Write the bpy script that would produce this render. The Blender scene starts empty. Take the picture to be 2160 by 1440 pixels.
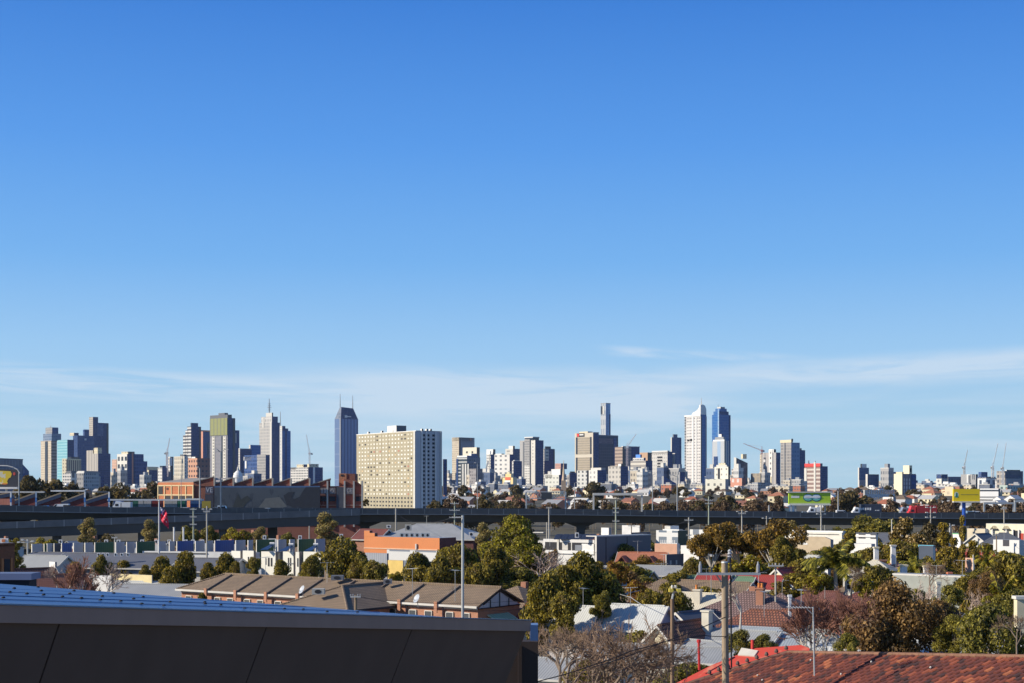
import bpy, math, random
import numpy as np
from mathutils import Vector
R = math.radians
SC = bpy.context.scene
COL = SC.collection
# ------------------------------------------------------------------ camera, sky, sun, exposure
F, H, YH, CX = 3000.0, 18.0, 1032.0, 1080.0      # focal length in photo pixels, eye height, horizon row, centre column
cam = bpy.data.cameras.new("camera"); camo = bpy.data.objects.new("camera", cam); COL.objects.link(camo)
camo.location = (0, 0, H); camo.rotation_euler = (R(90), 0, 0)
cam.sensor_width = 36; cam.lens = 36 * F / 2160; cam.shift_y = (YH - 720) / 2160
cam.clip_start = 0.5; cam.clip_end = 60000
SC.camera = camo
SKYS, EXPO = 0.085, 0.25
SUN_EL, SUN_AZ = 27.0, 260.0                      # elevation; azimuth clockwise from +Y (view direction)
w = bpy.data.worlds.new("World"); SC.world = w; w.use_nodes = True
nt = w.node_tree; nt.nodes.clear(); N = nt.nodes; Lk = nt.links.new
sky = N.new("ShaderNodeTexSky"); sky.sky_type = 'NISHITA'; sky.sun_disc = False
sky.sun_elevation = R(SUN_EL); sky.sun_rotation = R(SUN_AZ); sky.air_density = 1.0; sky.dust_density = 0.35; sky.ozone_density = 1.4; sky.altitude = 0
hs = N.new("ShaderNodeHueSaturation"); hs.inputs['Saturation'].default_value = 1.1; hs.inputs['Value'].default_value = 1.0
Lk(sky.outputs[0], hs.inputs['Color'])
def wm(op, a, b=None, c=None):
    n = N.new("ShaderNodeMath"); n.operation = op
    for i, v in enumerate((a, b, c)):
        if v is None: continue
        if isinstance(v, (int, float)): n.inputs[i].default_value = v
        else: Lk(v, n.inputs[i])
    return n.outputs[0]
def smooth(x, a, b):
    n = N.new("ShaderNodeMapRange"); n.interpolation_type = 'SMOOTHSTEP'; Lk(x, n.inputs[0])
    n.inputs[1].default_value = a; n.inputs[2].default_value = b; return n.outputs[0]
tc = N.new("ShaderNodeTexCoord"); sp = N.new("ShaderNodeSeparateXYZ"); Lk(tc.outputs['Generated'], sp.inputs[0])
az = wm('ARCTAN2', sp.outputs[0], sp.outputs[1]); el = wm('ARCSINE', sp.outputs[2])
def cirrus(sx, sz, seed, tilt, e0, e1, e2, e3, a0, a1, a2, a3, lo, hi, amt):
    e_ = wm('ADD', el, wm('MULTIPLY', az, tilt))
    cb = N.new("ShaderNodeCombineXYZ"); Lk(wm('MULTIPLY', az, sx), cb.inputs[0]); Lk(wm('MULTIPLY', e_, sz), cb.inputs[1]); cb.inputs[2].default_value = seed
    nz = N.new("ShaderNodeTexNoise"); nz.inputs['Detail'].default_value = 8; nz.inputs['Roughness'].default_value = .6; nz.inputs['Distortion'].default_value = .9
    nz.inputs['Scale'].default_value = 1.0; Lk(cb.outputs[0], nz.inputs['Vector'])
    m = smooth(nz.outputs[0], lo, hi)
    for v, p, q, s in ((e_, e0, e1, 0), (e_, e3, e2, 0), (az, a0, a1, 0), (az, a3, a2, 0)):
        m = wm('MULTIPLY', m, smooth(v, p, q))
    return wm('MULTIPLY', m, amt)
c1 = wm('MAXIMUM', cirrus(16, 90, 3.1, .06, .0965, .1005, .102, .107, .05, .085, .13, .26, .30, .66, .50), cirrus(9, 60, 6.4, -.03, .058, .073, .0755, .088, .06, .20, .5, .9, .26, .60, .72))
c2 = cirrus(7, 60, 8.7, .015, .040, .066, .072, .092, -.22, -.05, .09, .18, .26, .60, .78)
c3 = cirrus(8, 110, 1.7, .03, .046, .060, .066, .078, -.6, -.30, -.20, -.04, .34, .66, .62)
c4 = cirrus(5, 70, 5.5, .0, .0, .02, .035, .085, -3, -2, 2, 3, .36, .70, .40)
cm = wm('MINIMUM', wm('ADD', wm('ADD', c1, c2), wm('ADD', c3, c4)), .6)
# the winter sky is a little bluer than the model: blend it towards a clear-sky gradient over elevation
cr = N.new("ShaderNodeValToRGB"); Lk(smooth(el, 0.0, 1.5708) if False else wm('DIVIDE', el, 1.5708), cr.inputs[0])
def lin(c): return tuple(((v / 255 + .055) / 1.055) ** 2.4 if v > 10 else v / 255 / 12.92 for v in c) + (1,)
stops = [(0.0, (176, 212, 234)), (.03, (172, 212, 240)), (.06, (158, 205, 246)), (.10, (118, 181, 244)), (.15, (88, 157, 238)), (.213, (58, 128, 219)), (.35, (50, 96, 166)), (1.0, (60, 84, 124))]
for i, (p, c) in enumerate(stops):
    e_ = cr.color_ramp.elements[i] if i < 2 else cr.color_ramp.elements.new(p)
    e_.position = p; e_.color = lin(c)
gs_ = N.new("ShaderNodeVectorMath"); gs_.operation = 'SCALE'; Lk(cr.outputs[0], gs_.inputs[0]); gs_.inputs['Scale'].default_value = 1 / SKYS / 2 ** EXPO
m0 = N.new("ShaderNodeMix"); m0.data_type = 'RGBA'; m0.inputs[0].default_value = .93; Lk(hs.outputs[0], m0.inputs[6]); Lk(gs_.outputs[0], m0.inputs[7])
mx = N.new("ShaderNodeMix"); mx.data_type = 'RGBA'; Lk(cm, mx.inputs[0]); Lk(m0.outputs[2], mx.inputs[6]); mx.inputs[7].default_value = (.60 / SKYS, .68 / SKYS, .77 / SKYS, 1)
bg = N.new("ShaderNodeBackground"); bg.inputs['Strength'].default_value = SKYS; Lk(mx.outputs[2], bg.inputs[0])
wo = N.new("ShaderNodeOutputWorld"); Lk(bg.outputs[0], wo.inputs[0])
sl = bpy.data.lights.new("sun", 'SUN'); sl.energy = 5.0; sl.angle = R(.5); sl.color = (1, .90, .74)
so = bpy.data.objects.new("sun", sl); COL.objects.link(so)
SD = Vector((math.sin(R(SUN_AZ)) * math.cos(R(SUN_EL)), math.cos(R(SUN_AZ)) * math.cos(R(SUN_EL)), math.sin(R(SUN_EL))))
so.rotation_euler = SD.to_track_quat('Z', 'Y').to_euler(); so.location = (-200, -100, 200)
SC.view_settings.view_transform = 'Standard'; SC.view_settings.look = 'None'; SC.view_settings.gamma = 1; SC.view_settings.exposure = EXPO
# ------------------------------------------------------------------ geometry helpers
def Xp(px, d): return (px - CX) / F * d           # photo column at depth d -> world x
def Zp(y, d): return H - (y - YH) * d / F         # photo row at depth d -> world z
def Dz(y, z): return (H - z) * F / (y - YH)       # depth at which height z shows in row y
def gz(d):                                        # ground height: flat near by, a gentle rise beyond the freeway
    t = min(1, max(0, (d - 850) / 1150)); return 13 * t * t * (3 - 2 * t)
WL = {}
def setp(o, label=None, cat=None, group=None, kind=None):
    if label: o['label'] = label
    if cat: o['category'] = cat
    if group: o['group'] = group
    if kind: o['kind'] = kind
    return o
def thing(name, label, cat, loc=(0, 0, 0), group=None):
    o = bpy.data.objects.new(name, None); o.empty_display_size = .5; COL.objects.link(o); o.location = loc
    WL[o.name] = Vector(loc); return setp(o, label, cat, group)
class MB:
    def __init__(s): s.v = []; s.f = []; s.m = []
    def add(s, vs, fs, mi=0):
        b = len(s.v); s.v += [tuple(p) for p in vs]; s.f += [tuple(b + i for i in f) for f in fs]
        s.m += ([mi] * len(fs) if isinstance(mi, int) else list(mi)); return s
    def box(s, x0, x1, y0, y1, z0, z1, mi=0):
        return s.add([(x0, y0, z0), (x1, y0, z0), (x1, y1, z0), (x0, y1, z0), (x0, y0, z1), (x1, y0, z1), (x1, y1, z1), (x0, y1, z1)],
                     [(0, 3, 2, 1), (4, 5, 6, 7), (0, 1, 5, 4), (1, 2, 6, 5), (2, 3, 7, 6), (3, 0, 4, 7)], mi)
    def prism(s, base, top, mi=0):                # base, top: equal lists of 3-D points, anticlockwise seen from above
        n = len(base); b = list(base) + list(top)
        return s.add(b, [tuple(reversed(range(n))), tuple(range(n, 2 * n))] + [(i, (i + 1) % n, n + (i + 1) % n, n + i) for i in range(n)], mi)
    def tube(s, p, q, r0, r1=None, n=6, mi=0, cap=True):
        p = Vector(p); q = Vector(q); r1 = r0 if r1 is None else r1; d = (q - p).normalized()
        a = d.orthogonal().normalized(); c = d.cross(a)
        A = [p + (a * math.cos(6.28319 * i / n) + c * math.sin(6.28319 * i / n)) * r0 for i in range(n)]
        B = [q + (a * math.cos(6.28319 * i / n) + c * math.sin(6.28319 * i / n)) * r1 for i in range(n)]
        fs = [(i, (i + 1) % n, n + (i + 1) % n, n + i) for i in range(n)]
        if cap: fs += [tuple(reversed(range(n))), tuple(range(n, 2 * n))]
        return s.add(A + B, fs, mi)
    def lathe(s, c, prof, n=12, mi=0):            # prof: (radius, height) pairs
        vs = []; fs = []
        for r, z in prof: vs += [(c[0] + r * math.cos(6.28319 * i / n), c[1] + r * math.sin(6.28319 * i / n), c[2] + z) for i in range(n)]
        for k in range(len(prof) - 1): fs += [(k * n + i, k * n + (i + 1) % n, (k + 1) * n + (i + 1) % n, (k + 1) * n + i) for i in range(n)]
        fs.append(tuple(range((len(prof) - 1) * n, len(prof) * n)))
        return s.add(vs, fs, mi)
    def build(s, name, mats, parent=None, uv=True, smooth=False):
        me = bpy.data.meshes.new(name)
        off = Vector((0, 0, 0))
        if parent is not None: off = WL[parent.name]
        vs = np.array(s.v, dtype=float) - np.array(off)
        me.from_pydata(vs.tolist(), [], s.f)
        for m in (mats if isinstance(mats, (list, tuple)) else [mats]): me.materials.append(m)
        me.polygons.foreach_set('material_index', s.m)
        if smooth: me.polygons.foreach_set('use_smooth', [True] * len(s.f))
        if uv:
            ul = me.uv_layers.new(name='UVMap'); out = []
            for f in s.f:
                P = vs[list(f)]; n = np.cross(P[1] - P[0], P[2] - P[0]); l = np.linalg.norm(n)
                n = n / l if l > 1e-12 else np.array([0, 0, 1.])
                t = np.array([-n[1], n[0], 0]); tl = np.linalg.norm(t)
                t = t / tl if tl > .02 else np.array([1., 0, 0]); b = np.cross(n, t)
                U = P @ t; V = P @ b; U -= U.min(); V -= V.min()
                out += [c for uvp in zip(U, V) for c in uvp]
            ul.data.foreach_set('uv', out)
        me.update()
        o = bpy.data.objects.new(name, me); COL.objects.link(o)
        if parent is not None: o.parent = parent
        WL[o.name] = Vector(off); return o
def dup(root, loc, rz=0, sc=1, label=None, group=None, cat=None):
    def cp(o, par):
        c = o.copy(); COL.objects.link(c)
        if par is not None: c.parent = par
        for ch in KIDS.get(o.name, []): cp(ch, c)
        return c
    r = cp(root, None); r.location = loc; r.rotation_euler = (0, 0, rz)
    r.scale = (sc, sc, sc) if isinstance(sc, (int, float)) else sc
    WL[r.name] = Vector(loc)
    setp(r, label, cat, group); return r
KIDS = {}
def learn(root):                                  # remember children lists so that dup() need not search
    for o in bpy.data.objects:
        if o.parent is not None:
            l = KIDS.setdefault(o.parent.name, [])
            if o not in l: l.append(o)
# ------------------------------------------------------------------ materials
MC = {}
def newmat(name):
    m = bpy.data.materials.new(name); m.use_nodes = True; t = m.node_tree
    return m, t, t.nodes["Principled BSDF"]
def mth(t, op, a, b=None, c=None):
    n = t.nodes.new("ShaderNodeMath"); n.operation = op
    for i, v in enumerate((a, b, c)):
        if v is None: continue
        if isinstance(v, (int, float)): n.inputs[i].default_value = v
        else: t.links.new(v, n.inputs[i])
    return n.outputs[0]
def mixc(t, fac, a, b):
    n = t.nodes.new("ShaderNodeMix"); n.data_type = 'RGBA'
    for i, v in ((0, fac), (6, a), (7, b)):
        if isinstance(v, (int, float)): n.inputs[i].default_value = v
        elif isinstance(v, tuple): n.inputs[i].default_value = (*v[:3], 1)
        else: t.links.new(v, n.inputs[i])
    return n.outputs[2]
def noise(t, scale, coord='Object', detail=4, stretch=None):
    tcn = t.nodes.new("ShaderNodeTexCoord"); nz = t.nodes.new("ShaderNodeTexNoise"); nz.inputs['Scale'].default_value = scale; nz.inputs['Detail'].default_value = detail
    src = tcn.outputs[coord]
    if stretch:
        mp = t.nodes.new("ShaderNodeMapping"); mp.inputs['Scale'].default_value = stretch; t.links.new(src, mp.inputs[0]); src = mp.outputs[0]
    t.links.new(src, nz.inputs['Vector']); return nz.outputs[0]
def scl(c, k): return tuple(min(1, x * k) for x in c[:3])
def paint(c, rough=.75, var=.22, scale=.8, metal=0.0, stretch=None):
    k = ('p', c, rough, var, scale, metal)
    if k in MC: return MC[k]
    m, t, b = newmat("paint"); n = noise(t, scale, stretch=stretch)
    t.links.new(mixc(t, mth(t, 'SMOOTH_MIN', mth(t, 'MULTIPLY', n, 1.0), 1, .1), scl(c, 1 - var), scl(c, 1 + var)), b.inputs['Base Color'])
    b.inputs['Roughness'].default_value = rough; b.inputs['Metallic'].default_value = metal
    MC[k] = m; return m
def uvsplit(t):
    tcn = t.nodes.new("ShaderNodeTexCoord"); s = t.nodes.new("ShaderNodeSeparateXYZ"); t.links.new(tcn.outputs['UV'], s.inputs[0]); return s.outputs[0], s.outputs[1]
def facade(wall, glass, bay=4.0, fl=4.0, fu=.6, fv=.55, rg=.18, lit=.5, spec=.5, metal=0.0):
    """wall with a regular window pattern in metres; glass panes vary at random (blinds, reflections)"""
    k = ('f', wall, glass, bay, fl, fu, fv, rg, lit, metal)
    if k in MC: return MC[k]
    m, t, b = newmat("facade"); u, v = uvsplit(t)
    cu = mth(t, 'DIVIDE', u, bay); cv = mth(t, 'DIVIDE', v, fl)
    def inside(c, fr):
        if fr >= 1: return None
        f = mth(t, 'FRACT', c); return mth(t, 'LESS_THAN', mth(t, 'ABSOLUTE', mth(t, 'SUBTRACT', f, .5)), fr / 2)
    a, c = inside(cu, fu), inside(cv, fv)
    mask = a if c is None else c if a is None else mth(t, 'MULTIPLY', a, c)
    cb = t.nodes.new("ShaderNodeCombineXYZ"); t.links.new(mth(t, 'FLOOR', cu), cb.inputs[0]); t.links.new(mth(t, 'FLOOR', cv), cb.inputs[1])
    wn = t.nodes.new("ShaderNodeTexWhiteNoise"); wn.noise_dimensions = '2D'; t.links.new(cb.outputs[0], wn.inputs[0])
    rnd = mth(t, 'POWER', wn.outputs[0], 2.5)
    gl = mixc(t, mth(t, 'MULTIPLY', rnd, lit), glass, scl(tuple(.5 * x + .5 * y for x, y in zip(wall, (.5, .5, .5))), 1.0))
    n = noise(t, .03, detail=5); wl = mixc(t, n, scl(wall, .82), scl(wall, 1.15))
    if mask is None: mask = 1.0
    t.links.new(mixc(t, mask, wl, gl), b.inputs['Base Color'])
    r_ = t.nodes.new("ShaderNodeMapRange"); r_.inputs[3].default_value = .75; r_.inputs[4].default_value = rg
    if isinstance(mask, float): r_.inputs[0].default_value = 1
    else: t.links.new(mask, r_.inputs[0])
    t.links.new(r_.outputs[0], b.inputs['Roughness']); b.inputs['Metallic'].default_value = metal; b.inputs['Specular IOR Level'].default_value = .22
    MC[k] = m; return m
def strips(c1, c2, period=1.0, frac=.5, axis='u', rough=.6, noisev=.15, metal=0.0, bump=0.0):
    k = ('s', c1, c2, period, frac, axis, rough, metal, bump)
    if k in MC: return MC[k]
    m, t, b = newmat("striped"); u, v = uvsplit(t); x = u if axis == 'u' else v
    f = mth(t, 'FRACT', mth(t, 'DIVIDE', x, period)); mk = mth(t, 'LESS_THAN', f, frac)
    n = noise(t, .5, detail=6); c = mixc(t, mk, c1, c2)
    t.links.new(mixc(t, n, scl((1, 1, 1), 0), (0, 0, 0)), b.inputs['Base Color'])
    hv = t.nodes.new("ShaderNodeHueSaturation"); t.links.new(c, hv.inputs['Color'])
    mr = t.nodes.new("ShaderNodeMapRange"); mr.inputs[3].default_value = 1 - noisev; mr.inputs[4].default_value = 1 + noisev; t.links.new(n, mr.inputs[0]); t.links.new(mr.outputs[0], hv.inputs['Value'])
    t.links.new(hv.outputs[0], b.inputs['Base Color']); b.inputs['Roughness'].default_value = rough; b.inputs['Metallic'].default_value = metal
    if bump:
        bp = t.nodes.new("ShaderNodeBump"); bp.inputs['Distance'].default_value = bump; bp.inputs['Strength'].default_value = 1
        t.links.new(mth(t, 'ABSOLUTE', mth(t, 'SUBTRACT', f, .5)), bp.inputs['Height']); t.links.new(bp.outputs[0], b.inputs['Normal'])
    MC[k] = m; return m
def tiles(c1, c2, mortar, tw=.3, th=.35, msz=.03, off=.5, rough=.8, var=.3):
    k = ('t', c1, c2, mortar, tw, th, msz, off)
    if k in MC: return MC[k]
    m, t, b = newmat("tiled"); tcn = t.nodes.new("ShaderNodeTexCoord"); br = t.nodes.new("ShaderNodeTexBrick")
    br.inputs['Color1'].default_value = (*c1, 1); br.inputs['Color2'].default_value = (*c2, 1); br.inputs['Mortar'].default_value = (*mortar, 1)
    br.inputs['Scale'].default_value = 1; br.inputs['Brick Width'].default_value = tw; br.inputs['Row Height'].default_value = th; br.inputs['Mortar Size'].default_value = msz; br.offset = off
    t.links.new(tcn.outputs['UV'], br.inputs['Vector'])
    n = noise(t, .35, detail=6); hv = t.nodes.new("ShaderNodeHueSaturation"); t.links.new(br.outputs[0], hv.inputs['Color'])
    mr = t.nodes.new("ShaderNodeMapRange"); mr.inputs[3].default_value = 1 - var; mr.inputs[4].default_value = 1 + var; t.links.new(n, mr.inputs[0]); t.links.new(mr.outputs[0], hv.inputs['Value'])
    t.links.new(hv.outputs[0], b.inputs['Base Color']); b.inputs['Roughness'].default_value = rough
    bp = t.nodes.new("ShaderNodeBump"); bp.inputs['Distance'].default_value = .03; t.links.new(br.outputs['Fac'], bp.inputs['Height']); bp.invert = True; t.links.new(bp.outputs[0], b.inputs['Normal'])
    MC[k] = m; return m
def leafmat(dark, light, rough=.6, trans=.42, patch=None):
    dark = (dark[0] * 1.75, dark[1] * 1.3, dark[2]); light = (min(.64, light[0] * 3.9), min(.56, light[1] * 2.75), light[2] * 1.5); patch = patch and scl(patch, 1.5)
    k = ('l', dark, light, patch)
    if k in MC: return MC[k]
    m, t, b = newmat("foliage"); g = t.nodes.new("ShaderNodeNewGeometry")
    n = noise(t, .55, detail=3)
    fac = mth(t, 'ADD', mth(t, 'MULTIPLY', mth(t, 'POWER', g.outputs['Random Per Island'], 1.8), .95), mth(t, 'MULTIPLY', mth(t, 'SUBTRACT', n, .5), .9))
    fac = mth(t, 'MINIMUM', mth(t, 'MAXIMUM', fac, 0), 1)
    c = mixc(t, fac, dark, light)
    if patch:
        n2 = noise(t, .3, detail=2); mr = t.nodes.new("ShaderNodeMapRange"); mr.interpolation_type = 'SMOOTHSTEP'; mr.inputs[1].default_value = .52; mr.inputs[2].default_value = .66; t.links.new(n2, mr.inputs[0])
        c = mixc(t, mr.outputs[0], c, patch)
    t.links.new(c, b.inputs['Base Color']); b.inputs['Roughness'].default_value = rough
    tr = t.nodes.new("ShaderNodeBsdfTranslucent"); t.links.new(c, tr.inputs[0]); ms = t.nodes.new("ShaderNodeMixShader"); ms.inputs[0].default_value = trans
    t.links.new(b.outputs[0], ms.inputs[1]); t.links.new(tr.outputs[0], ms.inputs[2])
    t.links.new(ms.outputs[0], t.nodes["Material Output"].inputs[0])
    MC[k] = m; return m
WHITE = paint((.78, .77, .74)); OFFW = paint((.62, .60, .55)); CREAM = paint((.70, .62, .42)); DARK = paint((.02, .022, .03)); GREY = paint((.28, .29, .31))
STEEL = paint((.42, .43, .42), .45, .15, 2.0, .5); GALV = paint((.50, .51, .50), .5, .2, 1.5, .4); WOOD = paint((.26, .19, .12), .85, .3, 3, 0, (6, 6, .4))
GLASSD = paint((.02, .03, .05), .12, .4, .6); CONC = paint((.34, .32, .29), .85, .2, .25); BLACK = paint((.01, .01, .012))
BRICK = tiles((.50, .19, .10), (.42, .15, .08), (.45, .32, .24), .24, .086, .012); BRICKD = tiles((.20, .06, .05), (.16, .05, .04), (.18, .09, .08), .24, .086, .012)
# ------------------------------------------------------------------ the ground
gm, t_, b_ = newmat("ground"); n1 = noise(t_, .02, detail=8); n2 = noise(t_, .3, detail=6)
c_ = mixc(t_, n1, (.05, .055, .02), (.12, .095, .06)); c_ = mixc(t_, mth(t_, 'MULTIPLY', n2, .4), c_, (.12, .105, .085)); t_.links.new(c_, b_.inputs['Base Color']); b_.inputs['Roughness'].default_value = .95
ys = [-300, -60, 0, 60, 150, 300, 500, 700, 850] + list(range(900, 2050, 50)) + [2300, 3000, 4500, 7000, 12000, 20000, 40000]
g_ = MB(); xs = [-30000, -6000, -1500, -500, -150, 0, 150, 500, 1500, 6000, 30000]
for yy in ys:
    for xx in xs: g_.v.append((xx, yy, gz(yy)))
for j in range(len(ys) - 1):
    for i in range(len(xs) - 1):
        a = j * len(xs) + i; g_.f.append((a, a + 1, a + 1 + len(xs), a + len(xs))); g_.m.append(0)
setp(g_.build('ground', gm, uv=False), kind='structure')
# ------------------------------------------------------------------ towers: left face lit; right face's shade also put into its colour
class Tower:
    def __init__(s, name, label, x0, x1, x2, ytop, D, mL, mR, th=44, cat='tower', group=None, body='shaft', roof=None, zb=None, shaft=True, top=None):
        s.x0, s.x1, s.x2, s.D = x0, x1, x2, D; th += max(0, math.degrees(math.atan((x1 - CX) / F))); c, n = math.cos(R(th)), math.sin(R(th)); s.eL = Vector((-c, n, 0)); s.eR = Vector((n, c, 0))
        X = Xp(x1, D); k0 = (x0 - CX) / F; k2 = (x2 - CX) / F
        s.a = (X - k0 * D) / (c + k0 * n); s.b = (k2 * D - X) / (n - k2 * c); s.C = Vector((X, D, 0))
        s.zb = gz(D) - 1 if zb is None else zb
        s.o = thing(name, label, cat, (X, D, s.zb), group); s.roof = roof or GREY; s.mL, s.mR = mL, mR
        if shaft: s.blk(body, x0, x1, x2, ytop, None, mL, mR, top=top)
    def P(s, l, r, z): v = s.C + s.eL * (s.a * l) + s.eR * (s.b * r); return (v.x, v.y, z)
    def lr(s, xa, xc, xb):
        wl, wr = s.x1 - s.x0, s.x2 - s.x1
        l0 = max(0, (s.x1 - xc) / wl); r0 = max(0, (xc - s.x1) / wr)
        return l0, (s.x1 + r0 * wr - xa) / wl, r0, (xb - s.x1 + l0 * wl) / wr
    def blk(s, name, xa, xc, xb, yt, yb, mL=None, mR=None, roof=None, top=None, dz=0):
        l0, l1, r0, r1 = s.lr(xa, xc, xb); zt = Zp(yt, s.D); z0 = s.zb if yb is None else Zp(yb, s.D)
        q = [(l0, r0), (l0, r1), (l1, r1), (l1, r0)]
        if top: a0, a1, b0, b1 = s.lr(*top[:3]); qt = [(a0, b0), (a0, b1), (a1, b1), (a1, b0)]
        else: qt = q
        zs = [zt] * 4 if not (top and len(top) > 3) else [Zp(y, s.D) for y in top[3]]
        m = MB().prism([s.P(l, r, z0) for l, r in q], [s.P(l, r, z) for (l, r), z in zip(qt, zs)], [0, 0, 2, 2, 1, 1])
        s.last = m.build(name, [roof or s.roof, mL or s.mL, mR or s.mR], s.o); return s
    def pL(s, name, xa, xb, yt, yb, mat, proud=.6):   # thin panel proud of the left face between two columns
        la, lb = (s.x1 - xb) / (s.x1 - s.x0), (s.x1 - xa) / (s.x1 - s.x0); e = proud / s.b
        zt = Zp(yt, s.D); z0 = s.zb if yb is None else Zp(yb, s.D)
        q = [(la, -e), (la, -.002), (lb, -.002), (lb, -e)]
        s.last = MB().prism([s.P(l, r, z0) for l, r in q], [s.P(l, r, zt) for l, r in q]).build(name, mat, s.o); return s
    def pR(s, name, xa, xb, yt, yb, mat, proud=.6):
        ra, rb = (xa - s.x1) / (s.x2 - s.x1), (xb - s.x1) / (s.x2 - s.x1); e = proud / s.a
        zt = Zp(yt, s.D); z0 = s.zb if yb is None else Zp(yb, s.D)
        q = [(-e, ra), (-e, rb), (-.002, rb), (-.002, ra)]
        s.last = MB().prism([s.P(l, r, z0) for l, r in q], [s.P(l, r, zt) for l, r in q]).build(name, mat, s.o); return s
    def mast(s, px, y0, y1, wpx=1.2, mat=None, arms=(), l=.5, r=.5, name='mast'):
        # mast over the middle of the plan, at the depth of the roof
        p = Vector(s.P(l, r, 0)); d = p.y; x = Xp(px, d); m = MB(); k = d / F
        z0 = Zp(y0, s.D); z1 = Zp(y1, s.D); m.tube((x, d, z0), (x, d, z1), wpx * k, wpx * .45 * k, 6)
        for ya, hw in arms: z = Zp(ya, s.D); m.tube((x, d, z), (x, d, z + .8 * k), hw * k, hw * .8 * k, 8)
        m.build(name, mat or STEEL, s.o); return s
C1 = (.60, .52, .40); C2 = (.66, .60, .50); NV = (.07, .095, .15)
navy = facade((.035, .078, .22), (.014, .036, .12), 3.5, 4, .7, .7, .15, .25)  # navy tones carry the right faces' shade in the colour; some plain glazing too
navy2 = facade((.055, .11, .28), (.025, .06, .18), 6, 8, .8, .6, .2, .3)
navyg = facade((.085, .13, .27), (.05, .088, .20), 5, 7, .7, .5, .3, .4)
blueg = facade((.06, .18, .42), (.03, .13, .38), 4, 8, .9, .8, .12, .2)
lblue = facade((.36, .50, .66), (.26, .42, .62), 5, 9, .85, .7, .12, .4)
greyb = facade((.20, .26, .36), (.10, .15, .25), 5, 7, .7, .5, .25, .5)
beig = facade(C1, (.30, .25, .2), 5, 6, .55, .45, .3, .8)
crm = facade((.72, .64, .46), (.25, .22, .18), 7, 7, .4, .4, .3, .5)
wht = facade((.70, .68, .63), (.16, .17, .19), 5, 6, .5, .5, .2, .6)
whtg = facade((.66, .64, .60), (.06, .07, .09), 5, 5, .62, .5, .2, .4)
conc = facade((.48, .44, .38), (.14, .13, .13), 6, 6, .5, .5, .3, .5)
gryw = facade((.38, .37, .36), (.15, .155, .17), 4, 6, .6, .5, .3, .6)
vert = strips((.55, .50, .43), (.20, .19, .19), 7, .5, 'u'); vertc = strips((.72, .63, .44), (.16, .12, .10), 6, .55, 'u')
horz = strips((.56, .52, .46), (.22, .20, .19), 7, .55, 'v'); horw = strips((.72, .70, .66), (.10, .105, .12), 8, .6, 'v'); brst = strips((.42, .32, .25), (.20, .15, .13), 8, .5, 'v')
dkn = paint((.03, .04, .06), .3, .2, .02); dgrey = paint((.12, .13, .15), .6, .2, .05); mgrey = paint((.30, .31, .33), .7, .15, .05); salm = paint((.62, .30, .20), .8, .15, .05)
# --- far left
T = Tower('office_tower', 'beige twin slab tower with stepped blue grey crown, leftmost tower of the skyline', 86, 108, 129, 915, 3600, greyb, greyb, shaft=False)
T.blk('shaft', 86, 108, 120, 928, None, beig, brst).pL('glass_recess', 95.5, 101, 929, None, dkn, .8).blk('crown', 91, 109, 129, 913, 928, greyb, greyb).blk('crown_tier', 96, 110, 123, 900, 913, gryw, navy2).mast(107, 900, 895)
T = Tower('office_tower', 'turquoise glass fronted tower between the beige twin slab and the navy block', 121, 142, 156, 926, 3500, facade((.30, .55, .60), (.20, .46, .54), 30, 7, 1, .55, .15, .3), navy, top=None)
T = Tower('office_tower', 'wide blank slate blue block with small white emblem near its top', 154, 163.5, 199, 917, 3700, navy, navyg); T.blk('lift_room', 147, 156, 166, 911, 917, crm, navy).pR('emblem', 178, 182, 923, 927, WHITE)
T.blk('antenna_room', 175, 178, 188, 904, 917, navy2, navy2).blk('side_wing', 140, 155, 163, 928, None, crm, navy)
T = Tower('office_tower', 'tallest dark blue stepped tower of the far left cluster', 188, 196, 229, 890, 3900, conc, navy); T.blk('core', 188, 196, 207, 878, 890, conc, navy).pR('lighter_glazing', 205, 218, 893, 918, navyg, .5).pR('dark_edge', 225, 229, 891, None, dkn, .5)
T = Tower('office_tower', 'grey concrete tower with vertical fins and cream penthouse in front of the dark stepped tower', 182, 207, 233, 955, 3200, vert, navy); T.blk('fin_wing', 182, 196, 200, 948, 955, vert, dkn).blk('penthouse', 198, 206, 215, 943, 955, crm, crm)
T = Tower('office_building', 'cream office block with dark upright window slots below the slate block', 131, 140, 171, 966, 2900, crm, vertc, th=28, cat='building'); T.blk('plant_room', 143, 150, 168, 962, 966, dkn, dkn).pR('sign_band', 140, 171, 966, 969, CREAM)
T = Tower('pavilion_building', 'low cream building with square framed openings among the left trees', 132, 150, 167, 997, 2300, whtg, facade((.68, .66, .6), (.10, .11, .12), 9, 12, .6, .7), cat='building', th=30); T.blk('curved_roof', 137, 150, 163, 992, 997, dgrey, dgrey, top=(141, 150, 159))
T = Tower('glasshouse_building', 'grey gridded glass building with pale roof beside the left trees', 162, 176, 209, 997, 1900, gryw, facade((.42, .45, .47), (.12, .15, .17), 4, 5, .6, .6, .2, .8), cat='building', th=26)
T.blk('roof_canopy', 160, 177, 212, 992, 997, OFFW, GREY, top=(164, 178, 206)).blk('side_wall', 209, 212, 220, 1003, None, WHITE, navy)
T = Tower('apartment_building', 'white framed apartment block with big dark openings and navy curved side, left of the crane', 247, 268, 285, 956, 3000, facade((.70, .68, .62), (.03, .04, .06), 14, 16, .6, .55, .2, .2), navy, cat='building')
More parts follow.
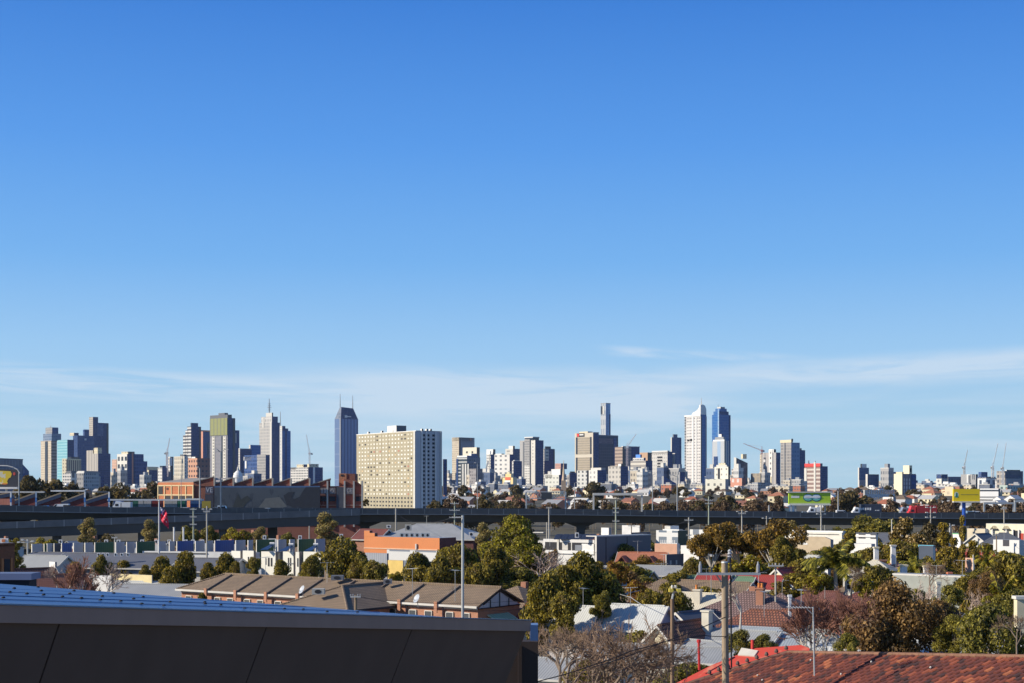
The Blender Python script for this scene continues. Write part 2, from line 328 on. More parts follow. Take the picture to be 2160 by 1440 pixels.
T.blk('roof_room', 256, 270, 284, 951, 956, crm, dkn).blk('curved_wing', 279, 282, 305, 956, None, navy2, navy2, top=(282, 284, 303)).blk('rear_wing', 300, 303, 311, 971, None, navy2, navy2).blk('salmon_wing', 236, 246, 250, 967, None, facade((.62, .40, .30), (.3, .25, .2), 6, 6, .4, .4), dkn).pR('stair_column', 278, 281, 953, None, salm)
T = Tower('hotel_building', 'small yellowish block with dark glass side, right of the navy curved flats', 310, 314, 334, 983, 2700, crm, navy, cat='building', th=30); T.pR('parapet', 310, 334, 983, 990, CREAM)
T = Tower('office_building', 'small white and slate block half hidden behind the left trees', 333, 342, 352, 985, 2600, wht, navyg, cat='building'); T.blk('plant_room', 337, 343, 350, 981, 985, dkn, navy)
T = Tower('stadium_building', 'dark blue grandstand with sloping right end at the left edge', -60, -40, 48, 966, 1500, mgrey, facade((.16, .19, .25), (.11, .14, .20), 6, 9, .8, .8, .2, .2), cat='building', th=12)
T.blk('roof_edge', -61, -40, 49, 963.5, 966, GREY, dgrey).blk('sloping_end', 47, 48, 63, 978, None, mgrey, navyg, top=(47, 48, 62, [975, 990, 990, 975]))
# --- green topped cluster
T = Tower('apartment_building', 'narrow dark building with white lit slab under the luffing crane', 354, 359, 366, 962, 2900, wht, dkn, cat='building'); T.pR('white_slab', 357, 363, 964, 981, WHITE)
T = Tower('office_building', 'beige gridded office block left of the balcony tower', 367, 389, 396, 961, 2800, facade((.62, .57, .47), (.34, .32, .28), 7, 8, .6, .6, .3, .3), wht, cat='building'); T.blk('roof_room', 380, 388, 394, 957, 961, dgrey, dgrey)
T = Tower('apartment_tower', 'tower with white balconies stepping down on the left and dark blue glass right side', 391, 403, 424, 897, 3500, horw, navy, shaft=False)
T.blk('shaft', 395, 403, 424, 898, None, horw, navy).blk('balcony_step', 391, 397, 399, 906, None, horw, wht).blk('lower_balcony_step', 386, 392, 394, 916, None, horw, wht).blk('core', 402, 404, 418, 890.5, 898, dkn, navy).pR('dark_edge', 420, 424, 898, None, dkn, .5)
T = Tower('apartment_tower', 'rust edged slate tower with white lower flats behind the green topped tower', 424, 428, 446, 907, 3900, salm, navyg); T.blk('white_flats', 424, 436, 443, 931, None, horw, whtg).pR('rust_cap', 424, 446, 906, 909, salm)
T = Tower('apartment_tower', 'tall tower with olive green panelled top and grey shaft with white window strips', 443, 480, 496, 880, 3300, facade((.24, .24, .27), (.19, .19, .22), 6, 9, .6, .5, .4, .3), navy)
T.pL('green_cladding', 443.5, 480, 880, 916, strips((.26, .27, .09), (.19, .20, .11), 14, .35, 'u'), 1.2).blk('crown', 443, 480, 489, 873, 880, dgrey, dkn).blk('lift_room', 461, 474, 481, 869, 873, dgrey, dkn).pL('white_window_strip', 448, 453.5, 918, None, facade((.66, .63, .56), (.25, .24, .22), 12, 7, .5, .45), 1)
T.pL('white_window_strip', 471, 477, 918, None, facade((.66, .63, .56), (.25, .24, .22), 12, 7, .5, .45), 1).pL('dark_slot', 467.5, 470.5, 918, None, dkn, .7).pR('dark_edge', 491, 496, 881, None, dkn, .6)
T = Tower('office_tower', 'slim navy tower with pale strip just right of the green topped tower', 494, 495.5, 505, 906, 3600, wht, navy); T.pR('pale_strip', 495.5, 499, 912, 933, mgrey)
T = Tower('office_building', 'rusty pink concrete block with square windows below the balcony tower', 397, 416, 443, 965, 2600, facade((.60, .33, .22), (.05, .04, .05), 8, 9, .5, .45, .2, .1), facade((.26, .15, .13), (.05, .05, .08), 8, 9, .5, .4, .2, .1), cat='building'); T.blk('roof_room', 404, 412, 420, 962, 965, WHITE, dkn)  # right face: darker copy of the pink wall, standing for shade
T = Tower('office_building', 'wide navy glass slab left of the stone tower with the ringed mast', 503, 506, 531, 946, 3500, wht, navy, cat='building'); T.blk('roof_fascia', 503, 506, 531, 944.5, 946, WHITE, GREY)
T = Tower('office_building', 'taller blue glass slab wedged behind the wide navy slab', 525, 528, 550, 937, 3600, wht, blueg, cat='building')
T = Tower('office_building', 'dark slab with grey gridded end and white rooftop room beside the dome', 515, 561, 569, 958, 3000, navy2, navy, cat='building'); T.pL('gridded_end', 543, 561, 957, None, gryw, .8).blk('rooftop_room', 514, 530, 543, 961, 969, WHITE, dkn, dz=1).pL('white_duct', 518, 521, 970, 986, WHITE, 1.5)
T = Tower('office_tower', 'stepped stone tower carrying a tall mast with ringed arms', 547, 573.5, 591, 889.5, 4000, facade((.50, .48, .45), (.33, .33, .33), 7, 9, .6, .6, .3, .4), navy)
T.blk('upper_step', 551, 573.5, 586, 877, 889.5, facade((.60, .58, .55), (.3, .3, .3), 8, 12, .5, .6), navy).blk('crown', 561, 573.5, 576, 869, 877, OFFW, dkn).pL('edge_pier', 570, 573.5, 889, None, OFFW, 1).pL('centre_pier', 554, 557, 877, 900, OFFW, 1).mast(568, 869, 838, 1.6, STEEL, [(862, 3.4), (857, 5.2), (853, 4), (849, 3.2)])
T = Tower('office_tower', 'blue glass tower stepping down to the right beside the stone tower with mast', 590, 595, 613, 907, 3900, facade((.62, .62, .60), (.4, .42, .45), 8, 9, .4, .4), blueg)
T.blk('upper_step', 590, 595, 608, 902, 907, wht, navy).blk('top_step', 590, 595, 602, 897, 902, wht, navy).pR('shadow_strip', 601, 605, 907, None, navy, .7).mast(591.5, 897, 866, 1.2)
T = Tower('office_building', 'low white gridded building with round navy corner under the white crane', 613, 650, 681, 984, 2700, whtg, navy, cat='building'); T.blk('left_wing', 613, 624, 627, 989, 984, gryw, gryw).blk('roof_room', 626, 640, 660, 978, 984, crm, navy).blk('cream_cap', 648, 652, 672, 977, 984, CREAM, crm).pR('white_column', 660, 664, 984, None, WHITE)
# glass tower with chamfered pyramid crown and twin masts
gs = strips((.12, .20, .42), (.035, .075, .21), 11, .3, 'u', .2)
T = Tower('office_tower', 'blue glass tower with sloping pointed crown, white emblem and twin masts', 706, 719, 755.5, 882, 3800, facade((.20, .27, .42), (.14, .21, .37), 8, 34, 1, .93, .2, .1), gs)
T.blk('crown', 706, 719, 755.5, 857, 882, facade((.22, .25, .32), (.16, .2, .27), 8, 9, .8, .6), navy, top=(717, 720, 745, [857, 859, 858, 857])).mast(717.5, 857, 829, 1.1, STEEL, name='mast', l=.3, r=.1).mast(744, 860, 831, 1.1, STEEL, l=.3, r=.7).pR('emblem', 727, 732, 874, 879, WHITE, 1.2).pR('emblem_bar', 732, 740, 875.6, 877.6, WHITE, 1.2).pL('pale_pier', 717, 719, 880, None, mgrey, 1)
# --- public housing slab, nearer than the rest; each window bay is modelled
T = Tower('apartment_block', 'long cream public housing slab with rows of small square windows', 752, 877, 931, 908, 1000, paint((.40, .355, .25), .85, .1, .15), paint((.56, .56, .58), .85, .12, .15), th=55, cat='apartment block')
Th = T
T.blk('parapet', 751.6, 877.4, 931.4, 906.6, 908, WHITE, mgrey)
T.blk('lift_motor_room', 819, 838, 859, 893, 906.6, WHITE, dgrey).pR('concrete_rib', 888, 890.5, 908, None, WHITE, .9).pR('concrete_rib', 897.5, 900, 908, None, WHITE, .9).pR('concrete_rib', 917, 919, 908, None, WHITE, .9).pR('concrete_rib', 928, 931, 908, None, OFFW, .9).pL('corner_pier', 874, 877, 908, None, OFFW, .7)
for xv in (776, 805, 830, 887, 897, 905):
    T.blk('roof_vent', xv, xv + 2.5, xv + 6, 902.5, 906.6, WHITE, dkn)
joint = paint((.26, .22, .15), .9, .1)
for kx in range(1, 9): T.pL('panel_joint', 752 + 13.9 * kx - .3, 752 + 13.9 * kx + .3, 908, None, joint, .05)
pane_c = [paint(c, .3, .1) for c in ((.80, .78, .70), (.74, .70, .58), (.66, .62, .50), (.04, .04, .05), (.10, .09, .08), (.50, .22, .16), (.66, .50, .30))]
rw = random.Random(4); wins = []
for row in range(19):
    yy = 916 + row * 8.45
    for kx in range(18):
        xx = 757.5 + kx * 6.45
        if row > 15: mi = 3
        else: mi = rw.choices(range(7), (44, 28, 16, 4, 4, 2, 4))[0]
        wins.append((kx, xx, yy, mi))
wins.sort(key=lambda q: -q[0])
def win_panel(T, mb, xx, yy, ww, hh, mi, face='L'):
    if face == 'L':
        la, lb = (T.x1 - xx - ww) / (T.x1 - T.x0), (T.x1 - xx) / (T.x1 - T.x0); e = .09 / T.b; q = [(la, -e), (la, -.001), (lb, -.001), (lb, -e)]
    else:
        ra, rb = (xx - T.x1) / (T.x2 - T.x1), (xx + ww - T.x1) / (T.x2 - T.x1); e = .09 / T.a; q = [(-e, ra), (-e, rb), (-.001, rb), (-.001, ra)]
    # rows follow the slight perspective of the roof line: heights are shared by the whole face
    z1 = Zp(yy, T.D); z0 = Zp(yy + hh, T.D)
    mb.prism([T.P(l, r, z0) for l, r in q], [T.P(l, r, z1) for l, r in q], mi)
rest = MB()
for i, (kx, xx, yy, mi) in enumerate(wins):
    if i < 60: b = MB(); win_panel(T, b, xx, yy - 3.6, 2.9, 3.4, 0); b.build('window', pane_c[mi], T.o)
    else: win_panel(T, rest, xx, yy - 3.6, 2.9, 3.4, mi)
nR = 0
for row in range(19):
    for xx in (892, 901.5, 911.5):
        ww = 4.2 if xx < 910 else 5.2
        if nR < 40: b = MB(); win_panel(T, b, xx, 914 + row * 8.45, ww, 4.6, 0, 'R'); b.build('window', DARK, T.o)
        else: win_panel(T, rest, xx, 914 + row * 8.45, ww, 4.6, 3, 'R')
        nR += 1
setp(rest.build('window', pane_c, T.o), kind='stuff')
# --- centre
T = Tower('office_building', 'thin navy building peeping out right of the cream housing slab', 934, 935, 943, 967, 1700, dgrey, navy, cat='building')
T = Tower('office_tower', 'tan and grey office tower with small orange corner emblem', 953.5, 968, 1001, 921, 3900, beig, facade((.30, .30, .33), (.24, .25, .29), 5, 7, .7, .5, .4, .3)); T.blk('cap', 953, 968, 1001, 921, 929, CREAM, mgrey, dz=1).pR('dark_slot', 968, 971.5, 922, None, dkn, .8).pR('emblem', 991, 994, 922, 927, salm, 1.2).pR('edge_pier', 996, 1000, 921, None, mgrey, .8)
T = Tower('office_building', 'plain cream box with shade dark right end in front of the tan and grey tower', 976, 1005.5, 1012, 942, 3600, paint((.74, .68, .54), .8, .1, .05), dkn, cat='building')
for xx in (983.5, 995): T.pL('window', xx, xx + 3, 950, 954, DARK)
T = Tower('apartment_building', 'glass balcony block with white roof slabs, lower left of the plain cream box', 963, 985, 1013, 963, 2900, facade((.55, .55, .53), (.05, .07, .09), 30, 7, 1, .66, .2, .1), facade((.16, .19, .25), (.07, .09, .13), 6, 7, .6, .5, .2, .5), cat='building')
T.blk('white_slab_roof', 964, 985, 1008, 959.5, 963, WHITE, navyg).blk('glass_lift', 989, 994, 1006, 955, 960, WHITE, navyg).pL('glass_corner', 963, 966.5, 966, None, navy, 1)
T = Tower('apartment_building', 'slim white panelled block with dark slots standing in front of the balcony block', 972, 989, 991, 977, 2700, strips((.74, .73, .69), (.07, .08, .09), 7, .66, 'u'), dkn, cat='building')
T = Tower('apartment_building', 'brownish grey flats with small lit windows right of the slim white panelled block', 990, 1004, 1018, 987, 2600, facade((.32, .30, .30), (.14, .13, .14), 5, 6, .6, .5, .3, 1), facade((.16, .16, .19), (.10, .10, .13), 5, 6, .6, .5, .3, 1), cat='building')  # right face: left wall darkened in colour for shade
T = Tower('apartment_tower', 'white capped tower with narrow dark side and pale leaning strut', 1026, 1035, 1043, 957, 3100, wht, navy); T.blk('cap', 1026, 1040, 1045, 946, 957, WHITE, dkn).blk('right_pier', 1032, 1034, 1036, 950, None, WHITE, WHITE)
st = MB(); kd = T.C.y - 12
st.tube((Xp(1030, kd), kd, Zp(972, T.D)), (Xp(1018, kd), kd, Zp(1012, T.D)), 2.2, 2.2, 4); st.build('strut', OFFW, T.o)
T = Tower('apartment_tower', 'white balcony block with square dark windows and shade toned navy side behind the cream hotel', 1041, 1075, 1085, 957, 3300, facade((.72, .70, .66), (.20, .21, .23), 16, 10, .42, .42, .2, .4), navy); T.blk('roof_tier', 1044, 1058, 1064, 955, 957, WHITE, dkn)
T = Tower('apartment_tower', 'white edged tower with shade toned navy right side standing behind the white balcony block', 1066, 1082, 1098, 945, 3450, facade((.66, .64, .58), (.36, .35, .33), 20, 8, .55, .5), navy); T.blk('cap', 1073, 1082, 1086, 939, 945, WHITE, dkn)
T = Tower('office_building', 'plain navy block with white roof pipe left of the grey and white panelled tower', 1080, 1083, 1101, 971, 2900, wht, navy, cat='building'); T.blk('roof_pipe', 1083, 1085, 1096, 969, 971, WHITE, OFFW)
T = Tower('hotel_building', 'cream stepped gable building with red and white sign among low roofs', 1060, 1082, 1090, 1006, 2100, paint((.80, .62, .30), .8, .1, .1), CREAM, cat='building'); T.blk('gable_step', 1066, 1078, 1083, 998, 1006, paint((.80, .62, .30), .8, .1, .1), CREAM).blk('gable_top', 1069, 1075, 1079, 994, 998, CREAM, CREAM).pL('red_sign', 1066, 1077, 1005, 1011, paint((.75, .15, .08))).pL('white_sign', 1065, 1077, 1012, 1020, WHITE)
T = Tower('apartment_tower', 'tall tower of grey and white upright panels with whiter base and shade toned right side', 1096.5, 1130, 1146.5, 927, 3400, strips((.62, .60, .55), (.40, .39, .38), 40, .55, 'u'), navy)
T.pL('grey_panel', 1107, 1118, 924, 980, gryw, 1.2).pL('white_panel', 1107, 1118, 980, None, wht, 1).pL('dark_slot', 1103.5, 1107, 930, None, dgrey, .9).pL('dark_slot', 1118, 1121, 925, None, dkn, .9).pL('white_pier', 1121, 1129.5, 927, 980, facade((.70, .67, .60), (.40, .38, .35), 12, 8, .35, .4), 1.2).pL('cream_base', 1121, 1129.5, 980, None, OFFW, 1.2).blk('penthouse', 1107, 1124, 1137, 921.5, 927, dkn, dkn).blk('roof_rim', 1106, 1124, 1138, 919.5, 921.5, WHITE, GREY)
T = Tower('office_tower', 'navy slab with framed grey window strip beside the grey and white panelled tower', 1146, 1148, 1170, 945, 3500, wht, navy); T.pR('window_frame', 1147.5, 1157, 945, 970, facade((.66, .63, .55), (.22, .24, .25), 20, 8, .5, .5), .8).blk('roof_room', 1149, 1152, 1162, 940, 945, dkn, dkn).pR('dark_edge', 1167.5, 1170, 946, None, dkn, .6)
T = Tower('apartment_building', 'stack of white terraces topped by a pink block, left of the church spire', 1150, 1179, 1193, 1000, 2600, facade((.66, .66, .60), (.30, .31, .29), 9, 8, .5, .4), navy, cat='building'); T.blk('terrace', 1163, 1182, 1190, 988, 1000, WHITE, dkn).blk('pink_block', 1171, 1183, 1196, 976, 988, facade((.55, .32, .26), (.3, .2, .18), 5, 5, .5, .5), navy).blk('lower_terrace', 1148, 1165, 1170, 1007, 1000, wht, wht)
T = Tower('office_building', 'small plain navy block just right of the church spire', 1200, 1202, 1219, 996, 2600, dgrey, navy, cat='building'); T.blk('roof_room', 1202, 1204, 1212, 993, 996, dkn, dkn)
T = Tower('office_tower', 'big tan office tower with dark window bays and red and black sign', 1212.5, 1251, 1263, 911, 3600, paint((.60, .54, .44), .8, .1, .05), navy)
tanw = facade((.44, .38, .29), (.28, .24, .19), 4, 6, .7, .5, .3, .3)
T.pL('window_bay', 1219, 1245, 920, 956, tanw, .8).pL('window_bay', 1219, 1245, 963, None, tanw, .8).pL('dark_recess', 1215, 1219, 920, 956, dkn, .6).pL('dark_recess', 1245, 1248, 920, 956, dkn, .6).pL('dark_recess', 1215, 1219, 963, None, dkn, .6).pL('dark_recess', 1245, 1248, 963, None, dkn, .6).pL('sign', 1217, 1233, 911.5, 919, paint((.03, .03, .03)), .9).pL('red_mark', 1217.6, 1222, 912.5, 918.4, paint((.75, .05, .05)), 1.3).pL('white_mark', 1223, 1231.5, 913.5, 916, WHITE, 1.3).blk('roof_room', 1222, 1240, 1250, 908, 911, CREAM, GREY).pR('cornice', 1251, 1263, 910, 912, GREY)
T = Tower('office_tower', 'broad navy glass tower with reddish band at its top, right of the tan tower', 1258, 1262, 1304, 917, 3800, navy, facade((.055, .075, .125), (.035, .05, .10), 8, 8, .9, .85, .25, .05)); T.pR('reddish_band', 1263, 1293, 923, 934, facade((.16, .13, .17), (.10, .09, .14), 5, 6, .6, .5), .8).pR('pale_side_strip', 1294, 1300, 922, None, navy2, .8).blk('roof_rim', 1258, 1262, 1304, 915.5, 917, WHITE, GREY)
T = Tower('residential_tower', 'very tall slim blue glass tower rising behind the tan tower', 1267, 1278, 1287.5, 850, 4600, facade((.46, .48, .50), (.25, .30, .36), 8, 30, .5, .6, .2, .5), lblue); T.pL('dark_bay', 1267.5, 1271, 855, 872, dkn, 1).pL('white_bay', 1271.5, 1274.5, 855, 872, OFFW, 1).pR('blue_glazing', 1278, 1280.5, 852, None, blueg, 1).pR('dark_edge', 1285, 1287.5, 872, None, navy, 1).blk('roof_rim', 1267, 1278, 1288, 848.5, 850, mgrey, mgrey)
T = Tower('office_building', 'brown and grey striped block with shade toned right end behind the red and white crane', 1297, 1313, 1349, 941, 3300, brst, navy, cat='building'); T.pR('dark_gap', 1313, 1317.5, 941, None, dkn, .6).pR('brown_bay', 1318, 1331, 941, None, strips((.36, .28, .25), (.20, .18, .2), 8, .5, 'v'), .9).blk('roof_rim', 1311, 1314, 1350, 939.5, 941, WHITE, GREY)
T = Tower('office_building', 'flat orange brown block seen over the stepped cream building', 1349, 1366, 1375, 953, 3500, paint((.52, .34, .22), .8, .15, .05), dkn, cat='building')
T = Tower('office_building', 'cream terraced office block with blue sign box on its roof', 1330, 1362, 1376, 970, 3000, strips((.62, .58, .50), (.30, .28, .26), 9, .6, 'v'), navy, cat='building'); T.blk('upper_tier', 1335, 1358, 1362, 964, 970, whtg, navy).blk('blue_sign_box', 1341, 1351, 1354, 957, 964, paint((.10, .28, .75)), navy).pL('dark_window_bay', 1340, 1352, 983, 1003, strips((.5, .5, .48), (.05, .06, .08), 9, .4, 'v'), .9)
T = Tower('apartment_building', 'low white gridded block left of the pair with the dark side', 1217, 1238, 1242, 991, 2550, facade((.72, .71, .66), (.14, .15, .16), 8, 7, .45, .5), dkn, cat='building', th=30)
T = Tower('apartment_building', 'low white flats with shade toned navy right side under the tan tower', 1242, 1260, 1279, 990, 2450, facade((.72, .71, .66), (.34, .34, .34), 9, 8, .4, .5), navy, cat='building'); T.blk('roof_room', 1246, 1268, 1277, 985, 990, OFFW, GREY)
T = Tower('apartment_building', 'concrete flats with regular balconies and shade toned right side, in front of the striped block', 1283, 1309, 1325, 982, 2400, facade((.54, .51, .46), (.24, .23, .22), 8, 8, .5, .5, .3, .5), navy, cat='building'); T.blk('white_cap', 1304, 1310, 1316, 977, 983, WHITE, dkn).blk('rear_step', 1287, 1302, 1310, 981, 983, conc, conc)
T = Tower('apartment_tower', 'white tower with central column of paired dark balconies', 1375, 1408, 1418.5, 951, 3100, facade((.58, .56, .52), (.38, .37, .36), 6, 8, .5, .4), navy)
for k in range(8): T.pL('balcony', 1387, 1397, 961 + k * 6.6, 964.5 + k * 6.6, DARK, .8)
T.blk('white_crown', 1375, 1408, 1412, 949, 956, WHITE, mgrey, dz=1).blk('rear_slab', 1414, 1424, 1426, 954, None, OFFW, navy)
T = Tower('office_tower', 'slender slate tower with small cap left of the white gridded tower', 1414.5, 1417, 1437, 921, 3800, OFFW, navyg); T.blk('cap', 1419, 1421, 1429, 914.5, 921, dgrey, navyg).pR('dark_edge', 1434, 1437, 922, None, navy, .6)
T = Tower('office_building', 'blue glass wedge with sloping grey roof among low roofs', 1396, 1400, 1433, 1004, 2200, mgrey, navy2, cat='building', top=(1396, 1400, 1433, [1003, 1022, 1022, 1003]))
T = Tower('office_building', 'dark navy low block with angled top just left of the white gridded tower', 1432, 1434, 1445, 994, 2300, mgrey, navy, cat='building')
T = Tower('office_tower', 'white gridded tower with curved sail crown and thin mast', 1444, 1478, 1490, 873, 4000, facade((.70, .67, .64), (.22, .22, .23), 7, 8.5, .55, .5, .2, .5), blueg)
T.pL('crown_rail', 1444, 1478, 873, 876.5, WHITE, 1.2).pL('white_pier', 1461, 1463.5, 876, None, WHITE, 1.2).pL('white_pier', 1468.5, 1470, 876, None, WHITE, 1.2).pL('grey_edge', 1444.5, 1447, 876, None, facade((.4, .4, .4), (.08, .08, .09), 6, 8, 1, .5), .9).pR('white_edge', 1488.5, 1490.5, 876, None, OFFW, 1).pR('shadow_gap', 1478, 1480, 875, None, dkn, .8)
def sailplate(pts, left):
    A_ = []
    for x, y in pts:
        l, r = ((T.x1 - x) / 34, 0) if left else (0, (x - 1478) / 12); A_.append(Vector(T.P(l, r, Zp(y, T.D))))
    dp = (T.eR if left else T.eL) * (8 if left else 6); off = -(T.eR if left else T.eL) * .6; n_ = len(A_); A_ = [p + off for p in A_]; B_ = [p + dp for p in A_]; m = MB()
    m.add(A_ + B_, [tuple(range(n_)), tuple(reversed(range(n_, 2 * n_)))] + [(i, n_ + i, n_ + (i + 1) % n_, (i + 1) % n_) for i in range(n_)]); return m.build('sail_crown', WHITE, T.o)
sailplate([(1459, 873), (1478, 873), (1478, 852.5), (1475, 857), (1472, 862), (1467, 866), (1462, 868)], True); sailplate([(1478, 873), (1490, 873), (1489.5, 861), (1487, 854), (1483, 851.5), (1478, 852.5)], False)
T.mast(1479.5, 853, 838, 1.1, OFFW, l=.1, r=.1)
T.pL('dark_letter', 1450, 1454.5, 925, 928.5, BLACK, 1).pL('dark_letter', 1456, 1460.5, 923.5, 928.5, BLACK, 1)
T = Tower('office_tower', 'rich blue glass tower with stepped octagonal crown and white rooftop room', 1502, 1517, 1541, 873, 4200, blueg, blueg)
T.blk('crown', 1505, 1518, 1537, 866, 873, blueg, navy).blk('crown_tier', 1509, 1519, 1533, 860, 866, blueg, blueg).blk('rooftop_room', 1513, 1520, 1529, 856.5, 860, OFFW, mgrey).pL('white_seam', 1514.6, 1517, 862, None, lblue, 1).pR('dark_edge', 1537.5, 1540.6, 874, None, navy, 1).mast(1515, 858, 850, .7).pR('white_side', 1535, 1537, 928, None, OFFW, .8)
T = Tower('office_tower', 'pale blue glass tower with white stepped top in front of the octagonal blue tower', 1502.5, 1528, 1534, 929, 3700, strips((.34, .46, .62), (.50, .52, .54), 30, .6, 'u', .2), strips((.65, .63, .6), (.05, .06, .09), 9, .5, 'u'))
T.blk('white_step', 1504, 1528, 1532, 925.5, 929, WHITE, GREY).blk('grey_tier', 1508, 1526, 1530, 920, 925.5, mgrey, mgrey).blk('lantern', 1516, 1522, 1525, 914, 920, WHITE, navy).pL('dark_glazing', 1506, 1514, 961, None, navy, 1)
T = Tower('apartment_building', 'white stepped apartment block in front of the two blue glass towers', 1507, 1536, 1540, 983, 2350, facade((.76, .73, .64), (.30, .29, .27), 11, 9, .3, .35), dkn, cat='building'); T.blk('upper_step', 1511, 1533, 1537, 979, 983, OFFW, GREY).blk('top_step', 1516, 1530, 1533, 975, 979, crm, GREY).pL('dark_stair', 1514.8, 1518.5, 986, 1010, DARK, .8)
T = Tower('apartment_building', 'long low white building at the foot of the white stepped block', 1488, 1530, 1537, 1009, 2000, facade((.72, .70, .60), (.14, .15, .15), 10, 9, .35, .4), mgrey, cat='building', th=30)
T = Tower('office_tower', 'dark glass tower with arched roof right of the octagonal blue tower', 1548, 1553, 1577, 966, 3200, OFFW, facade((.05, .075, .12), (.03, .05, .09), 5, 6, .85, .8, .12, .5), top=(1548, 1553, 1577, [964, 975, 974, 963]))
T.blk('tan_roof_room', 1563, 1567, 1575, 956, 966, CREAM, CREAM)
T = Tower('apartment_building', 'salmon brick building with white bay windows below the arched dark tower', 1541, 1565, 1573, 1007, 2300, facade((.58, .28, .20), (.62, .58, .55), 11, 14, .45, .4, .5, .4), paint((.22, .10, .09)), cat='building')  # right face: salmon brick darkened in colour for shade
T = Tower('apartment_building', 'round cornered beige flats above the salmon brick building', 1543, 1556, 1563, 988, 2600, horz, mgrey, cat='building'); T.blk('white_box', 1548, 1555, 1558, 1000, 1012, WHITE, WHITE)
T = Tower('office_building', 'plain tan box with dark left edge right of the arched dark tower', 1584, 1604, 1606, 997, 2600, facade((.46, .39, .29), (.36, .31, .24), 9, 30, .5, .9, .5, .2), dkn, cat='building', th=20); T.pL('dark_edge', 1584, 1587, 998, None, dkn)
T = Tower('apartment_tower', 'unfinished grey tower with white central strip beneath the red jib crane', 1603.5, 1637, 1646, 953, 3200, strips((.42, .39, .37), (.30, .29, .29), 12, .6, 'u'), navy)
T.pL('white_strip', 1622, 1629.5, 947, 1004, facade((.76, .73, .68), (.1, .1, .11), 12, 12, .3, .4), 1).pL('yellow_base', 1622, 1628, 1004, None, CREAM, .8).blk('lift_core', 1622, 1632, 1637, 946, 953, WHITE, dkn).pL('tan_edge', 1603.5, 1607, 956, None, beig, .9).pL('window_strip', 1611, 1615, 963, None, facade((.6, .58, .55), (.1, .1, .12), 8, 12, .9, .5), .9)
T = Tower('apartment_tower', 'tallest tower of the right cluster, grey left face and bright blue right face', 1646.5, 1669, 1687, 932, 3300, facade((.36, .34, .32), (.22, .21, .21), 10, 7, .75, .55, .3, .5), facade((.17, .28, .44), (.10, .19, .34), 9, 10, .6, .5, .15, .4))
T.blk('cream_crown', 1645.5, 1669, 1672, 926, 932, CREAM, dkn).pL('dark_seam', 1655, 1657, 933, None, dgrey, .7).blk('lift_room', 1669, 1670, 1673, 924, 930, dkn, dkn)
T = Tower('apartment_tower', 'dark navy tower tucked against the tallest right cluster tower', 1685, 1687, 1698.5, 948, 3500, OFFW, navy); T.blk('roof_room', 1686, 1688, 1691, 944, 948, dkn, dkn)
T = Tower('apartment_tower', 'striped balcony tower with bright red top band', 1697, 1730, 1746, 982, 2800, strips((.56, .50, .44), (.24, .16, .14), 8, .55, 'v'), navy)
T.blk('red_band', 1697, 1730, 1735, 976, 984, paint((.78, .06, .05)), dgrey).pL('white_column', 1717.5, 1721, 973, None, OFFW, 1.2).pL('white_corner', 1697, 1702, 986, None, OFFW, .9).mast(1706, 976, 969, 1.4, dgrey).mast(1720, 976, 970, 1.2, dgrey)
# --- right end
T = Tower('office_tower', 'blue glass tower with white rooftop box, first tower right of the wide sky gap', 1809.5, 1812, 1833, 985, 3000, OFFW, facade((.08, .14, .27), (.05, .10, .22), 6, 8, .8, .7, .15, .2)); T.blk('white_rooftop_box', 1815, 1818, 1828, 977, 985, DARK, WHITE).pR('grey_lower_floors', 1812, 1828, 1011, None, facade((.34, .31, .33), (.2, .2, .24), 6, 8, .5, .5), .8)
T = Tower('office_building', 'square navy glass block leaning against the blue tower with the white rooftop box', 1826, 1830, 1854, 1001, 2900, OFFW, facade((.06, .10, .19), (.04, .08, .17), 7, 8, .85, .8, .15, .1), cat='building'); T.blk('roof_rim', 1826, 1830, 1854, 999, 1001, WHITE, dkn)
T = Tower('apartment_building', 'white balcony block with dark bands left of the cream tower', 1863, 1873, 1875, 1000, 2800, strips((.66, .65, .62), (.08, .09, .1), 8, .5, 'v'), dkn, cat='building')
T = Tower('apartment_building', 'slate slab between the banded balcony block and the cream tower', 1873, 1875, 1890, 994, 2900, dgrey, navyg, cat='building')
T = Tower('hotel_tower', 'cream tower with purple grey side and bright white window columns', 1885.5, 1903, 1932, 998, 1800, paint((.80, .72, .52), .8, .08, .05), facade((.22, .20, .24), (.15, .15, .2), 6, 40, .5, .97), th=40)
for xx in (1906, 1911.5, 1917): T.pR('white_window_column', xx, xx + 1.6, 1006, 1052, facade((.75, .73, .72), (.3, .3, .34), 20, 5, .99, .4), .5)
T.pR('blue_glazed_edge', 1922, 1932, 1000, None, navy2, .6).blk('penthouse', 1905, 1918, 1924, 980, 998, paint((.80, .72, .52), .8, .08, .05), CREAM).pR('penthouse_window', 1919, 1922, 986, 994, DARK, .5).blk('shoulder', 1890, 1903, 1906, 994, 998, CREAM, CREAM)
T = Tower('apartment_building', 'slate sliver behind the cream tower', 1928, 1930, 1936, 1012, 2300, dgrey, navyg, cat='building')
T = Tower('warehouse_building', 'long white framed building with deep dark windows left of the cream tower', 1821, 1824, 1888, 1032, 1350, OFFW, facade((.52, .55, .56), (.05, .08, .13), 9, 8, .6, .6, .2, .2), cat='building', th=14)
T = Tower('apartment_building', 'white boxy terraces with dark upper windows right of the cream tower', 1934, 1962, 1971, 1026, 2100, facade((.74, .73, .70), (.08, .09, .1), 12, 9, .4, .4), dgrey, cat='building', th=30); T.blk('upper_box', 1944, 1955, 1961, 1022, 1026, WHITE, dkn)
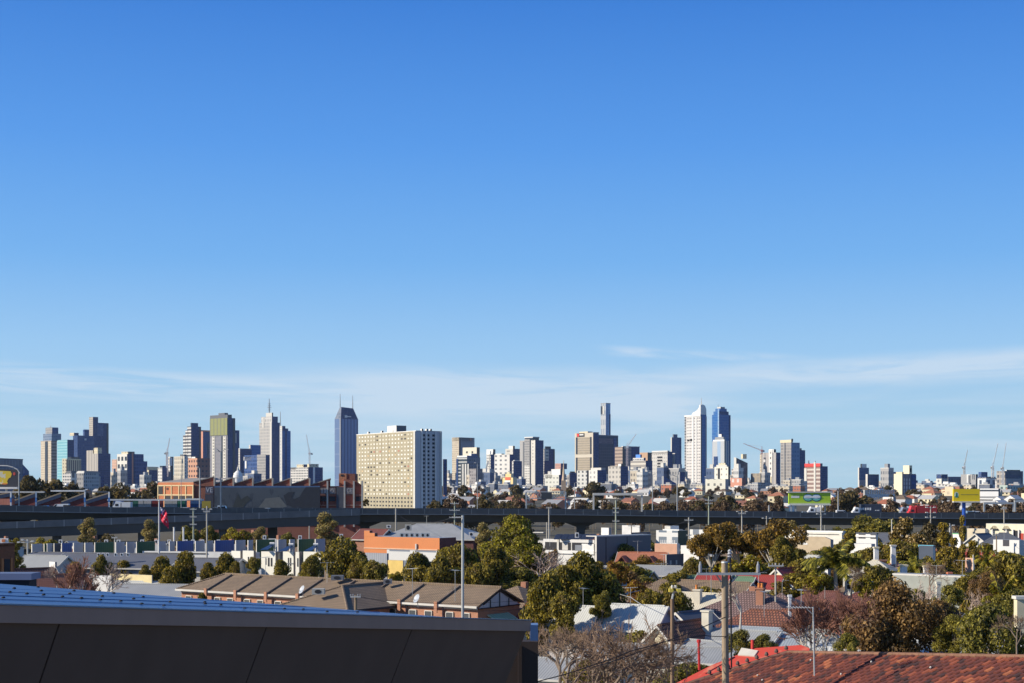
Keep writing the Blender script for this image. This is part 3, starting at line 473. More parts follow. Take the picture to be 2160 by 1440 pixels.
T = Tower('apartment_building', 'white flats with dark blue top floors left of the yellow billboard', 1975, 1986, 1999, 1000, 2200, facade((.72, .70, .62), (.24, .25, .26), 8, 8, .4, .5), facade((.56, .54, .48), (.2, .22, .26), 8, 8, .45, .5), cat='building', th=36); T.blk('blue_top', 1975, 1986, 1999, 999, 1008, navy2, navy2, dz=1).pL('blue_window', 1976, 1985, 1001, 1008, navy, .4).pR('blue_window', 1988, 1998, 1001, 1008, navy, .4)
T = Tower('office_building', 'slate blue block behind the yellow billboard, left of the white striped block', 1998, 2000, 2028, 1004, 2400, dgrey, facade((.17, .19, .27), (.08, .10, .17), 6, 9, .6, .6, .2, .3), cat='building')
T = Tower('office_building', 'white block with upright grey slots directly above the yellow billboard', 2027, 2058, 2063, 999, 2350, strips((.68, .67, .64), (.34, .34, .34), 16, .66, 'u'), dkn, cat='building', th=30); T.pL('dark_slot', 2043, 2046.5, 1001, None, dgrey, .8)
T = Tower('apartment_building', 'white cube flats with navy flat roof right of the white slotted block', 2062, 2080, 2099, 1006, 2250, facade((.70, .70, .68), (.08, .1, .15), 12, 12, .4, .6), facade((.62, .62, .62), (.07, .09, .15), 12, 12, .5, .6), cat='building', th=40); T.blk('plant_room', 2064, 2070, 2083, 994, 1006, navy2, navy2).blk('roof_slab', 2061, 2080, 2100, 1004, 1008, navy, navy, dz=1)
T = Tower('office_building', 'unfinished dark blue office block with scaffolded left end, under two cranes', 2102, 2120, 2158, 992, 2300, facade((.40, .36, .32), (.07, .08, .10), 7, 8, .6, .6, .3, .5), facade((.08, .11, .18), (.05, .08, .14), 8, 14, .9, .8, .15, .1), cat='building', th=40); T.blk('roof_rim', 2121, 2123, 2152, 989.5, 992, WHITE, dkn).pR('grey_band', 2121, 2153, 1008, 1021, mgrey, .8)
T = Tower('apartment_building', 'pale green terraced flats below the unfinished dark office block', 2108, 2125, 2158, 1022, 1900, facade((.46, .54, .50), (.10, .14, .15), 7, 6, .5, .5), facade((.42, .52, .50), (.10, .14, .16), 7, 6, .5, .5), cat='building', th=30)
T = Tower('office_building', 'white panelled low block with dark bands right of the yellow billboard', 2067, 2106, 2110, 1029, 1500, facade((.70, .71, .72), (.05, .06, .08), 40, 7, 1, .25), dgrey, cat='building', th=24)
T = Tower('apartment_building', 'beige rendered block partly behind the left edge of the yellow billboard', 1993, 2011, 2014, 1025, 1700, facade((.74, .62, .44), (.5, .42, .3), 9, 9, .4, .4), OFFW, cat='building', th=30)
T = Tower('shed_building', 'white box building behind the freeway below the cream tower', 1862, 1884, 1890, 1047, 1150, WHITE, GREY, cat='building', th=24)
T = Tower('apartment_building', 'cream block cut by the right edge of the picture', 2154, 2175, 2185, 1039, 1500, CREAM, CREAM, cat='building')
# church spire and white dome
k = 2000 / F
o = thing('church_spire', 'slim pale stone church spire left of the small navy block', 'church', (Xp(1189, 2000), 2000, gz(2000)))
MB().box(Xp(1184.5, 2000), Xp(1193.5, 2000), 1997, 2003, gz(2000) - 1, Zp(1012, 2000)).build('tower_base', paint((.50, .36, .24)), o)
MB().lathe((Xp(1189, 2000), 2000, Zp(1012, 2000)), [(4.2 * k, 0), (2.9 * k, 10 * k), (1.5 * k, 26 * k), (.3 * k, 43 * k)], 8).build('spire', paint((.56, .43, .30)), o)
k = 2500 / F
o = thing('domed_building', 'white dome with lantern behind the sawtooth brick factory', 'dome', (Xp(502, 2500), 2500, gz(2500)))
MB().lathe((Xp(502, 2500), 2500, gz(2500) - 1), [(10 * k, 0), (10 * k, Zp(1006, 2500) - gz(2500) + 1)], 20).build('drum', WHITE, o)
MB().lathe((Xp(502, 2500), 2500, Zp(1006, 2500)), [(10.4 * k, 0), (9.6 * k, 5 * k), (7.4 * k, 10 * k), (4 * k, 13.5 * k), (1.4 * k, 15 * k)], 20).build('dome', WHITE, o)
MB().lathe((Xp(502, 2500), 2500, Zp(991.5, 2500)), [(2.2 * k, 0), (2 * k, 6 * k), (.9 * k, 8 * k), (.3 * k, 12 * k)], 10).build('lantern', OFFW, o)
# ------------------------------------------------------------------ tower cranes
def crane(label, px, yb, yh, jx, jy, D, mw=1.3, cab=WHITE, jm=None, back=7):
    k = D / F; x = Xp(px, D); o = thing('tower_crane', label, 'crane', (x, D, Zp(yb, D)), 'cranes over the skyline')
    jm = jm or WHITE; r = mw * k
    m = MB(); z0, z1 = Zp(yb, D), Zp(yh, D); n = max(3, int((z1 - z0) / (3 * r)))
    for a, b in ((-1, -1), (1, -1), (1, 1), (-1, 1)): m.tube((x + a * r, D + b * r, z0), (x + a * r, D + b * r, z1), r * .4, n=4)
    for i in range(n):
        za, zb_ = z0 + (z1 - z0) * i / n, z0 + (z1 - z0) * (i + 1) / n; s = 1 if i % 2 else -1
        m.tube((x - s * r, D - r, za), (x + s * r, D - r, zb_), r * .3, n=4)
    m.build('mast', jm, o)
    MB().box(x - 2.4 * k, x + 2.4 * k, D - 2 * k, D + 2 * k, z1, z1 + 4 * k).build('cab', cab, o)
    tip = Vector((Xp(jx, D), D, Zp(jy, D))); base = Vector((x, D, z1 + 2 * k)); m = MB(); nj = 9
    up = (tip - base).cross(Vector((0, 1, 0))).normalized() * (1.0 * k)
    for off in (up, -up): m.tube(base + off, tip + off * .4, .42 * k, .3 * k, 4)
    for i in range(nj):
        a, b = base.lerp(tip, i / nj), base.lerp(tip, (i + 1) / nj); s = 1 if i % 2 else -1
        m.tube(a + up * s, b - up * s * .8, .25 * k, n=4)
    JB = m.build('jib', jm, o)
    m = MB(); cb = base + Vector((-(tip.x - base.x), 0, 0)).normalized() * back * k
    m.tube(base, cb, .8 * k, n=4); m.box(cb.x - 1.5 * k, cb.x + 1.5 * k, D - 1.5 * k, D + 1.5 * k, cb.z - 3 * k, cb.z + .5 * k); m.build('counterweight', GREY, JB)
    a_ = base + Vector((0, 0, 9 * k)); MB().tube(base, a_, .5 * k, n=4).tube(a_, base.lerp(tip, .8), .15 * k, n=3).tube(a_, cb, .15 * k, n=3).build('tie', jm, JB)
pinkw = paint((.70, .58, .55), .6, .1); redm = paint((.55, .25, .22), .6, .15)
crane('grey luffing crane rising over the beige gridded block', 352.5, 1004, 956, 358, 923, 2800, 1.6, OFFW, pinkw, 4)
crane('white luffing crane on the low gridded building left of the cream housing slab', 653, 979, 957, 646, 915, 2700, 1.2, WHITE, WHITE, 5)
crane('white and red crane in front of the brown striped block', 1323, 1002, 944, 1342, 914, 2900, 1.4, WHITE, pinkw, 4)
crane('red crane with long jib sloping down from the unfinished grey tower', 1607, 957, 951, 1568, 934, 3150, 1.2, redm, redm, 4)
crane('white crane leaning right above the slotted white block', 2034, 999, 986, 2041, 948, 2350, 1.5, WHITE, OFFW, 3)
crane('thick white crane mast with raised jib left of the unfinished office block', 2094, 1006, 986, 2105, 934, 2250, 1.9, WHITE, WHITE, 3)
crane('rightmost white crane standing in front of the unfinished office block', 2115, 1022, 988, 2122.5, 932, 2200, 1.4, OFFW, WHITE, 3)
# ------------------------------------------------------------------ elevated freeway
def interp(tab, x):
    for (a, ya), (b, yb) in zip(tab, tab[1:]):
        if x <= b: return ya + (yb - ya) * (x - a) / (b - a)
    return tab[-1][1]
FT = [(-400, 1062), (0, 1065), (270, 1069), (540, 1071), (900, 1072), (1200, 1073), (1470, 1077), (1740, 1079.5), (2160, 1082), (2700, 1084)]
def FD(px): return 408 + (px / 2160) * 52
def sweep(mb, stations, prof, mi=0):            # stations: (point, left-normal) ; prof: (across, up) anticlockwise closed
    n = len(prof); b = len(mb.v)
    for p, nx in stations:
        for a, u in prof: mb.v.append((p.x + nx.x * a, p.y + nx.y * a, p.z + u))
    for k in range(len(stations) - 1):
        for i in range(n): j = (i + 1) % n; mb.f.append((b + k * n + i, b + k * n + j, b + (k + 1) * n + j, b + (k + 1) * n + i)); mb.m.append(mi)
    for k in (0, len(stations) - 1): mb.f.append(tuple(b + k * n + i for i in (range(n) if k == 0 else reversed(range(n))))); mb.m.append(mi)
def stations(tab, dfun, pxs):
    P = [Vector((Xp(x, dfun(x)), dfun(x), Zp(interp(tab, x), dfun(x)))) for x in pxs]; out = []
    for i, p in enumerate(P):
        a, b = P[max(0, i - 1)], P[min(len(P) - 1, i + 1)]; t = (b - a); t.z = 0; t.normalize(); out.append((p, Vector((-t.y, t.x, 0))))
    return out
fwc = strips((.29, .275, .255), (.12, .115, .11), 4.6, .955, 'u', .85, .3); fwd = paint((.10, .10, .10), .9, .25, .12); fwn = paint((.09, .105, .13), .7, .2, .1); asph = paint((.05, .05, .052), .9, .2, .3)
pxs = list(range(-400, 2701, 100))
fw = thing('elevated_freeway', 'long grey concrete elevated freeway crossing the whole picture on piers', 'freeway', (0, 430, 0))
S = stations(FT, FD, pxs)
def part(name, prof, mat, S_=None, par=None):
    m = MB(); sweep(m, S_ or S, prof); return m.build(name, mat, par or fw)
part('near_parapet', [(0, 0), (0, -1.75), (.35, -1.75), (.35, 0)], fwc)
part('near_parapet_lip', [(-.12, -1.55), (-.12, -1.8), (-.003, -1.8), (-.003, -1.55)], paint((.24, .24, .24), .85, .2, .2))
part('deck', [(.36, -1.35), (.36, -1.78), (25, -1.78), (25, -1.35)], asph)
part('far_parapet', [(25.01, -.1), (25.01, -1.78), (25.3, -1.78), (25.3, -.1)], fwc)
part('median_barrier', [(12.3, -.55), (12.2, -1.346), (12.9, -1.346), (12.8, -.55)], fwc)
part('box_girder', [(3.0, -1.79), (4.8, -4.1), (20, -4.1), (22, -1.79)], fwd)
for i, px in enumerate((30, 215, 395, 575, 770, 1012, 1225, 1436, 1655, 1880, 2110)):
    d = FD(px) + 12; x = Xp(px, d); zt = Zp(interp(FT, px), FD(px)) - 4.11
    p = MB(); p.prism([(x - 1.3, d - 1, -.5), (x + 1.3, d - 1, -.5), (x + 1.3, d + 1, -.5), (x - 1.3, d + 1, -.5)], [(x - 1.3, d - 1, zt - 1.6), (x + 1.3, d - 1, zt - 1.6), (x + 1.3, d + 1, zt - 1.6), (x - 1.3, d + 1, zt - 1.6)])
    p.prism([(x - 1.3, d - 1.1, zt - 1.597), (x + 1.3, d - 1.1, zt - 1.597), (x + 1.3, d + 1.1, zt - 1.597), (x - 1.3, d + 1.1, zt - 1.597)], [(x - 5.5, d - 1.1, zt - .01), (x + 5.5, d - 1.1, zt - .01), (x + 5.5, d + 1.1, zt - .01), (x - 5.5, d + 1.1, zt - .01)])
    p.build('pier', fwd, fw)
# lower ramp that climbs into the freeway from the left
RT = [(-400, 1112), (0, 1100), (270, 1090), (540, 1080), (660, 1075.5), (760, 1072.4)]
def RD(px): return 384 + max(0, px + 400) / 1160 * 41.6
S2 = stations(RT, RD, [-400, -300, -200, -100, 0, 100, 200, 300, 400, 480, 560, 620, 660, 710, 760])
rp = thing('freeway_ramp', 'lower concrete ramp rising to join the freeway at the left', 'ramp', (Xp(0, 390), 390, 0))
part('near_parapet', [(0, 0), (0, -1.9), (.3, -1.9), (.3, 0)], strips((.42, .40, .37), (.18, .17, .165), 4.6, .955, 'u', .85, .3), S2, rp); part('deck', [(.31, -1.4), (.31, -1.88), (9, -1.88), (9, -1.4)], asph, S2, rp); part('box_girder', [(.5, -1.91), (1.2, -4.6), (7, -4.6), (8, -1.91)], fwd, S2, rp)
for px in (-60, 120, 300, 470):
    d = RD(px) + 4; x = Xp(px, d); zt = Zp(interp(RT, px), RD(px)) - 4.61; MB().box(x - 1, x + 1, d - 1, d + 1, -.5, zt).build('pier', fwd, rp)
# ------------------------------------------------------------------ vehicles on the freeway
rub = paint((.012, .012, .013), .9)
def road(px, lane=4.5):                          # a point on the deck at a given picture column
    d0 = FD(px); d = d0 + lane; return Xp(px, d), d, Zp(interp(FT, px), d0) - 1.345
def wheels(o, x, d, z, xs, r, wd):
    for xx in xs:
        for s in (-1, 1):
            m = MB(); m.tube((x + xx, d + s * wd - .12, z + r), (x + xx, d + s * wd + .12, z + r), r, r, 10); m.build('wheel', rub, o)
def lift(px, lane, up=0): x, d, z = road(px, lane); return x, d, z + up
def car(px, col, label, kind='car', lane=4.5, L=4.4, flip=1):
    x, d, z = road(px, lane); o = thing('parked_car' if False else kind, label, kind, (x, d, z), 'vehicles on the freeway')
    van = kind == 'van'; h = 2.1 if van else 1.45; wd = .85
    if van: pr = [(-.5, .3), (.46, .3), (.5, .9), (.40, 1.15), (.27, 2.0), (-.48, 2.1), (-.5, 1.9)]; gl = [(.24, 1.25), (.37, 1.25), (.25, 1.92), (.14, 1.92)]
    else: pr = [(-.5, .28), (.5, .28), (.5, .75), (.28, .9), (.12, 1.4), (-.25, 1.45), (-.45, .98), (-.5, .9)]; gl = [(-.38, .95), (.22, .93), (.10, 1.33), (-.24, 1.37)]
    n = len(pr); m = MB(); A = [(x + flip * a * L, d - wd, z + u) for a, u in pr]; B = [(p[0], d + wd, p[2]) for p in A]
    m.add(A + B, [tuple(range(n)), tuple(reversed(range(n, 2 * n)))] + [(i, (i + 1) % n, n + (i + 1) % n, n + i) for i in range(n)]); m.build('body', paint(col, .25, .05), o)
    m = MB(); A = [(x + flip * a * L, d - wd - .02, z + u) for a, u in gl]; B = [(p[0], d + wd + .02, p[2]) for p in A]; k = len(gl)
    m.add(A + B, [tuple(range(k)), tuple(reversed(range(k, 2 * k)))] + [(i, (i + 1) % k, k + (i + 1) % k, k + i) for i in range(k)]); m.build('side_window', DARK, o)
    if van:
        m = MB().box(x - flip * .30 * L - .5, x - flip * .30 * L + 1.6, d - wd - .02, d - wd - .001, z + 1.25, z + 1.75); m.build('rear_window', DARK, o)
    wheels(o, x, d, z, (-.32 * L, .32 * L), .33, wd - .1); return o
def truck(px, cabc, boxc, label, LB=9.0, hb=3.6, flip=1, lane=4.5, mark=None, cabh=2.9):
    x, d, z = road(px, lane); o = thing('truck', label, 'truck', (x, d, z), 'vehicles on the freeway'); wd = 1.2
    cx = x - flip * (LB / 2 + 1.4)
    pr = [(-1.2, .5), (1.1, .5), (1.1, cabh), (-.3, cabh + .25), (-.8, 2.0), (-1.2, 1.7)]; n = len(pr)
    A = [(cx + flip * a, d - wd, z + u) for a, u in pr]; B = [(p[0], d + wd, p[2]) for p in A]
    mb_ = MB().add(A + B, [tuple(range(n)), tuple(reversed(range(n, 2 * n)))] + [(i, (i + 1) % n, n + (i + 1) % n, n + i) for i in range(n)]); CB = mb_.build('cab', paint(cabc, .3, .05), o)
    MB().box(cx - .45, cx + .45, d - wd - .03, d - wd - .002, z + 1.7, z + 2.4).build('side_window', DARK, CB)
    bx = MB().box(x - LB / 2, x + LB / 2, d - wd - .05, d + wd + .05, z + 1.1, z + hb).build('box_body', paint(boxc, .5, .12), o)
    MB().box(x - LB / 2, x + LB / 2, d - .9, d + .9, z + .7, z + 1.09).build('chassis', rub, o)
    if mark: mark(o, bx, x, d - wd - .08, z)
    wheels(o, x, d, z, (-LB * .38, LB * .30, LB * .42, -flip * (LB / 2 + 1.4)), .48, wd - .15); return o
car(128, (.80, .80, .80), 'white van driving on the freeway before the dark red shed', 'van', 2.5, 5.0, -1)
car(96, (.10, .30, .50), 'small blue car left of the white van', 'car', 10, 2.6, -1)
truck(268, (.80, .80, .78), (.72, .72, .70), 'white truck with pale box body left of the flag', 2.6, 2.9, 1, 3.0)
car(393, (.78, .78, .78), 'white car just right of the flag', 'car', 3, 3.9)
car(470, (.55, .62, .68), 'silver van by the tall twin arm lamp post', 'van', 3, 2.9)
car(455, (.12, .13, .15), 'dark car behind the silver van', 'car', 9, 3.2)
car(566, (.70, .68, .64), 'pale car low behind the parapet in front of the mural', 'car', 3, 3.2)
def letters(o, bx, x, yy, z):
    m = MB()
    for k in range(5): m.box(x - 3.6 + k * .75, x - 3.1 + k * .75, yy, yy + .025, z + 2.1 + (k % 2) * .1, z + 2.9)
    for k in range(3): m.box(x + 1.2 + k * .5, x + 1.5 + k * .5, yy, yy + .025, z + 1.9, z + 2.2)
    m.build('lettering', WHITE, o)
truck(1836, (.80, .80, .80), (.04, .05, .08), 'articulated truck with white cab and dark blue lettered trailer', 6.6, 4.0, 1, 4, letters)
truck(1953, (.75, .05, .05), (.36, .03, .03), 'red truck with dark panelled trailer behind the flowering tree', 6.5, 3.7, 1, 4, None, 3.4)
truck(1924, (.25, .28, .32), (.20, .25, .33), 'grey blue box truck just left of the red truck', 2.9, 3.4, 1, 9)
truck(1726, (.76, .76, .76), (.74, .74, .74), 'small white box truck right under the green billboard', 1.6, 3.0, 1, 3)
car(1699, (.45, .58, .75), 'light blue car below the green billboard', 'car', 3, 3.6); car(1775, (.75, .75, .76), 'white van close left of the articulated truck', 'van', 3, 3.4)
car(2049, (.20, .30, .42), 'blue van right of the yellow billboard post', 'van', 3, 3.2); car(2061, (.74, .75, .76), 'white van behind the blue van', 'van', 3, 2.6); car(2072, (.35, .38, .60), 'violet blue car at the left post of the right gantry', 'car', 3, 2.4)
# ------------------------------------------------------------------ poles, lamps, gantries
def pole(label, px, yt, d, r=.14, arms=(), mat=None, z0=None, name='utility_pole', cat='pole', group=None, ins=True, lamps=(), rtop=None):
    x = Xp(px, d); zt = Zp(yt, d); z0 = gz(d) - .3 if z0 is None else z0; o = thing(name, label, cat, (x, d, z0), group); mt = mat or WOOD
    MB().tube((x, d, z0), (x, d, zt), r, rtop or r * .75, 10).build('post', mt, o)
    for ya, hw in arms:
        z = Zp(ya, d); hm = hw * d / F; CA = MB().box(x - hm, x + hm, d - r * 1.1 - .12, d - r * 1.1, z - .07, z + .07).build('crossarm', paint((.55, .54, .50), .7), o)
        if ins:
            for fx in (-.92, -.45, .45, .92): MB().lathe((x + fx * hm, d - r * 1.1 - .06, z + .07), [(.05, 0), (.07, .08), (.04, .2)], 6).build('insulator', GREY, CA)
    for dx, y1, y2, hl in lamps:                   # arm from the post to a lamp head dx pixels away
        p, q = Vector((x, d, Zp(y1, d))), Vector((Xp(px + dx, d), d, Zp(y2, d)))
        LA = MB().tube(p, q, r * .45, r * .4, 6).build('lamp_arm', mt, o); s = 1 if dx > 0 else -1
        MB().box(min(q.x, q.x + s * hl), max(q.x, q.x + s * hl), d - .2, d + .2, q.z - .06, q.z + .16).build('lamp_head', OFFW, LA)
    return o
lg = paint((.36, .37, .37), .5, .15, 1, .3)
def fpole(px, yt, label, lamps=(), r=.17, lane=26, **kw): d = FD(px) + lane; return pole(label, px, yt, d, r, (), lg, Zp(interp(FT, px), FD(px)) - 1.4, 'street_lamp', 'street lamp', 'lamp posts along the freeway', lamps=lamps, **kw)
fpole(465.5, 950, 'tall freeway lamp post with two drooping heads before the green topped tower', ((-8, 952, 946, 1), (9, 952, 947, 1), (-5, 952, 950, .8)), .24, 2)
fpole(421.5, 986, 'grey camera mast with bracket left of the brick factory corner', ((-2, 990, 984, .8),), .24, 2)
fpole(382, 1000, 'very thin mast in front of the orange wall', (), .1, 3)
fpole(1007, 975, 'thin freeway lamp post left of the truss gantry', ((-3, 975, 975, .6),), .13, 3)
fpole(1212, 1017, 'short freeway lamp post left of the white portal gantry', ((3, 1018, 1017, .8),), .15, 27)
fpole(1376.5, 1001, 'freeway lamp post right of the white portal gantry', ((-3, 1000, 996, .6), (3, 1001, 999, .5)), .2, 2)
fpole(1428.5, 1002, 'freeway lamp post with broad twin head below the white gridded tower', ((-9, 1004, 1001, 1.2), (5, 1003, 985, .2)), .22, 3)
fpole(1622, 1064, 'stub of a grey post above the brown trees', (), .3, 20); fpole(1768, 1034, 'plain freeway lamp post just right of the green billboard', (), .26, 3)
fpole(40, 996, 'curved arm lamp post at the left edge', (), .22, 3)
ca = MB(); dcv = FD(40) + 3; cpts = [(42, 997), (37, 989), (28, 984.5), (16, 981.5), (0, 981), (-14, 982)]
for a, b in zip(cpts, cpts[1:]): ca.tube((Xp(a[0], dcv), dcv, Zp(a[1], dcv)), (Xp(b[0], dcv), dcv, Zp(b[1], dcv)), .2, .17, 6, cap=False)
lampo = [o for o in bpy.data.objects if o.get('label', '').startswith('curved arm')][0]; ca.build('curved_arm', OFFW, lampo)
for px, lb in ((23, 'white post at the left edge by the salmon container'), (76, 'white post with blue foot before the first red gable'), (179, 'white post with blue foot before the third red gable'), (230, 'light blue post at the right end of the red shed')):
    d = FD(px) + 3; z0 = Zp(interp(FT, px), FD(px)) - 1.4; o = thing('post', lb, 'post', (Xp(px, d), d, z0), 'white posts on the freeway edge')
    MB().box(Xp(px - 1.3, d), Xp(px + 1.3, d), d - .2, d + .2, z0, Zp(1036, d)).build('post_shaft', WHITE, o); MB().box(Xp(px - 1.6, d), Xp(px + 1.6, d), d - .25, d + .25, Zp(1058, d), Zp(1048, d)).build('blue_band', paint((.06, .20, .48)), o)
def gantry(label, xa, xb, yt, hb, truss, d, sign=None, col=None):
    o = thing('sign_gantry', label, 'gantry', (Xp(xa, d), d, Zp(1072, d)), 'gantries over the freeway'); c = col or GALV
    for x in (xa, xb): MB().box(Xp(x, d) - .25, Xp(x, d) + .25, d - .25, d + .25, Zp(1078, d), Zp(yt, d)).build('leg', c, o)
    X0, X1, z1, z0 = Xp(xa, d), Xp(xb, d), Zp(yt, d), Zp(yt + hb, d)
    m = MB()
    if truss:
        for z in (z0, z1):
            for dy in (-.8, .8): m.box(X0, X1, d + dy - .12, d + dy + .12, z - .12, z + .12)
        n = 12
        for i in range(n):
            a, b = X0 + (X1 - X0) * i / n, X0 + (X1 - X0) * (i + 1) / n; s = i % 2
            m.tube((a, d - .8, z1 if s else z0), (b, d - .8, z0 if s else z1), .09, n=4); m.tube((a, d + .8, z0 if s else z1), (b, d + .8, z1 if s else z0), .09, n=4)
    else: m.box(X0 - .2, X1 + .2, d - .5, d + .5, z0, z1)
    m.build('beam', c, o)
    if sign: MB().box(Xp(sign[0], d), Xp(sign[1], d), d - 1.2, d - .95, Zp(sign[3], d), Zp(sign[2], d)).build('sign_back', paint((.05, .055, .065), .6), o)
    return o
gantry('open truss gantry with dark sign board left of the white portal', 1110, 1193, 1036, 14, True, 470, (1142, 1164, 1037, 1051))
gantry('pale portal gantry with plain white beam at the picture centre', 1252, 1354, 1038.5, 5, False, 440, None, OFFW)
gantry('galvanised portal gantry below the unfinished office block', 2076, 2138, 1058, 4, False, 470); gantry('portal gantry cut by the right edge', 2141, 2215, 1054, 4, False, 455)
# ------------------------------------------------------------------ billboards
bo = thing('billboard', 'lime green billboard with overlapping ovals logo beyond the freeway', 'billboard', (Xp(1708, 480), 480, 0), 'billboards by the freeway'); d = 480
lime = paint((.42, .62, .03), .5, .15, .15); dgreen = paint((.02, .22, .14), .5); navyc = paint((.02, .05, .16), .5); mint = paint((.16, .55, .42), .5)
MB().box(Xp(1664, d), Xp(1752, d), d, d + 1.2, Zp(1063, d), Zp(1038, d)).build('panel', lime, bo)
MB().box(Xp(1661, d), Xp(1755, d), d - .4, d + 1.5, Zp(1038, d), Zp(1035.5, d)).build('top_rail', OFFW, bo); MB().box(Xp(1664, d), Xp(1752, d), d - .9, d + 1.5, Zp(1064.5, d), Zp(1062.5, d)).build('catwalk', WHITE, bo)
for x in (1669, 1678, 1740): MB().box(Xp(x, d), Xp(x + 2.2, d), d + .3, d + .8, -1, Zp(1064.5, d)).build('post', GALV, bo)
def disc(px, py, rx, ry, y, mat, name, par, dd):
    m = MB(); k = dd / F; n = 24; c = (Xp(px, dd), Zp(py, dd)); A = [(c[0] + rx * k * math.cos(6.28319 * i / n), y, c[1] + ry * k * math.sin(6.28319 * i / n)) for i in range(n)]
    B = [(p[0], y + .03, p[2]) for p in A]; m.add(A + B, [tuple(range(n)), tuple(reversed(range(n, 2 * n)))] + [(i, n + i, n + (i + 1) % n, (i + 1) % n) for i in range(n)]); return m.build(name, mat, par)
for i, px in enumerate((1704.5, 1722)): disc(px, 1048.5, 10.5, 8.2, d - .05 - i * .002, navyc, 'logo_shadow', bo, d); disc(px, 1048, 9.2, 6.8, d - .09 - i * .002, dgreen if False else mint, 'logo_oval', bo, d); disc(px - .4, 1046.6, 8.6, 4.2, d - .13 - i * .002, lblue if False else paint((.60, .72, .80), .5), 'logo_highlight', bo, d)
MB().box(Xp(1669, d), Xp(1686, d), d - .05, d - .02, Zp(1049, d), Zp(1044.5, d)).build('white_caption', WHITE, bo); MB().box(Xp(1697, d), Xp(1730, d), d - .2, d - .16, Zp(1048.6, d), Zp(1045.2, d)).build('logo_band', WHITE, bo)
MB().box(Xp(1665, d), Xp(1751, d), d - .05, d - .02, Zp(1062.5, d), Zp(1059.5, d)).build('pale_strip', paint((.45, .50, .30)), bo)
def text(body, px, py, hpx, d, mat, par, name='lettering', wpx=None, y=None):
    cu = bpy.data.curves.new(name, 'FONT'); cu.body = body; cu.align_x = 'CENTER'; cu.align_y = 'CENTER'; cu.size = 1; cu.extrude = .02
    tmp = bpy.data.objects.new(name, cu); COL.objects.link(tmp); dg = bpy.context.evaluated_depsgraph_get(); dg.update(); me = bpy.data.meshes.new_from_object(tmp.evaluated_get(dg)); bpy.data.objects.remove(tmp)
    co = np.array([v.co[:] for v in me.vertices]); w0, h0 = np.ptp(co[:, 0]), np.ptp(co[:, 1]); k = d / F; sy = hpx * k / h0; sx = (wpx * k / w0) if wpx else sy
    c = (co.max(0) + co.min(0)) / 2; yy = (d if y is None else y); off = WL[par.name]
    for v in me.vertices: p = v.co; v.co = (Xp(px, d) + (p.x - c[0]) * sx - off.x, yy + p.z * -.5 - off.y, Zp(py, d) + (p.y - c[1]) * sy - off.z)
    me.materials.clear(); me.materials.append(mat); o = bpy.data.objects.new(name, me); COL.objects.link(o); o.parent = par; return o
bo = thing('billboard', 'bright yellow billboard on a thick blue post at the right', 'billboard', (Xp(2037, 395), 395, 0), 'billboards by the freeway'); d = 395
MB().box(Xp(2011, d), Xp(2067, d), d, d + .8, Zp(1056, d), Zp(1030, d)).build('panel', paint((.85, .62, .01), .5, .08, .15), bo); MB().box(Xp(2011, d), Xp(2067, d), d - .3, d + 1, Zp(1058.5, d), Zp(1056, d)).build('catwalk', OFFW, bo)
MB().tube((Xp(2037, d), d + 1.4, -1), (Xp(2036.5, d), d + 1.4, Zp(1058.4, d)), .5, .5, 14).build('post', paint((.02, .09, .42), .4), bo)
lb = MB()
for a, b, y0, y1 in ((-1.2, 1.2, 1038, 1042), (-1.8, 1.8, 1042, 1045), (-3.4, 3.4, 1045.4, 1047.5)): lb.box(Xp(2017.5 + a, d), Xp(2017.5 + b, d), d - .06, d - .01, Zp(y1, d), Zp(y0, d))
lb.build('green_emblem', dgreen, bo)
disc(2017.5, 1042.5, 4.6, 6.4, d - .008, paint((.75, .78, .62)), 'emblem_ground', bo, d)
MB().box(Xp(2026, d), Xp(2063, d), d - .03, d - .004, Zp(1042.6, d), Zp(1041, d)).build('grey_text_line', paint((.42, .34, .05)), bo)
bo = thing('billboard', 'dark billboard with yellow and red picture at the left edge', 'billboard', (Xp(15, 470), 470, 0), 'billboards by the freeway'); d = 470
MB().box(Xp(-40, d), Xp(38, d), d, d + 1, Zp(1027, d), Zp(989, d)).build('panel', paint((.05, .05, .06), .5), bo); MB().box(Xp(-40, d), Xp(38, d), d - .8, d + 1, Zp(1030, d), Zp(1026, d)).build('catwalk', WHITE, bo)
for x in (-20, 10): MB().box(Xp(x, d), Xp(x + 4, d), d + .3, d + .8, -1, Zp(1030, d)).build('post', GALV, bo)
poly = [(-30, 992), (0, 991.5), (22, 992.5), (25, 998), (23, 1005), (18, 1008), (15, 1014), (17, 1018), (5, 1020), (-30, 1021)]
m = MB(); A = [(Xp(x, d), d - .05, Zp(y, d)) for x, y in poly]; m.add(A, [tuple(reversed(range(len(A))))]); pm, t_, b_ = newmat('picture'); n_ = noise(t_, .25, detail=5)
t_.links.new(mixc(t_, mth(t_, 'GREATER_THAN', n_, .56), (.80, .58, .04), (.72, .68, .50)), b_.inputs['Base Color']); m.build('yellow_picture', pm, bo)
disc(30, 998, 2.6, 3.4, d - .06, paint((.6, .08, .06)), 'red_spot', bo, d); disc(10, 1019, 6, 1.6, d - .06, paint((.75, .25, .05)), 'orange_spot', bo, d)
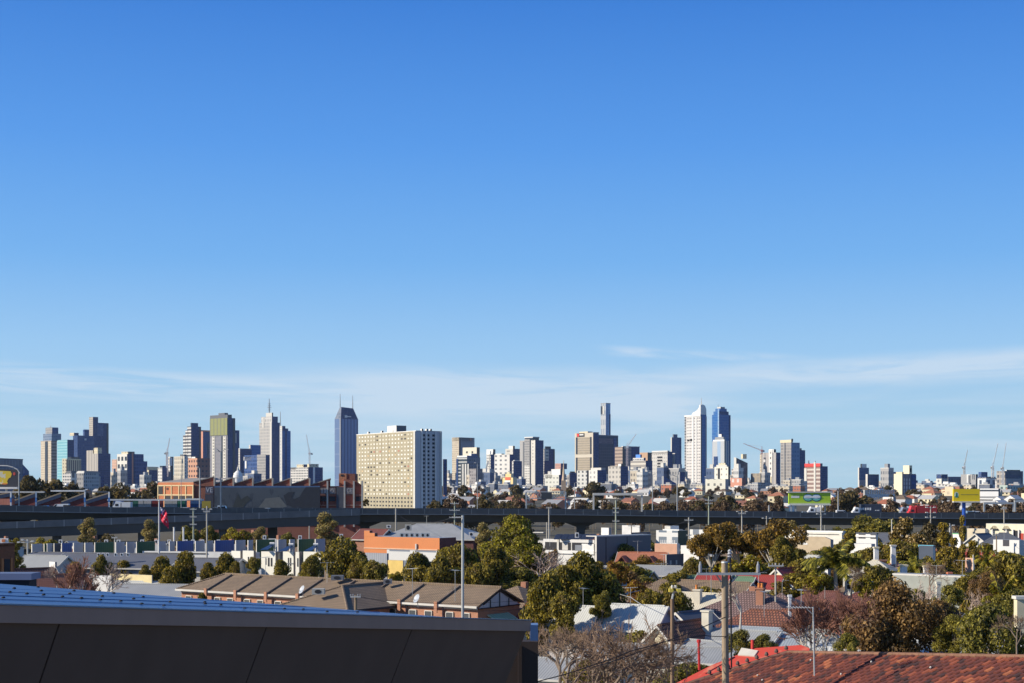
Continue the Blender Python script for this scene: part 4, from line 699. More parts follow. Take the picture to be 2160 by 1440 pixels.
# ------------------------------------------------------------------ sawtooth sheds
def sawtooth(o, teeth, ybase, d, mat, roofm, depth, trim=None, tw=1.1):
    # teeth: (x left, y left low, x right peak, y peak); right end drops vertically; every tooth is one roof part
    for x0, y0, x1, y1 in teeth:
        P = [(Xp(x0, d), Zp(ybase, d)), (Xp(x1, d), Zp(ybase, d)), (Xp(x1, d), Zp(y1, d)), (Xp(x0, d), Zp(y0, d))]
        m = MB(); A = [(p[0], d, p[1]) for p in P]; B = [(p[0] * (1 + depth / d), d + depth, p[1]) for p in P]
        m.add(A + B, [(0, 1, 2, 3), (7, 6, 5, 4), (1, 5, 6, 2), (0, 4, 5, 1), (3, 7, 4, 0)]); m.build('gable_wall', mat, o)
        k = .35; m = MB(); a, b = Vector((P[3][0], d - .3, P[3][1])), Vector((P[2][0] + .2, d - .3, P[2][1]))
        up = Vector((0, 0, k)); q = Vector((P[2][0] * depth / d, depth + .3, 0))
        m.add([a, b, b + q, a + q, a + up, b + up, b + q + up, a + q + up], [(0, 3, 2, 1), (4, 5, 6, 7), (0, 1, 5, 4), (1, 2, 6, 5), (2, 3, 7, 6), (3, 0, 4, 7)]); m.build('sloping_roof', roofm, o)
        if trim: m = MB(); hh = tw; m.add([a + Vector((0, -.02, -hh)), b + Vector((0, -.02, -hh)), b + Vector((0, -.02, -.004)), a + Vector((0, -.02, -.004)), a + Vector((0, .28, -hh)), b + Vector((0, .28, -hh)), b + Vector((0, .28, -.004)), a + Vector((0, .28, -.004))], [(0, 1, 2, 3), (7, 6, 5, 4), (0, 4, 5, 1), (3, 2, 6, 7)]); m.build('barge_board', trim, o)
o = thing('sawtooth_shed', 'dark red shed with blue edged sawtooth gables behind the freeway at the left', 'shed', (Xp(130, 455), 455, 0)); darkred = paint((.20, .05, .045), .85, .2, .1); roofb = paint((.33, .26, .17), .8, .3, .15); blueT = paint((.02, .045, .11), .8)
sawtooth(o, [(-40, 1052, 22, 1038), (24, 1058, 75, 1039), (77, 1058, 128, 1040), (130, 1058, 178, 1040), (182, 1055, 229, 1040)], 1090, 455, darkred, roofb, 38, blueT, 1.1)
for xa, xb, y in ((-40, 96, 1035), (110, 182, 1032.5)): MB().box(Xp(xa, 452), Xp(xb, 452), 450.5, 451.5, Zp(y + 3, 452), Zp(y, 452)).build('canopy_beam', WHITE if xb > 100 else OFFW, o)
MB().box(Xp(182, 452), Xp(230, 452), 450.5, 451.5, Zp(1037.5, 452), Zp(1035, 452)).build('canopy_beam', paint((.08, .10, .13)), o)
o = thing('awning_roof', 'long thin white canopy beam above the coloured containers', 'canopy', (Xp(330, 446), 446, 0))
MB().box(Xp(230, 446), Xp(427, 446), 444, 448, Zp(1054.5, 446), Zp(1051.5, 446)).build('beam', paint((.60, .62, .62)), o); MB().box(Xp(396, 446), Xp(428, 446), 443.2, 443.97, Zp(1053, 446), Zp(1050, 446)).build('white_end', WHITE, o)
for x in (236, 300, 380): MB().box(Xp(x, 446), Xp(x + 1, 446), 447, 447.5, 0, Zp(1054.5, 446)).build('post', GALV, o)
for i, (xa, xb, c, w_) in enumerate(((232, 249, (.03, .09, .32), 'navy blue'), (273, 284, (.03, .18, .15), 'dark green'), (284.5, 312, (.52, .56, .66), 'pale grey'), (314, 334, (.25, .03, .04), 'dark red'), (340, 367, (.50, .54, .62), 'second pale grey'), (368, 384.5, (.03, .20, .16), 'teal green'), (395, 420, (.03, .12, .38), 'bright blue'), (-20, 16, (.62, .22, .14), 'salmon'))):
    d = 444.5 if xb < 400 else 447; d = 444.5; o = thing('container', w_ + ' container under the white canopy beam' if xb > 20 else 'salmon container at the left edge behind the freeway', 'container', (Xp(xa, d), d + 3, Zp(1075, d)), 'containers behind the freeway')
    if xb < 20: ya = 1051
    else: ya = 1055
    MB().box(Xp(xa, d), Xp(xb, d), d + 4, d + 6.4, Zp(1078, d), Zp(ya, d)).build('body', strips(c, scl(c, .8), .5, .5, 'u', .6, .2), o)
o = thing('road_sign', 'square mustard yellow sign beside the twin arm lamp post', 'sign', (Xp(435, 434), 434, Zp(1078, 434))); d = 434
MB().box(Xp(425.5, d), Xp(444.5, d), d, d + .15, Zp(1072, d), Zp(1055.5, d)).build('plate', paint((.34, .26, .03), .6), o); MB().box(Xp(434, d), Xp(436, d), d + .16, d + .4, Zp(1078, d), Zp(1056, d)).build('post', GALV, o)
# brick factory with mural
o = thing('brick_factory', 'red brick sawtooth factory with sunlit orange end wall and big mural', 'factory', (Xp(550, 520), 520, 0)); d0 = 520
rb = tiles((.36, .085, .05), (.30, .07, .045), (.26, .11, .08), .24, .086, .012); ob = tiles((.68, .21, .075), (.62, .18, .065), (.5, .25, .15), .24, .086, .012); sheet = strips((.36, .33, .28), (.30, .27, .23), .7, .5, 'u', .7)  # rb: factory brick darkened for the shaded walls; ob: brighter for the sunlit end
fo = o
sawtooth(o, [(408, 1016, 451, 1005), (454, 1020, 491, 1007), (494.5, 1020, 532, 1007), (535.5, 1020, 574, 1008), (577, 1021, 612, 1008), (615, 1021, 652, 1008), (655, 1022, 697, 1009), (690, 1014, 697, 1009)][:7], 1024, d0, rb, sheet, 60)
for x in (452.8, 492.8, 533.8, 575.4, 613.4, 653.4): MB().box(Xp(x - 1.5, d0), Xp(x + 1.5, d0), d0 - .8, d0 + 1, Zp(1024, d0), Zp(1007.5, d0)).build('brick_pier', CREAM if False else paint((.52, .44, .34)), o)
MB().box(Xp(409, d0), Xp(740, d0), d0 + .2, d0 + 14, 0, Zp(1023.9, d0)).build('long_wall', rb, o)
# end wall in the sun: turned to face left
a = Vector((Xp(409, d0), d0, 0)); Lw = 0
dirL = Vector((-.80, .60, 0)); b = a + dirL * 26; k = (333 - CX) / F; s_ = (k * a.y - a.x) / (dirL.x - k * dirL.y); b = a + dirL * s_; nrm = Vector((-.60, -.80, 0))
def lw(name, u0, u1, y0, y1, mat, out=0.0, th=.3):
    p, q = a + dirL * (s_ * u0), a + dirL * (s_ * u1); dd = a.y; z0, z1 = Zp(y0, dd), Zp(y1, dd); f = nrm * out; g = nrm * (out - th)
    return MB().prism([(q.x + f.x, q.y + f.y, z0), (p.x + f.x, p.y + f.y, z0), (p.x + g.x, p.y + g.y, z0), (q.x + g.x, q.y + g.y, z0)], [(q.x + f.x, q.y + f.y, z1), (p.x + f.x, p.y + f.y, z1), (p.x + g.x, p.y + g.y, z1), (q.x + g.x, q.y + g.y, z1)]).build(name, mat, fo)
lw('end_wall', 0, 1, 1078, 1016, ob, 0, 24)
stone = paint((.66, .52, .30), .8, .15)
lw('string_course', 0, 1, 1024, 1021.5, stone, .18, .17); lw('string_course', 0, 1, 1044, 1041.5, stone, .18, .17)
for u in (0.005, .20, .39, .60, .79, .975): lw('pilaster', u, u + .022, 1078, 1021.4, stone, .25, .24)
lw('dark_bay', .86, .97, 1041.4, 1024.2, DARK, .1, .09)
for u in (.03, .225, .42, .62): lw('window_strip', u, u + .15, 1054, 1045, DARK, .1, .09)
lw('small_sign', .70, .755, 1032, 1027, paint((.08, .04, .03)), .12, .11)
lw('roof_slope', .0, .985, 1016, 1015.2, sheet, -.2, 20)
m = MB(); p1, p2 = a + nrm * -.3, b + nrm * -.3; z_e, z_p = Zp(1015.1, d0), Zp(1005.5, d0); r1, r2 = a + Vector((15, 14, 0)), b + Vector((22, 30, 0))
m.add([(p2.x, p2.y, z_e), (p1.x, p1.y, z_e), (r1.x, r1.y, z_p), (r2.x - 14, r2.y - 12, z_p)], [(0, 1, 2, 3)]); m.build('front_roof', sheet, o)
# mural board and right end
mm, t_, b_ = newmat('mural'); n1 = noise(t_, .12, detail=5); n2 = noise(t_, .5, detail=6, stretch=(1, 1, .5)); c = mixc(t_, n1, (.025, .036, .055), (.10, .12, .14)); c = mixc(t_, mth(t_, 'MULTIPLY', mth(t_, 'GREATER_THAN', n2, .58), .6), c, (.03, .04, .06)); t_.links.new(c, b_.inputs['Base Color']); b_.inputs['Roughness'].default_value = .6
dm = d0 - 1.6
MB().box(Xp(452, dm), Xp(675, dm), dm, dm + .6, Zp(1080, dm), Zp(1023.5, dm)).build('mural_board', mm, o)
MB().box(Xp(452, dm), Xp(675, dm), dm - .03, dm - .004, Zp(1027, dm), Zp(1023.5, dm)).build('mural_blue_edge', paint((.07, .14, .28)), o)
def flat(pts, y, mat, name, par, dd): A = [(Xp(p, dd), y, Zp(q, dd)) for p, q in pts]; return MB().add(A + [(v[0], y + .02, v[2]) for v in A], [tuple(range(len(A)))]).build(name, mat, par)
flat([(598, 1044), (608, 1037), (622, 1036), (618, 1042), (616, 1049), (622, 1051), (632, 1046), (638, 1036), (645, 1026), (675, 1026), (675, 1072), (618, 1072), (616, 1067), (605, 1064), (602, 1056)], dm - .05, paint((.022, .028, .042)), 'mural_dark_figure', o, dm)
flat([(490, 1072), (498, 1050), (503, 1040), (508, 1052), (522, 1044), (530, 1052), (520, 1060), (512, 1072)], dm - .05, paint((.035, .045, .05)), 'mural_dark_foliage', o, dm)
flat([(560, 1050), (590, 1047), (600, 1060), (606, 1067), (590, 1071), (545, 1070)], dm - .045, paint((.13, .14, .14)), 'mural_pale_ground', o, dm)
def fbox(name, xa, xb, ya, yb, mat, out=.4, th=.4, d=d0): return MB().box(Xp(xa, d), Xp(xb, d), d - out, d - out + th - .003, Zp(yb, d), Zp(ya, d)).build(name, mat, o)
fbox('sign_panel', 434, 451, 1025, 1040, paint((.10, .10, .14)), .5); fbox('dark_bay', 433, 451, 1041, 1072, paint((.05, .055, .08)), .45)
text('VE', 442, 1032, 10, d0, paint((.55, .56, .60)), o, 'wall_lettering', 14, d0 - .56)
for xa, xb in ((676, 690), (695, 708), (730, 745)): fbox('sign_panel', xa, xb, 1027.5, 1040.5, paint((.20, .17, .17)), .5)
text('II', 683, 1034, 9, d0, paint((.42, .40, .40)), o, 'wall_lettering', 9, d0 - .56); text('O', 701, 1034, 9, d0, paint((.50, .48, .48)), o, 'wall_lettering', 6, d0 - .56); text('CE', 737.5, 1033, 8, d0, paint((.42, .40, .40)), o, 'wall_lettering', 11, d0 - .56)
MB().prism([(Xp(x, d0 + y), d0 + y, Zp(1024, d0)) for x, y in ((725, .2), (766, .2), (760, 30), (720, 30))], [(Xp(x, d0 + y), d0 + y, Zp(q, d0)) for x, y, q in ((725, .2, 1009), (750, .2, 1012), (745, 30, 1012), (720, 30, 1009))]).build('right_gable', rb, o)
MB().box(Xp(712, d0), Xp(766, d0), d0 + .1, d0 + .5, 0, Zp(1024, d0)).build('right_wall', tiles((.50, .11, .06), (.42, .09, .05), (.28, .12, .1), .24, .086, .012), o)
MB().box(Xp(712, d0), Xp(728, d0), d0 + 4, d0 + 12, Zp(1024, d0), Zp(997, d0)).build('lift_tower', ob, o); MB().box(Xp(728.2, d0), Xp(746, d0), d0 + 4.2, d0 + 14, Zp(1024, d0), Zp(997.5, d0)).build('lift_tower_side', rb, o); MB().box(Xp(716, d0), Xp(722, d0), d0 + 3.9, d0 + 3.99, Zp(1003, d0), Zp(999, d0)).build('tower_window', DARK, o)
for x in (691, 727, 746.5, 764): fbox('concrete_pilaster', x - 1.7, x + 1.7, 1013, 1110, paint((.48, .45, .40)), .6, .7)
fbox('dark_panel', 710, 725, 1026, 1072, paint((.07, .075, .095)), .45)
for xa, xb in ((677, 689), (695, 707), (751, 762)): fbox('window', xa, xb, 1046, 1056, DARK, .3, .25)
fbox('string_course', 676, 766, 1042, 1043.4, paint((.36, .18, .14)), .3, .25); fbox('string_course', 676, 766, 1063.5, 1065, paint((.40, .22, .16)), .3, .25)
# ------------------------------------------------------------------ trees: prototypes, then copies
def leafmesh(name, blobs, n, size, seed, mat, parent, flat=.35, shell=(.55, 1.05), elong=1.6):
    g = np.random.default_rng(seed); B = np.array(blobs, float); wts = (B[:, 3] * B[:, 4] * B[:, 5]) ** (2 / 3); wts /= wts.sum()
    idx = g.choice(len(B), n, p=wts); d = g.normal(size=(n, 3)); d /= np.linalg.norm(d, axis=1)[:, None]
    rr = shell[0] + (shell[1] - shell[0]) * g.random(n) ** .6
    P = B[idx, :3] + d * B[idx, 3:6] * rr[:, None]
    nn = d + g.normal(size=(n, 3)) * .8; nn[:, 2] += flat; nn /= np.linalg.norm(nn, axis=1)[:, None]
    a = np.cross(nn, g.normal(size=(n, 3))); a /= np.linalg.norm(a, axis=1)[:, None]; b = np.cross(nn, a)
    s = size * (.55 + .9 * g.random(n)); a *= (s * elong / 2)[:, None]; b *= (s / 2)[:, None]
    V = np.stack([P - a, P - b * .9 + nn * (s * .12)[:, None], P + a, P + b * .9 + nn * (s * .12)[:, None]], 1).reshape(-1, 3)
    me = bpy.data.meshes.new(name); me.from_pydata(V.tolist(), [], np.arange(4 * n).reshape(-1, 4).tolist()); me.materials.append(mat); me.update()
    o = bpy.data.objects.new(name, me); COL.objects.link(o); o.parent = parent; return o
def trunk(parent, blobs, h0, r, mat, seed, nl=9, name='trunk'):
    rg = random.Random(seed); m = MB(); top = Vector((rg.uniform(-.1, .1) * h0, rg.uniform(-.1, .1) * h0, h0)); m.tube((0, 0, -1.6 * h0 - 8), (0, 0, -.3), r * 1.15, r, 7, cap=False); m.tube((0, 0, -.3), top, r, r * .7, 7)
    bl = sorted(blobs, key=lambda b: -b[3] * b[4])[:nl]
    for b in bl:
        c = Vector(b[:3]); mid = top.lerp(c, .5) + Vector((0, 0, rg.uniform(-.1, .35) * h0)); m.tube(top - Vector((0, 0, r)), mid, r * .55, r * .34, 6, cap=False); m.tube(mid, c, r * .34, r * .12, 5, cap=False)
        for _ in range(2): q = c + Vector((rg.uniform(-1, 1) * b[3], rg.uniform(-1, 1) * b[4], rg.uniform(-.2, .9) * b[5])); m.tube(mid.lerp(c, .6), q, r * .15, r * .05, 4, cap=False)
    o = m.build(name, mat, None, uv=False); o.parent = parent; return o
bark = paint((.24, .19, .14), .9, .3, 2); palebark = paint((.56, .51, .44), .8, .25, 2); greybark = paint((.34, .30, .26), .9, .3, 2)
KIND = {}; KW = {}
def blobset(seed, n, W, z0, z1, r0, r1, shape='round'):
    rg = random.Random(seed); out = []
    for i in range(n):
        t = rg.random(); z = z0 + (z1 - z0) * t
        if shape == 'round': w = W * math.sqrt(max(.08, 1 - (2 * t - .85) ** 2))
        elif shape == 'cone': w = W * (1 - t) ** .8
        elif shape == 'umb': w = W * (.55 + .45 * t)
        else: w = W * (.8 if t < .8 else .5)
        a = rg.uniform(0, 6.283); q = math.sqrt(rg.random()) * w; r = rg.uniform(r0, r1)
        out.append((math.cos(a) * q, math.sin(a) * q, z, r, r, r * rg.uniform(.6, .9)))
    return out
def proto(kind, W, Ht, blobs, n, size, mat, tr, seed, th=None, shell=(.5, 1.05), flat=.35, tmat=None, nl=9, elong=1.6):
    o = thing(kind[0], 'x', kind[1]); leafmesh('foliage', blobs, n, size, seed, mat, o, flat, shell, elong); trunk(o, blobs, th or Ht * .3, tr, tmat or bark, seed, nl)
    KIND[kind[2]] = [o, W, Ht, False]
proto(('leafy_tree', 'tree', 'gum'), 9, 9, blobset(1, 38, 3.4, 2.6, 8.0, .8, 1.5), 11000, .24, leafmat((.022, .032, .008), (.16, .17, .03)), .22, 1)
proto(('leafy_tree', 'tree', 'gum2'), 9, 9, blobset(21, 34, 3.5, 2.4, 8.0, .8, 1.5), 10000, .25, leafmat((.028, .036, .009), (.19, .18, .035), patch=(.13, .09, .02)), .22, 2)
proto(('yellow_green_tree', 'tree', 'ygreen'), 11, 11, blobset(31, 62, 4.2, 2.2, 9.8, .9, 1.6), 19000, .25, leafmat((.035, .04, .008), (.26, .23, .025), patch=(.10, .06, .02)), .26, 3)
proto(('upright_gum_tree', 'tree', 'euc'), 6, 12, blobset(41, 20, 2.0, 3, 11, .7, 1.4, 'col'), 8000, .25, leafmat((.07, .065, .035), (.22, .19, .10)), .2, 4, 2.5)
proto(('dense_shrub_tree', 'tree', 'bush'), 6, 6, blobset(51, 26, 1.9, 1.0, 4.9, .8, 1.25), 10000, .2, leafmat((.02, .03, .006), (.15, .15, .02), patch=(.17, .10, .015)), .18, 5, 1.0)
umb = blobset(61, 24, 6.2, 6.4, 9.4, .9, 1.9, 'umb') + blobset(62, 7, 6.0, 3.5, 6.5, .7, 1.2, 'umb')
proto(('spreading_gum_tree', 'tree', 'umb'), 14, 10.5, umb, 13000, .26, leafmat((.04, .034, .010), (.20, .14, .03)), .30, 6, 3.4, (.35, 1.0), tmat=palebark, nl=16)
proto(('rust_brown_tree', 'tree', 'rust'), 9, 6.5, blobset(71, 60, 3.5, 1.2, 5.6, .7, 1.25), 22000, .145, leafmat((.042, .034, .016), (.15, .125, .07), patch=(.11, .055, .035)), .2, 7, 1.6)
proto(('golden_column_tree', 'tree', 'col'), 3.2, 9, blobset(81, 24, .85, 1, 8.4, .45, .75, 'cone') + blobset(82, 10, .9, 1, 5, .5, .8, 'col'), 7000, .2, leafmat((.045, .04, .008), (.24, .17, .03)), .15, 8, 1.5, flat=.9)
proto(('flowering_tree', 'tree', 'flower'), 8, 10, blobset(91, 34, 3.0, 2, 8.9, .7, 1.2), 9000, .25, leafmat((.03, .032, .010), (.13, .12, .04)), .22, 9)
f_ = KIND['flower'][0]; leafmesh('blossom', [(x, y, z + .12, r, q, s) for x, y, z, r, q, s in blobset(91, 34, 3.0, 2, 8.9, .7, 1.2)], 620, .36, 93, leafmat((.38, .34, .14), (.62, .56, .28)), f_, .8, (.98, 1.12), 1.3)
proto(('orange_tree', 'tree', 'orange'), 6, 6, blobset(101, 18, 2.2, 1.6, 5.2, .6, 1.0), 2400, .27, leafmat((.10, .045, .012), (.38, .16, .03)), .14, 10)
proto(('golden_shrub_tree', 'tree', 'gold'), 6, 4.5, blobset(111, 22, 2.3, 1.6, 3.9, .5, .9, 'umb'), 6000, .18, leafmat((.07, .05, .008), (.36, .24, .02)), .14, 11, 1.4)
proto(('round_green_tree', 'tree', 'round'), 10, 8, blobset(121, 30, 4.0, 1.8, 6.9, .9, 1.5), 10000, .29, leafmat((.04, .055, .015), (.14, .16, .035)), .22, 12)
proto(('bushy_green_tree', 'tree', 'fgreen'), 7, 6, blobset(131, 30, 2.6, .8, 5.2, .6, 1.1), 14000, .145, leafmat((.03, .042, .012), (.15, .18, .045)), .16, 13, 1.0)
# far trees, fewer and larger leaf clumps
proto(('bare_brown_tree', 'tree', 'fbrown'), 11, 9, blobset(141, 20, 4.4, 1.5, 7.6, 1.0, 2.0), 1500, .62, leafmat((.05, .04, .03), (.085, .08, .075)), .2, 14)
proto(('dark_green_tree', 'tree', 'fdark'), 11, 9, blobset(151, 20, 4.4, 1.5, 7.6, 1.1, 2.0), 1500, .66, leafmat((.022, .028, .014), (.085, .085, .045)), .2, 15)
proto(('olive_brown_tree', 'tree', 'folive'), 12, 9, blobset(161, 22, 4.8, 1.5, 7.6, 1.0, 2.0), 1500, .62, leafmat((.032, .032, .018), (.075, .08, .05)), .2, 16)
# bare winter trees: branching skeletons
def bare(kind, W, Ht, seed, depth, r0, mat, twig, nb=3, spread=.62, twigmat=None):
    rg = random.Random(seed); big, small = MB(), MB()
    def grow(p, d, L, r, k):
        q = p + d * L; mid = p.lerp(q, .5) + Vector((rg.uniform(-1, 1), rg.uniform(-1, 1), rg.uniform(-1, 1))) * L * .08
        m = big if k > 2 else small; n = 6 if k > 3 else 3
        m.tube(p, mid, r, r * .85, n, cap=False); m.tube(mid, q, r * .85, r * .68, n, cap=False)
        if k == 0: return
        c = nb if k > 1 else nb + 1
        for i in range(c):
            ax = d.orthogonal().normalized(); ax.rotate(__import__('mathutils').Quaternion(d, rg.uniform(0, 6.283))); nd = (d + ax * rg.uniform(.45, 1.25) * spread + Vector((0, 0, rg.uniform(-.15, .22)))).normalized()
            s = p.lerp(q, rg.uniform(.55, 1.0)) if i else q
            grow(s, nd, L * rg.uniform(.62, .86), max(twig, r * .62), k - 1)
    big.tube((0, 0, -12), (0, 0, -.3), r0 * 1.1, r0, 6, cap=False); grow(Vector((0, 0, -.3)), Vector((.04, .02, 1)).normalized(), Ht * .24, r0, depth)
    o = thing(kind[0], 'x', kind[1])
    for nm, m, mt in (('trunk', big, mat), ('twigs', small, twigmat or mat)): b = m.build(nm, mt, None, uv=False); b.parent = o
    zs = [v[2] for v in small.v]; xs_ = [v[0] for v in small.v]; KIND[kind[2]] = [o, max(xs_) - min(xs_), max(zs), False]
bare(('bare_winter_tree', 'tree', 'bare'), 10, 9, 5, 6, .17, paint((.20, .15, .11), .9, .4, 2), .012, 3, .9, paint((.25, .165, .11), .9, .3, 2))
bare(('bare_winter_tree', 'tree', 'barew'), 8, 8, 11, 5, .16, palebark, .02, 3, .75, paint((.36, .27, .22), .9, .3, 2))
bare(('bare_winter_tree', 'tree', 'barered'), 7, 6, 17, 6, .10, palebark, .014, 3, .6, paint((.23, .105, .07), .9, .4, 2))
# palms
def palm(key, seed, Ht, nf, fl, dark, light, r=.2):
    rg = random.Random(seed); o = thing('palm_tree', 'x', 'palm'); mt = leafmat(dark, light)
    m = MB()
    m.tube((0, 0, -14), (0, 0, -.2), r * 1.1, r, 9, cap=False)
    for k in range(8): m.tube((.03 * k, 0, Ht * k / 8 - .2), (.03 * (k + 1), 0, Ht * (k + 1) / 8 - .2), r * (1 - .04 * k), r * (1 - .04 * (k + 1)) * 1.06, 9)
    b = m.build('trunk', greybark, None, uv=False); b.parent = o
    for i in range(nf):
        a = 6.283 * i / nf + rg.uniform(-.2, .2); e = rg.uniform(-.1, 1.35); m = MB(); p = Vector((.24, 0, Ht - .2)); pts = [p.copy()]; dirv = Vector((math.cos(a) * math.cos(e), math.sin(a) * math.cos(e), math.sin(e)))
        for k in range(9): p = p + dirv * fl / 9; pts.append(p.copy()); dirv = (dirv + Vector((0, 0, -.17))).normalized()
        for k in range(9):
            m.tube(pts[k], pts[k + 1], .035, .025, 4, cap=False); t = (pts[k + 1] - pts[k]).normalized(); s = t.cross(Vector((0, 0, 1)));
            if s.length < .1: s = Vector((1, 0, 0))
            s.normalize()
            for j in range(4):
                c = pts[k].lerp(pts[k + 1], j / 4)
                for sg in (-1, 1):
                    L = fl * .26 * math.sin(3.0 * (k + j / 3 + .7) / 10) + .12; tip = c + s * sg * L * .75 + t * L * .4 - Vector((0, 0, L * rg.uniform(.3, .75))); wv = t * .085
                    m.add([c - wv, c + wv, tip], [(0, 1, 2)])
        b = m.build('frond', mt, None, uv=False); b.parent = o
    KIND[key] = [o, fl * 1.8, Ht + fl * .75, False]
palm('palm', 3, 6.2, 22, 2.9, (.03, .05, .01), (.20, .27, .05)); palm('palmy', 4, 6.0, 16, 2.5, (.07, .06, .01), (.34, .27, .03), .14)
learn(None)
rt = random.Random(77)
def plant(kind, px, yt, d, wpx, label=None, group=None, zb=None, rz=None):
    o, W, Ht, used = KIND[kind]; zb = gz(d) if zb is None else zb; h = Zp(yt, d) - zb; sx = 1.12 * wpx * d / F / W; sz = min(h / Ht, (2.2 if kind[:3] in ('col', 'pal') else 1.55 if kind in ('bush', 'euc', 'gum', 'gum2') else 1.25) * sx); zb = zb + h - sz * Ht
    rz = rt.uniform(0, 6.28) if rz is None else rz; loc = (Xp(px, d), d, zb)
    if not used:
        KIND[kind][3] = True; o.location = loc; o.rotation_euler = (0, 0, rz); o.scale = (sx, sx, sz); setp(o, label, None, group); return o
    c = dup(o, loc, rz, (sx, sx, sz), label, group)
    if not group and 'group' in c: del c['group']
    return c
# near and middle distance
plant('euc', 184, 1086, 330, 46, 'tall olive grey gum standing alone before the freeway ramp'); plant('euc', 318, 1090, 335, 44, 'olive grey gum just left of the flagpole'); plant('euc', 690, 1074, 320, 60, 'broad olive grey gum in front of the brick factory end')
plant('euc', 548, 1106, 340, 40, 'brownish gum left of the round roof vent'); plant('round', 395, 1106, 345, 60, 'green tree right of the flagpole, below the ramp'); plant('round', 445, 1106, 350, 50, 'green tree behind the twin headed post'); plant('gold', 500, 1112, 345, 70, 'golden green scrub under the ramp end'); plant('gold', 95, 1132, 330, 60, 'golden scrub at the left below the ramp'); plant('gold', 28, 1134, 310, 40, 'yellow orange bush by the left brick house'); plant('fdark', 230, 1122, 345, 50, 'dark shrub between the two olive grey gums'); plant('round', 610, 1120, 340, 40, 'small tree by the lone concrete pole under the freeway')
plant('bush', 392, 1152, 200, 74, 'large dense bush with orange tinted top left of the brick terrace'); plant('bush', 340, 1164, 197, 62, 'yellow green bush left of the large dense bush'); plant('bush', 306, 1186, 195, 30, 'small round bush at the left end of the bush group'); plant('bush', 475, 1156, 205, 68, 'dense bush with orange top beside the white flats'); plant('bush', 497, 1178, 200, 38, 'small light green round bush before the white flats'); plant('bush', 262, 1174, 215, 54, 'round bush in front of the grey metal roofs'); plant('gum2', 535, 1170, 185, 34, 'thin leafy tree before the first white flats wall'); plant('bush', 425, 1245, 150, 30, 'small rusty green bush against the terrace wall')
plant('gum', 725, 1130, 200, 132, 'large green tree in front of the white flats'); plant('gum', 655, 1168, 190, 58, 'smaller green tree at the left foot of the large green tree'); plant('gum2', 790, 1174, 188, 66, 'yellow green tree under the orange wall')
plant('gum', 886, 1162, 195, 92, 'round green tree below the orange wall, left of the steel pole'); plant('gum2', 966, 1136, 200, 110, 'tall dark green tree behind the steel pole'); plant('gold', 835, 1205, 185, 40, 'low golden bush behind the terrace roof')
plant('ygreen', 1082, 1082, 230, 150, 'big yellow green tree breaking the freeway line'); plant('euc', 1022, 1096, 300, 44, 'greyish gum left behind the big yellow green tree'); plant('barew', 1140, 1150, 205, 130, 'brownish leafless tree right of the big yellow green tree'); plant('orange', 1168, 1152, 240, 26, 'tiny orange tree before the white balcony house')
plant('gum', 1232, 1160, 150, 150, 'large bright green tree in the middle of the houses'); plant('gum', 1150, 1204, 143, 118, 'green tree in front of the tile roofs, left of the large bright green tree'); plant('orange', 1300, 1172, 170, 52, 'orange leaved tree beside the twin red gables'); plant('orange', 1345, 1210, 160, 60, 'rusty tree behind the white gables'); plant('gum2', 1190, 1240, 138, 80, 'low green tree left of the white metal gables'); plant('round', 1270, 1243, 140, 60, 'dark green undergrowth behind the white metal gables')
plant('umb', 1560, 1095, 245, 200, 'wide spreading gum with pale limbs before the freeway'); plant('gum2', 1462, 1168, 220, 64, 'yellowish green tree left of the pale limbed gum'); plant('gum2', 1430, 1196, 190, 90, 'olive tree with drooping branches over the brown roofs'); plant('gum2', 1418, 1228, 150, 90, 'olive tree behind the lamp topped pole'); plant('umb', 1632, 1110, 238, 130, 'smaller pale limbed gum right of the spreading gum'); plant('gum', 1652, 1128, 225, 60, 'dark green tree at the right end of the spreading gum')
plant('gum2', 1690, 1170, 200, 84, 'dark green tree left of the palm'); plant('palm', 1768, 1134, 178, 128, 'big green feather palm among the roofs'); plant('col', 1789, 1120, 245, 46, 'pointed green tree right behind the big palm'); plant('gold', 1725, 1203, 150, 66, 'golden crown left below the big palm'); plant('gold', 1818, 1212, 155, 66, 'golden crown right below the big palm'); plant('gum2', 1838, 1184, 185, 70, 'leafy green tree right of the big palm'); plant('gold', 1805, 1175, 190, 40, 'yellow topped shrub behind the leafy green tree'); plant('bare', 1795, 1190, 150, 60, 'thin bare tree right below the big palm')
plant('round', 1822, 1083, 330, 150, 'wide rounded green tree in front of the freeway'); plant('round', 1872, 1092, 335, 70, 'rounded green tree between the wide one and the flowering tree'); plant('round', 1765, 1108, 325, 80, 'low green tree at the left skirt of the wide rounded tree'); plant('euc', 1668, 1092, 330, 46, 'brown olive tree below the green billboard'); plant('round', 1706, 1104, 335, 50, 'small green tree right of the brown olive tree')
plant('flower', 1912, 1076, 255, 88, 'tall tree covered in cream blossom'); plant('flower', 1938, 1115, 245, 70, 'lower blossoming tree leaning right of the tall one'); plant('gum2', 1900, 1130, 235, 100, 'brown green tree under the cream blossom'); plant('folive', 1965, 1098, 300, 60, 'olive tree behind the golden columns')
plant('col', 1990, 1096, 240, 52, 'broad golden column tree left of the blue post'); plant('col', 2030, 1080, 235, 26, 'tallest thin golden column tree before the blue post'); plant('col', 2012, 1128, 215, 40, 'golden green column tree in the middle of the row'); plant('col', 2052, 1134, 215, 44, 'dark green column tree right of the golden row'); plant('col', 1998, 1150, 205, 36, 'short golden column tree at the front'); plant('palm', 1930, 1158, 185, 70, 'small bright green palm behind the white chimneys'); plant('palmy', 2080, 1146, 200, 50, 'yellow palm with bare fronds near the red roof')
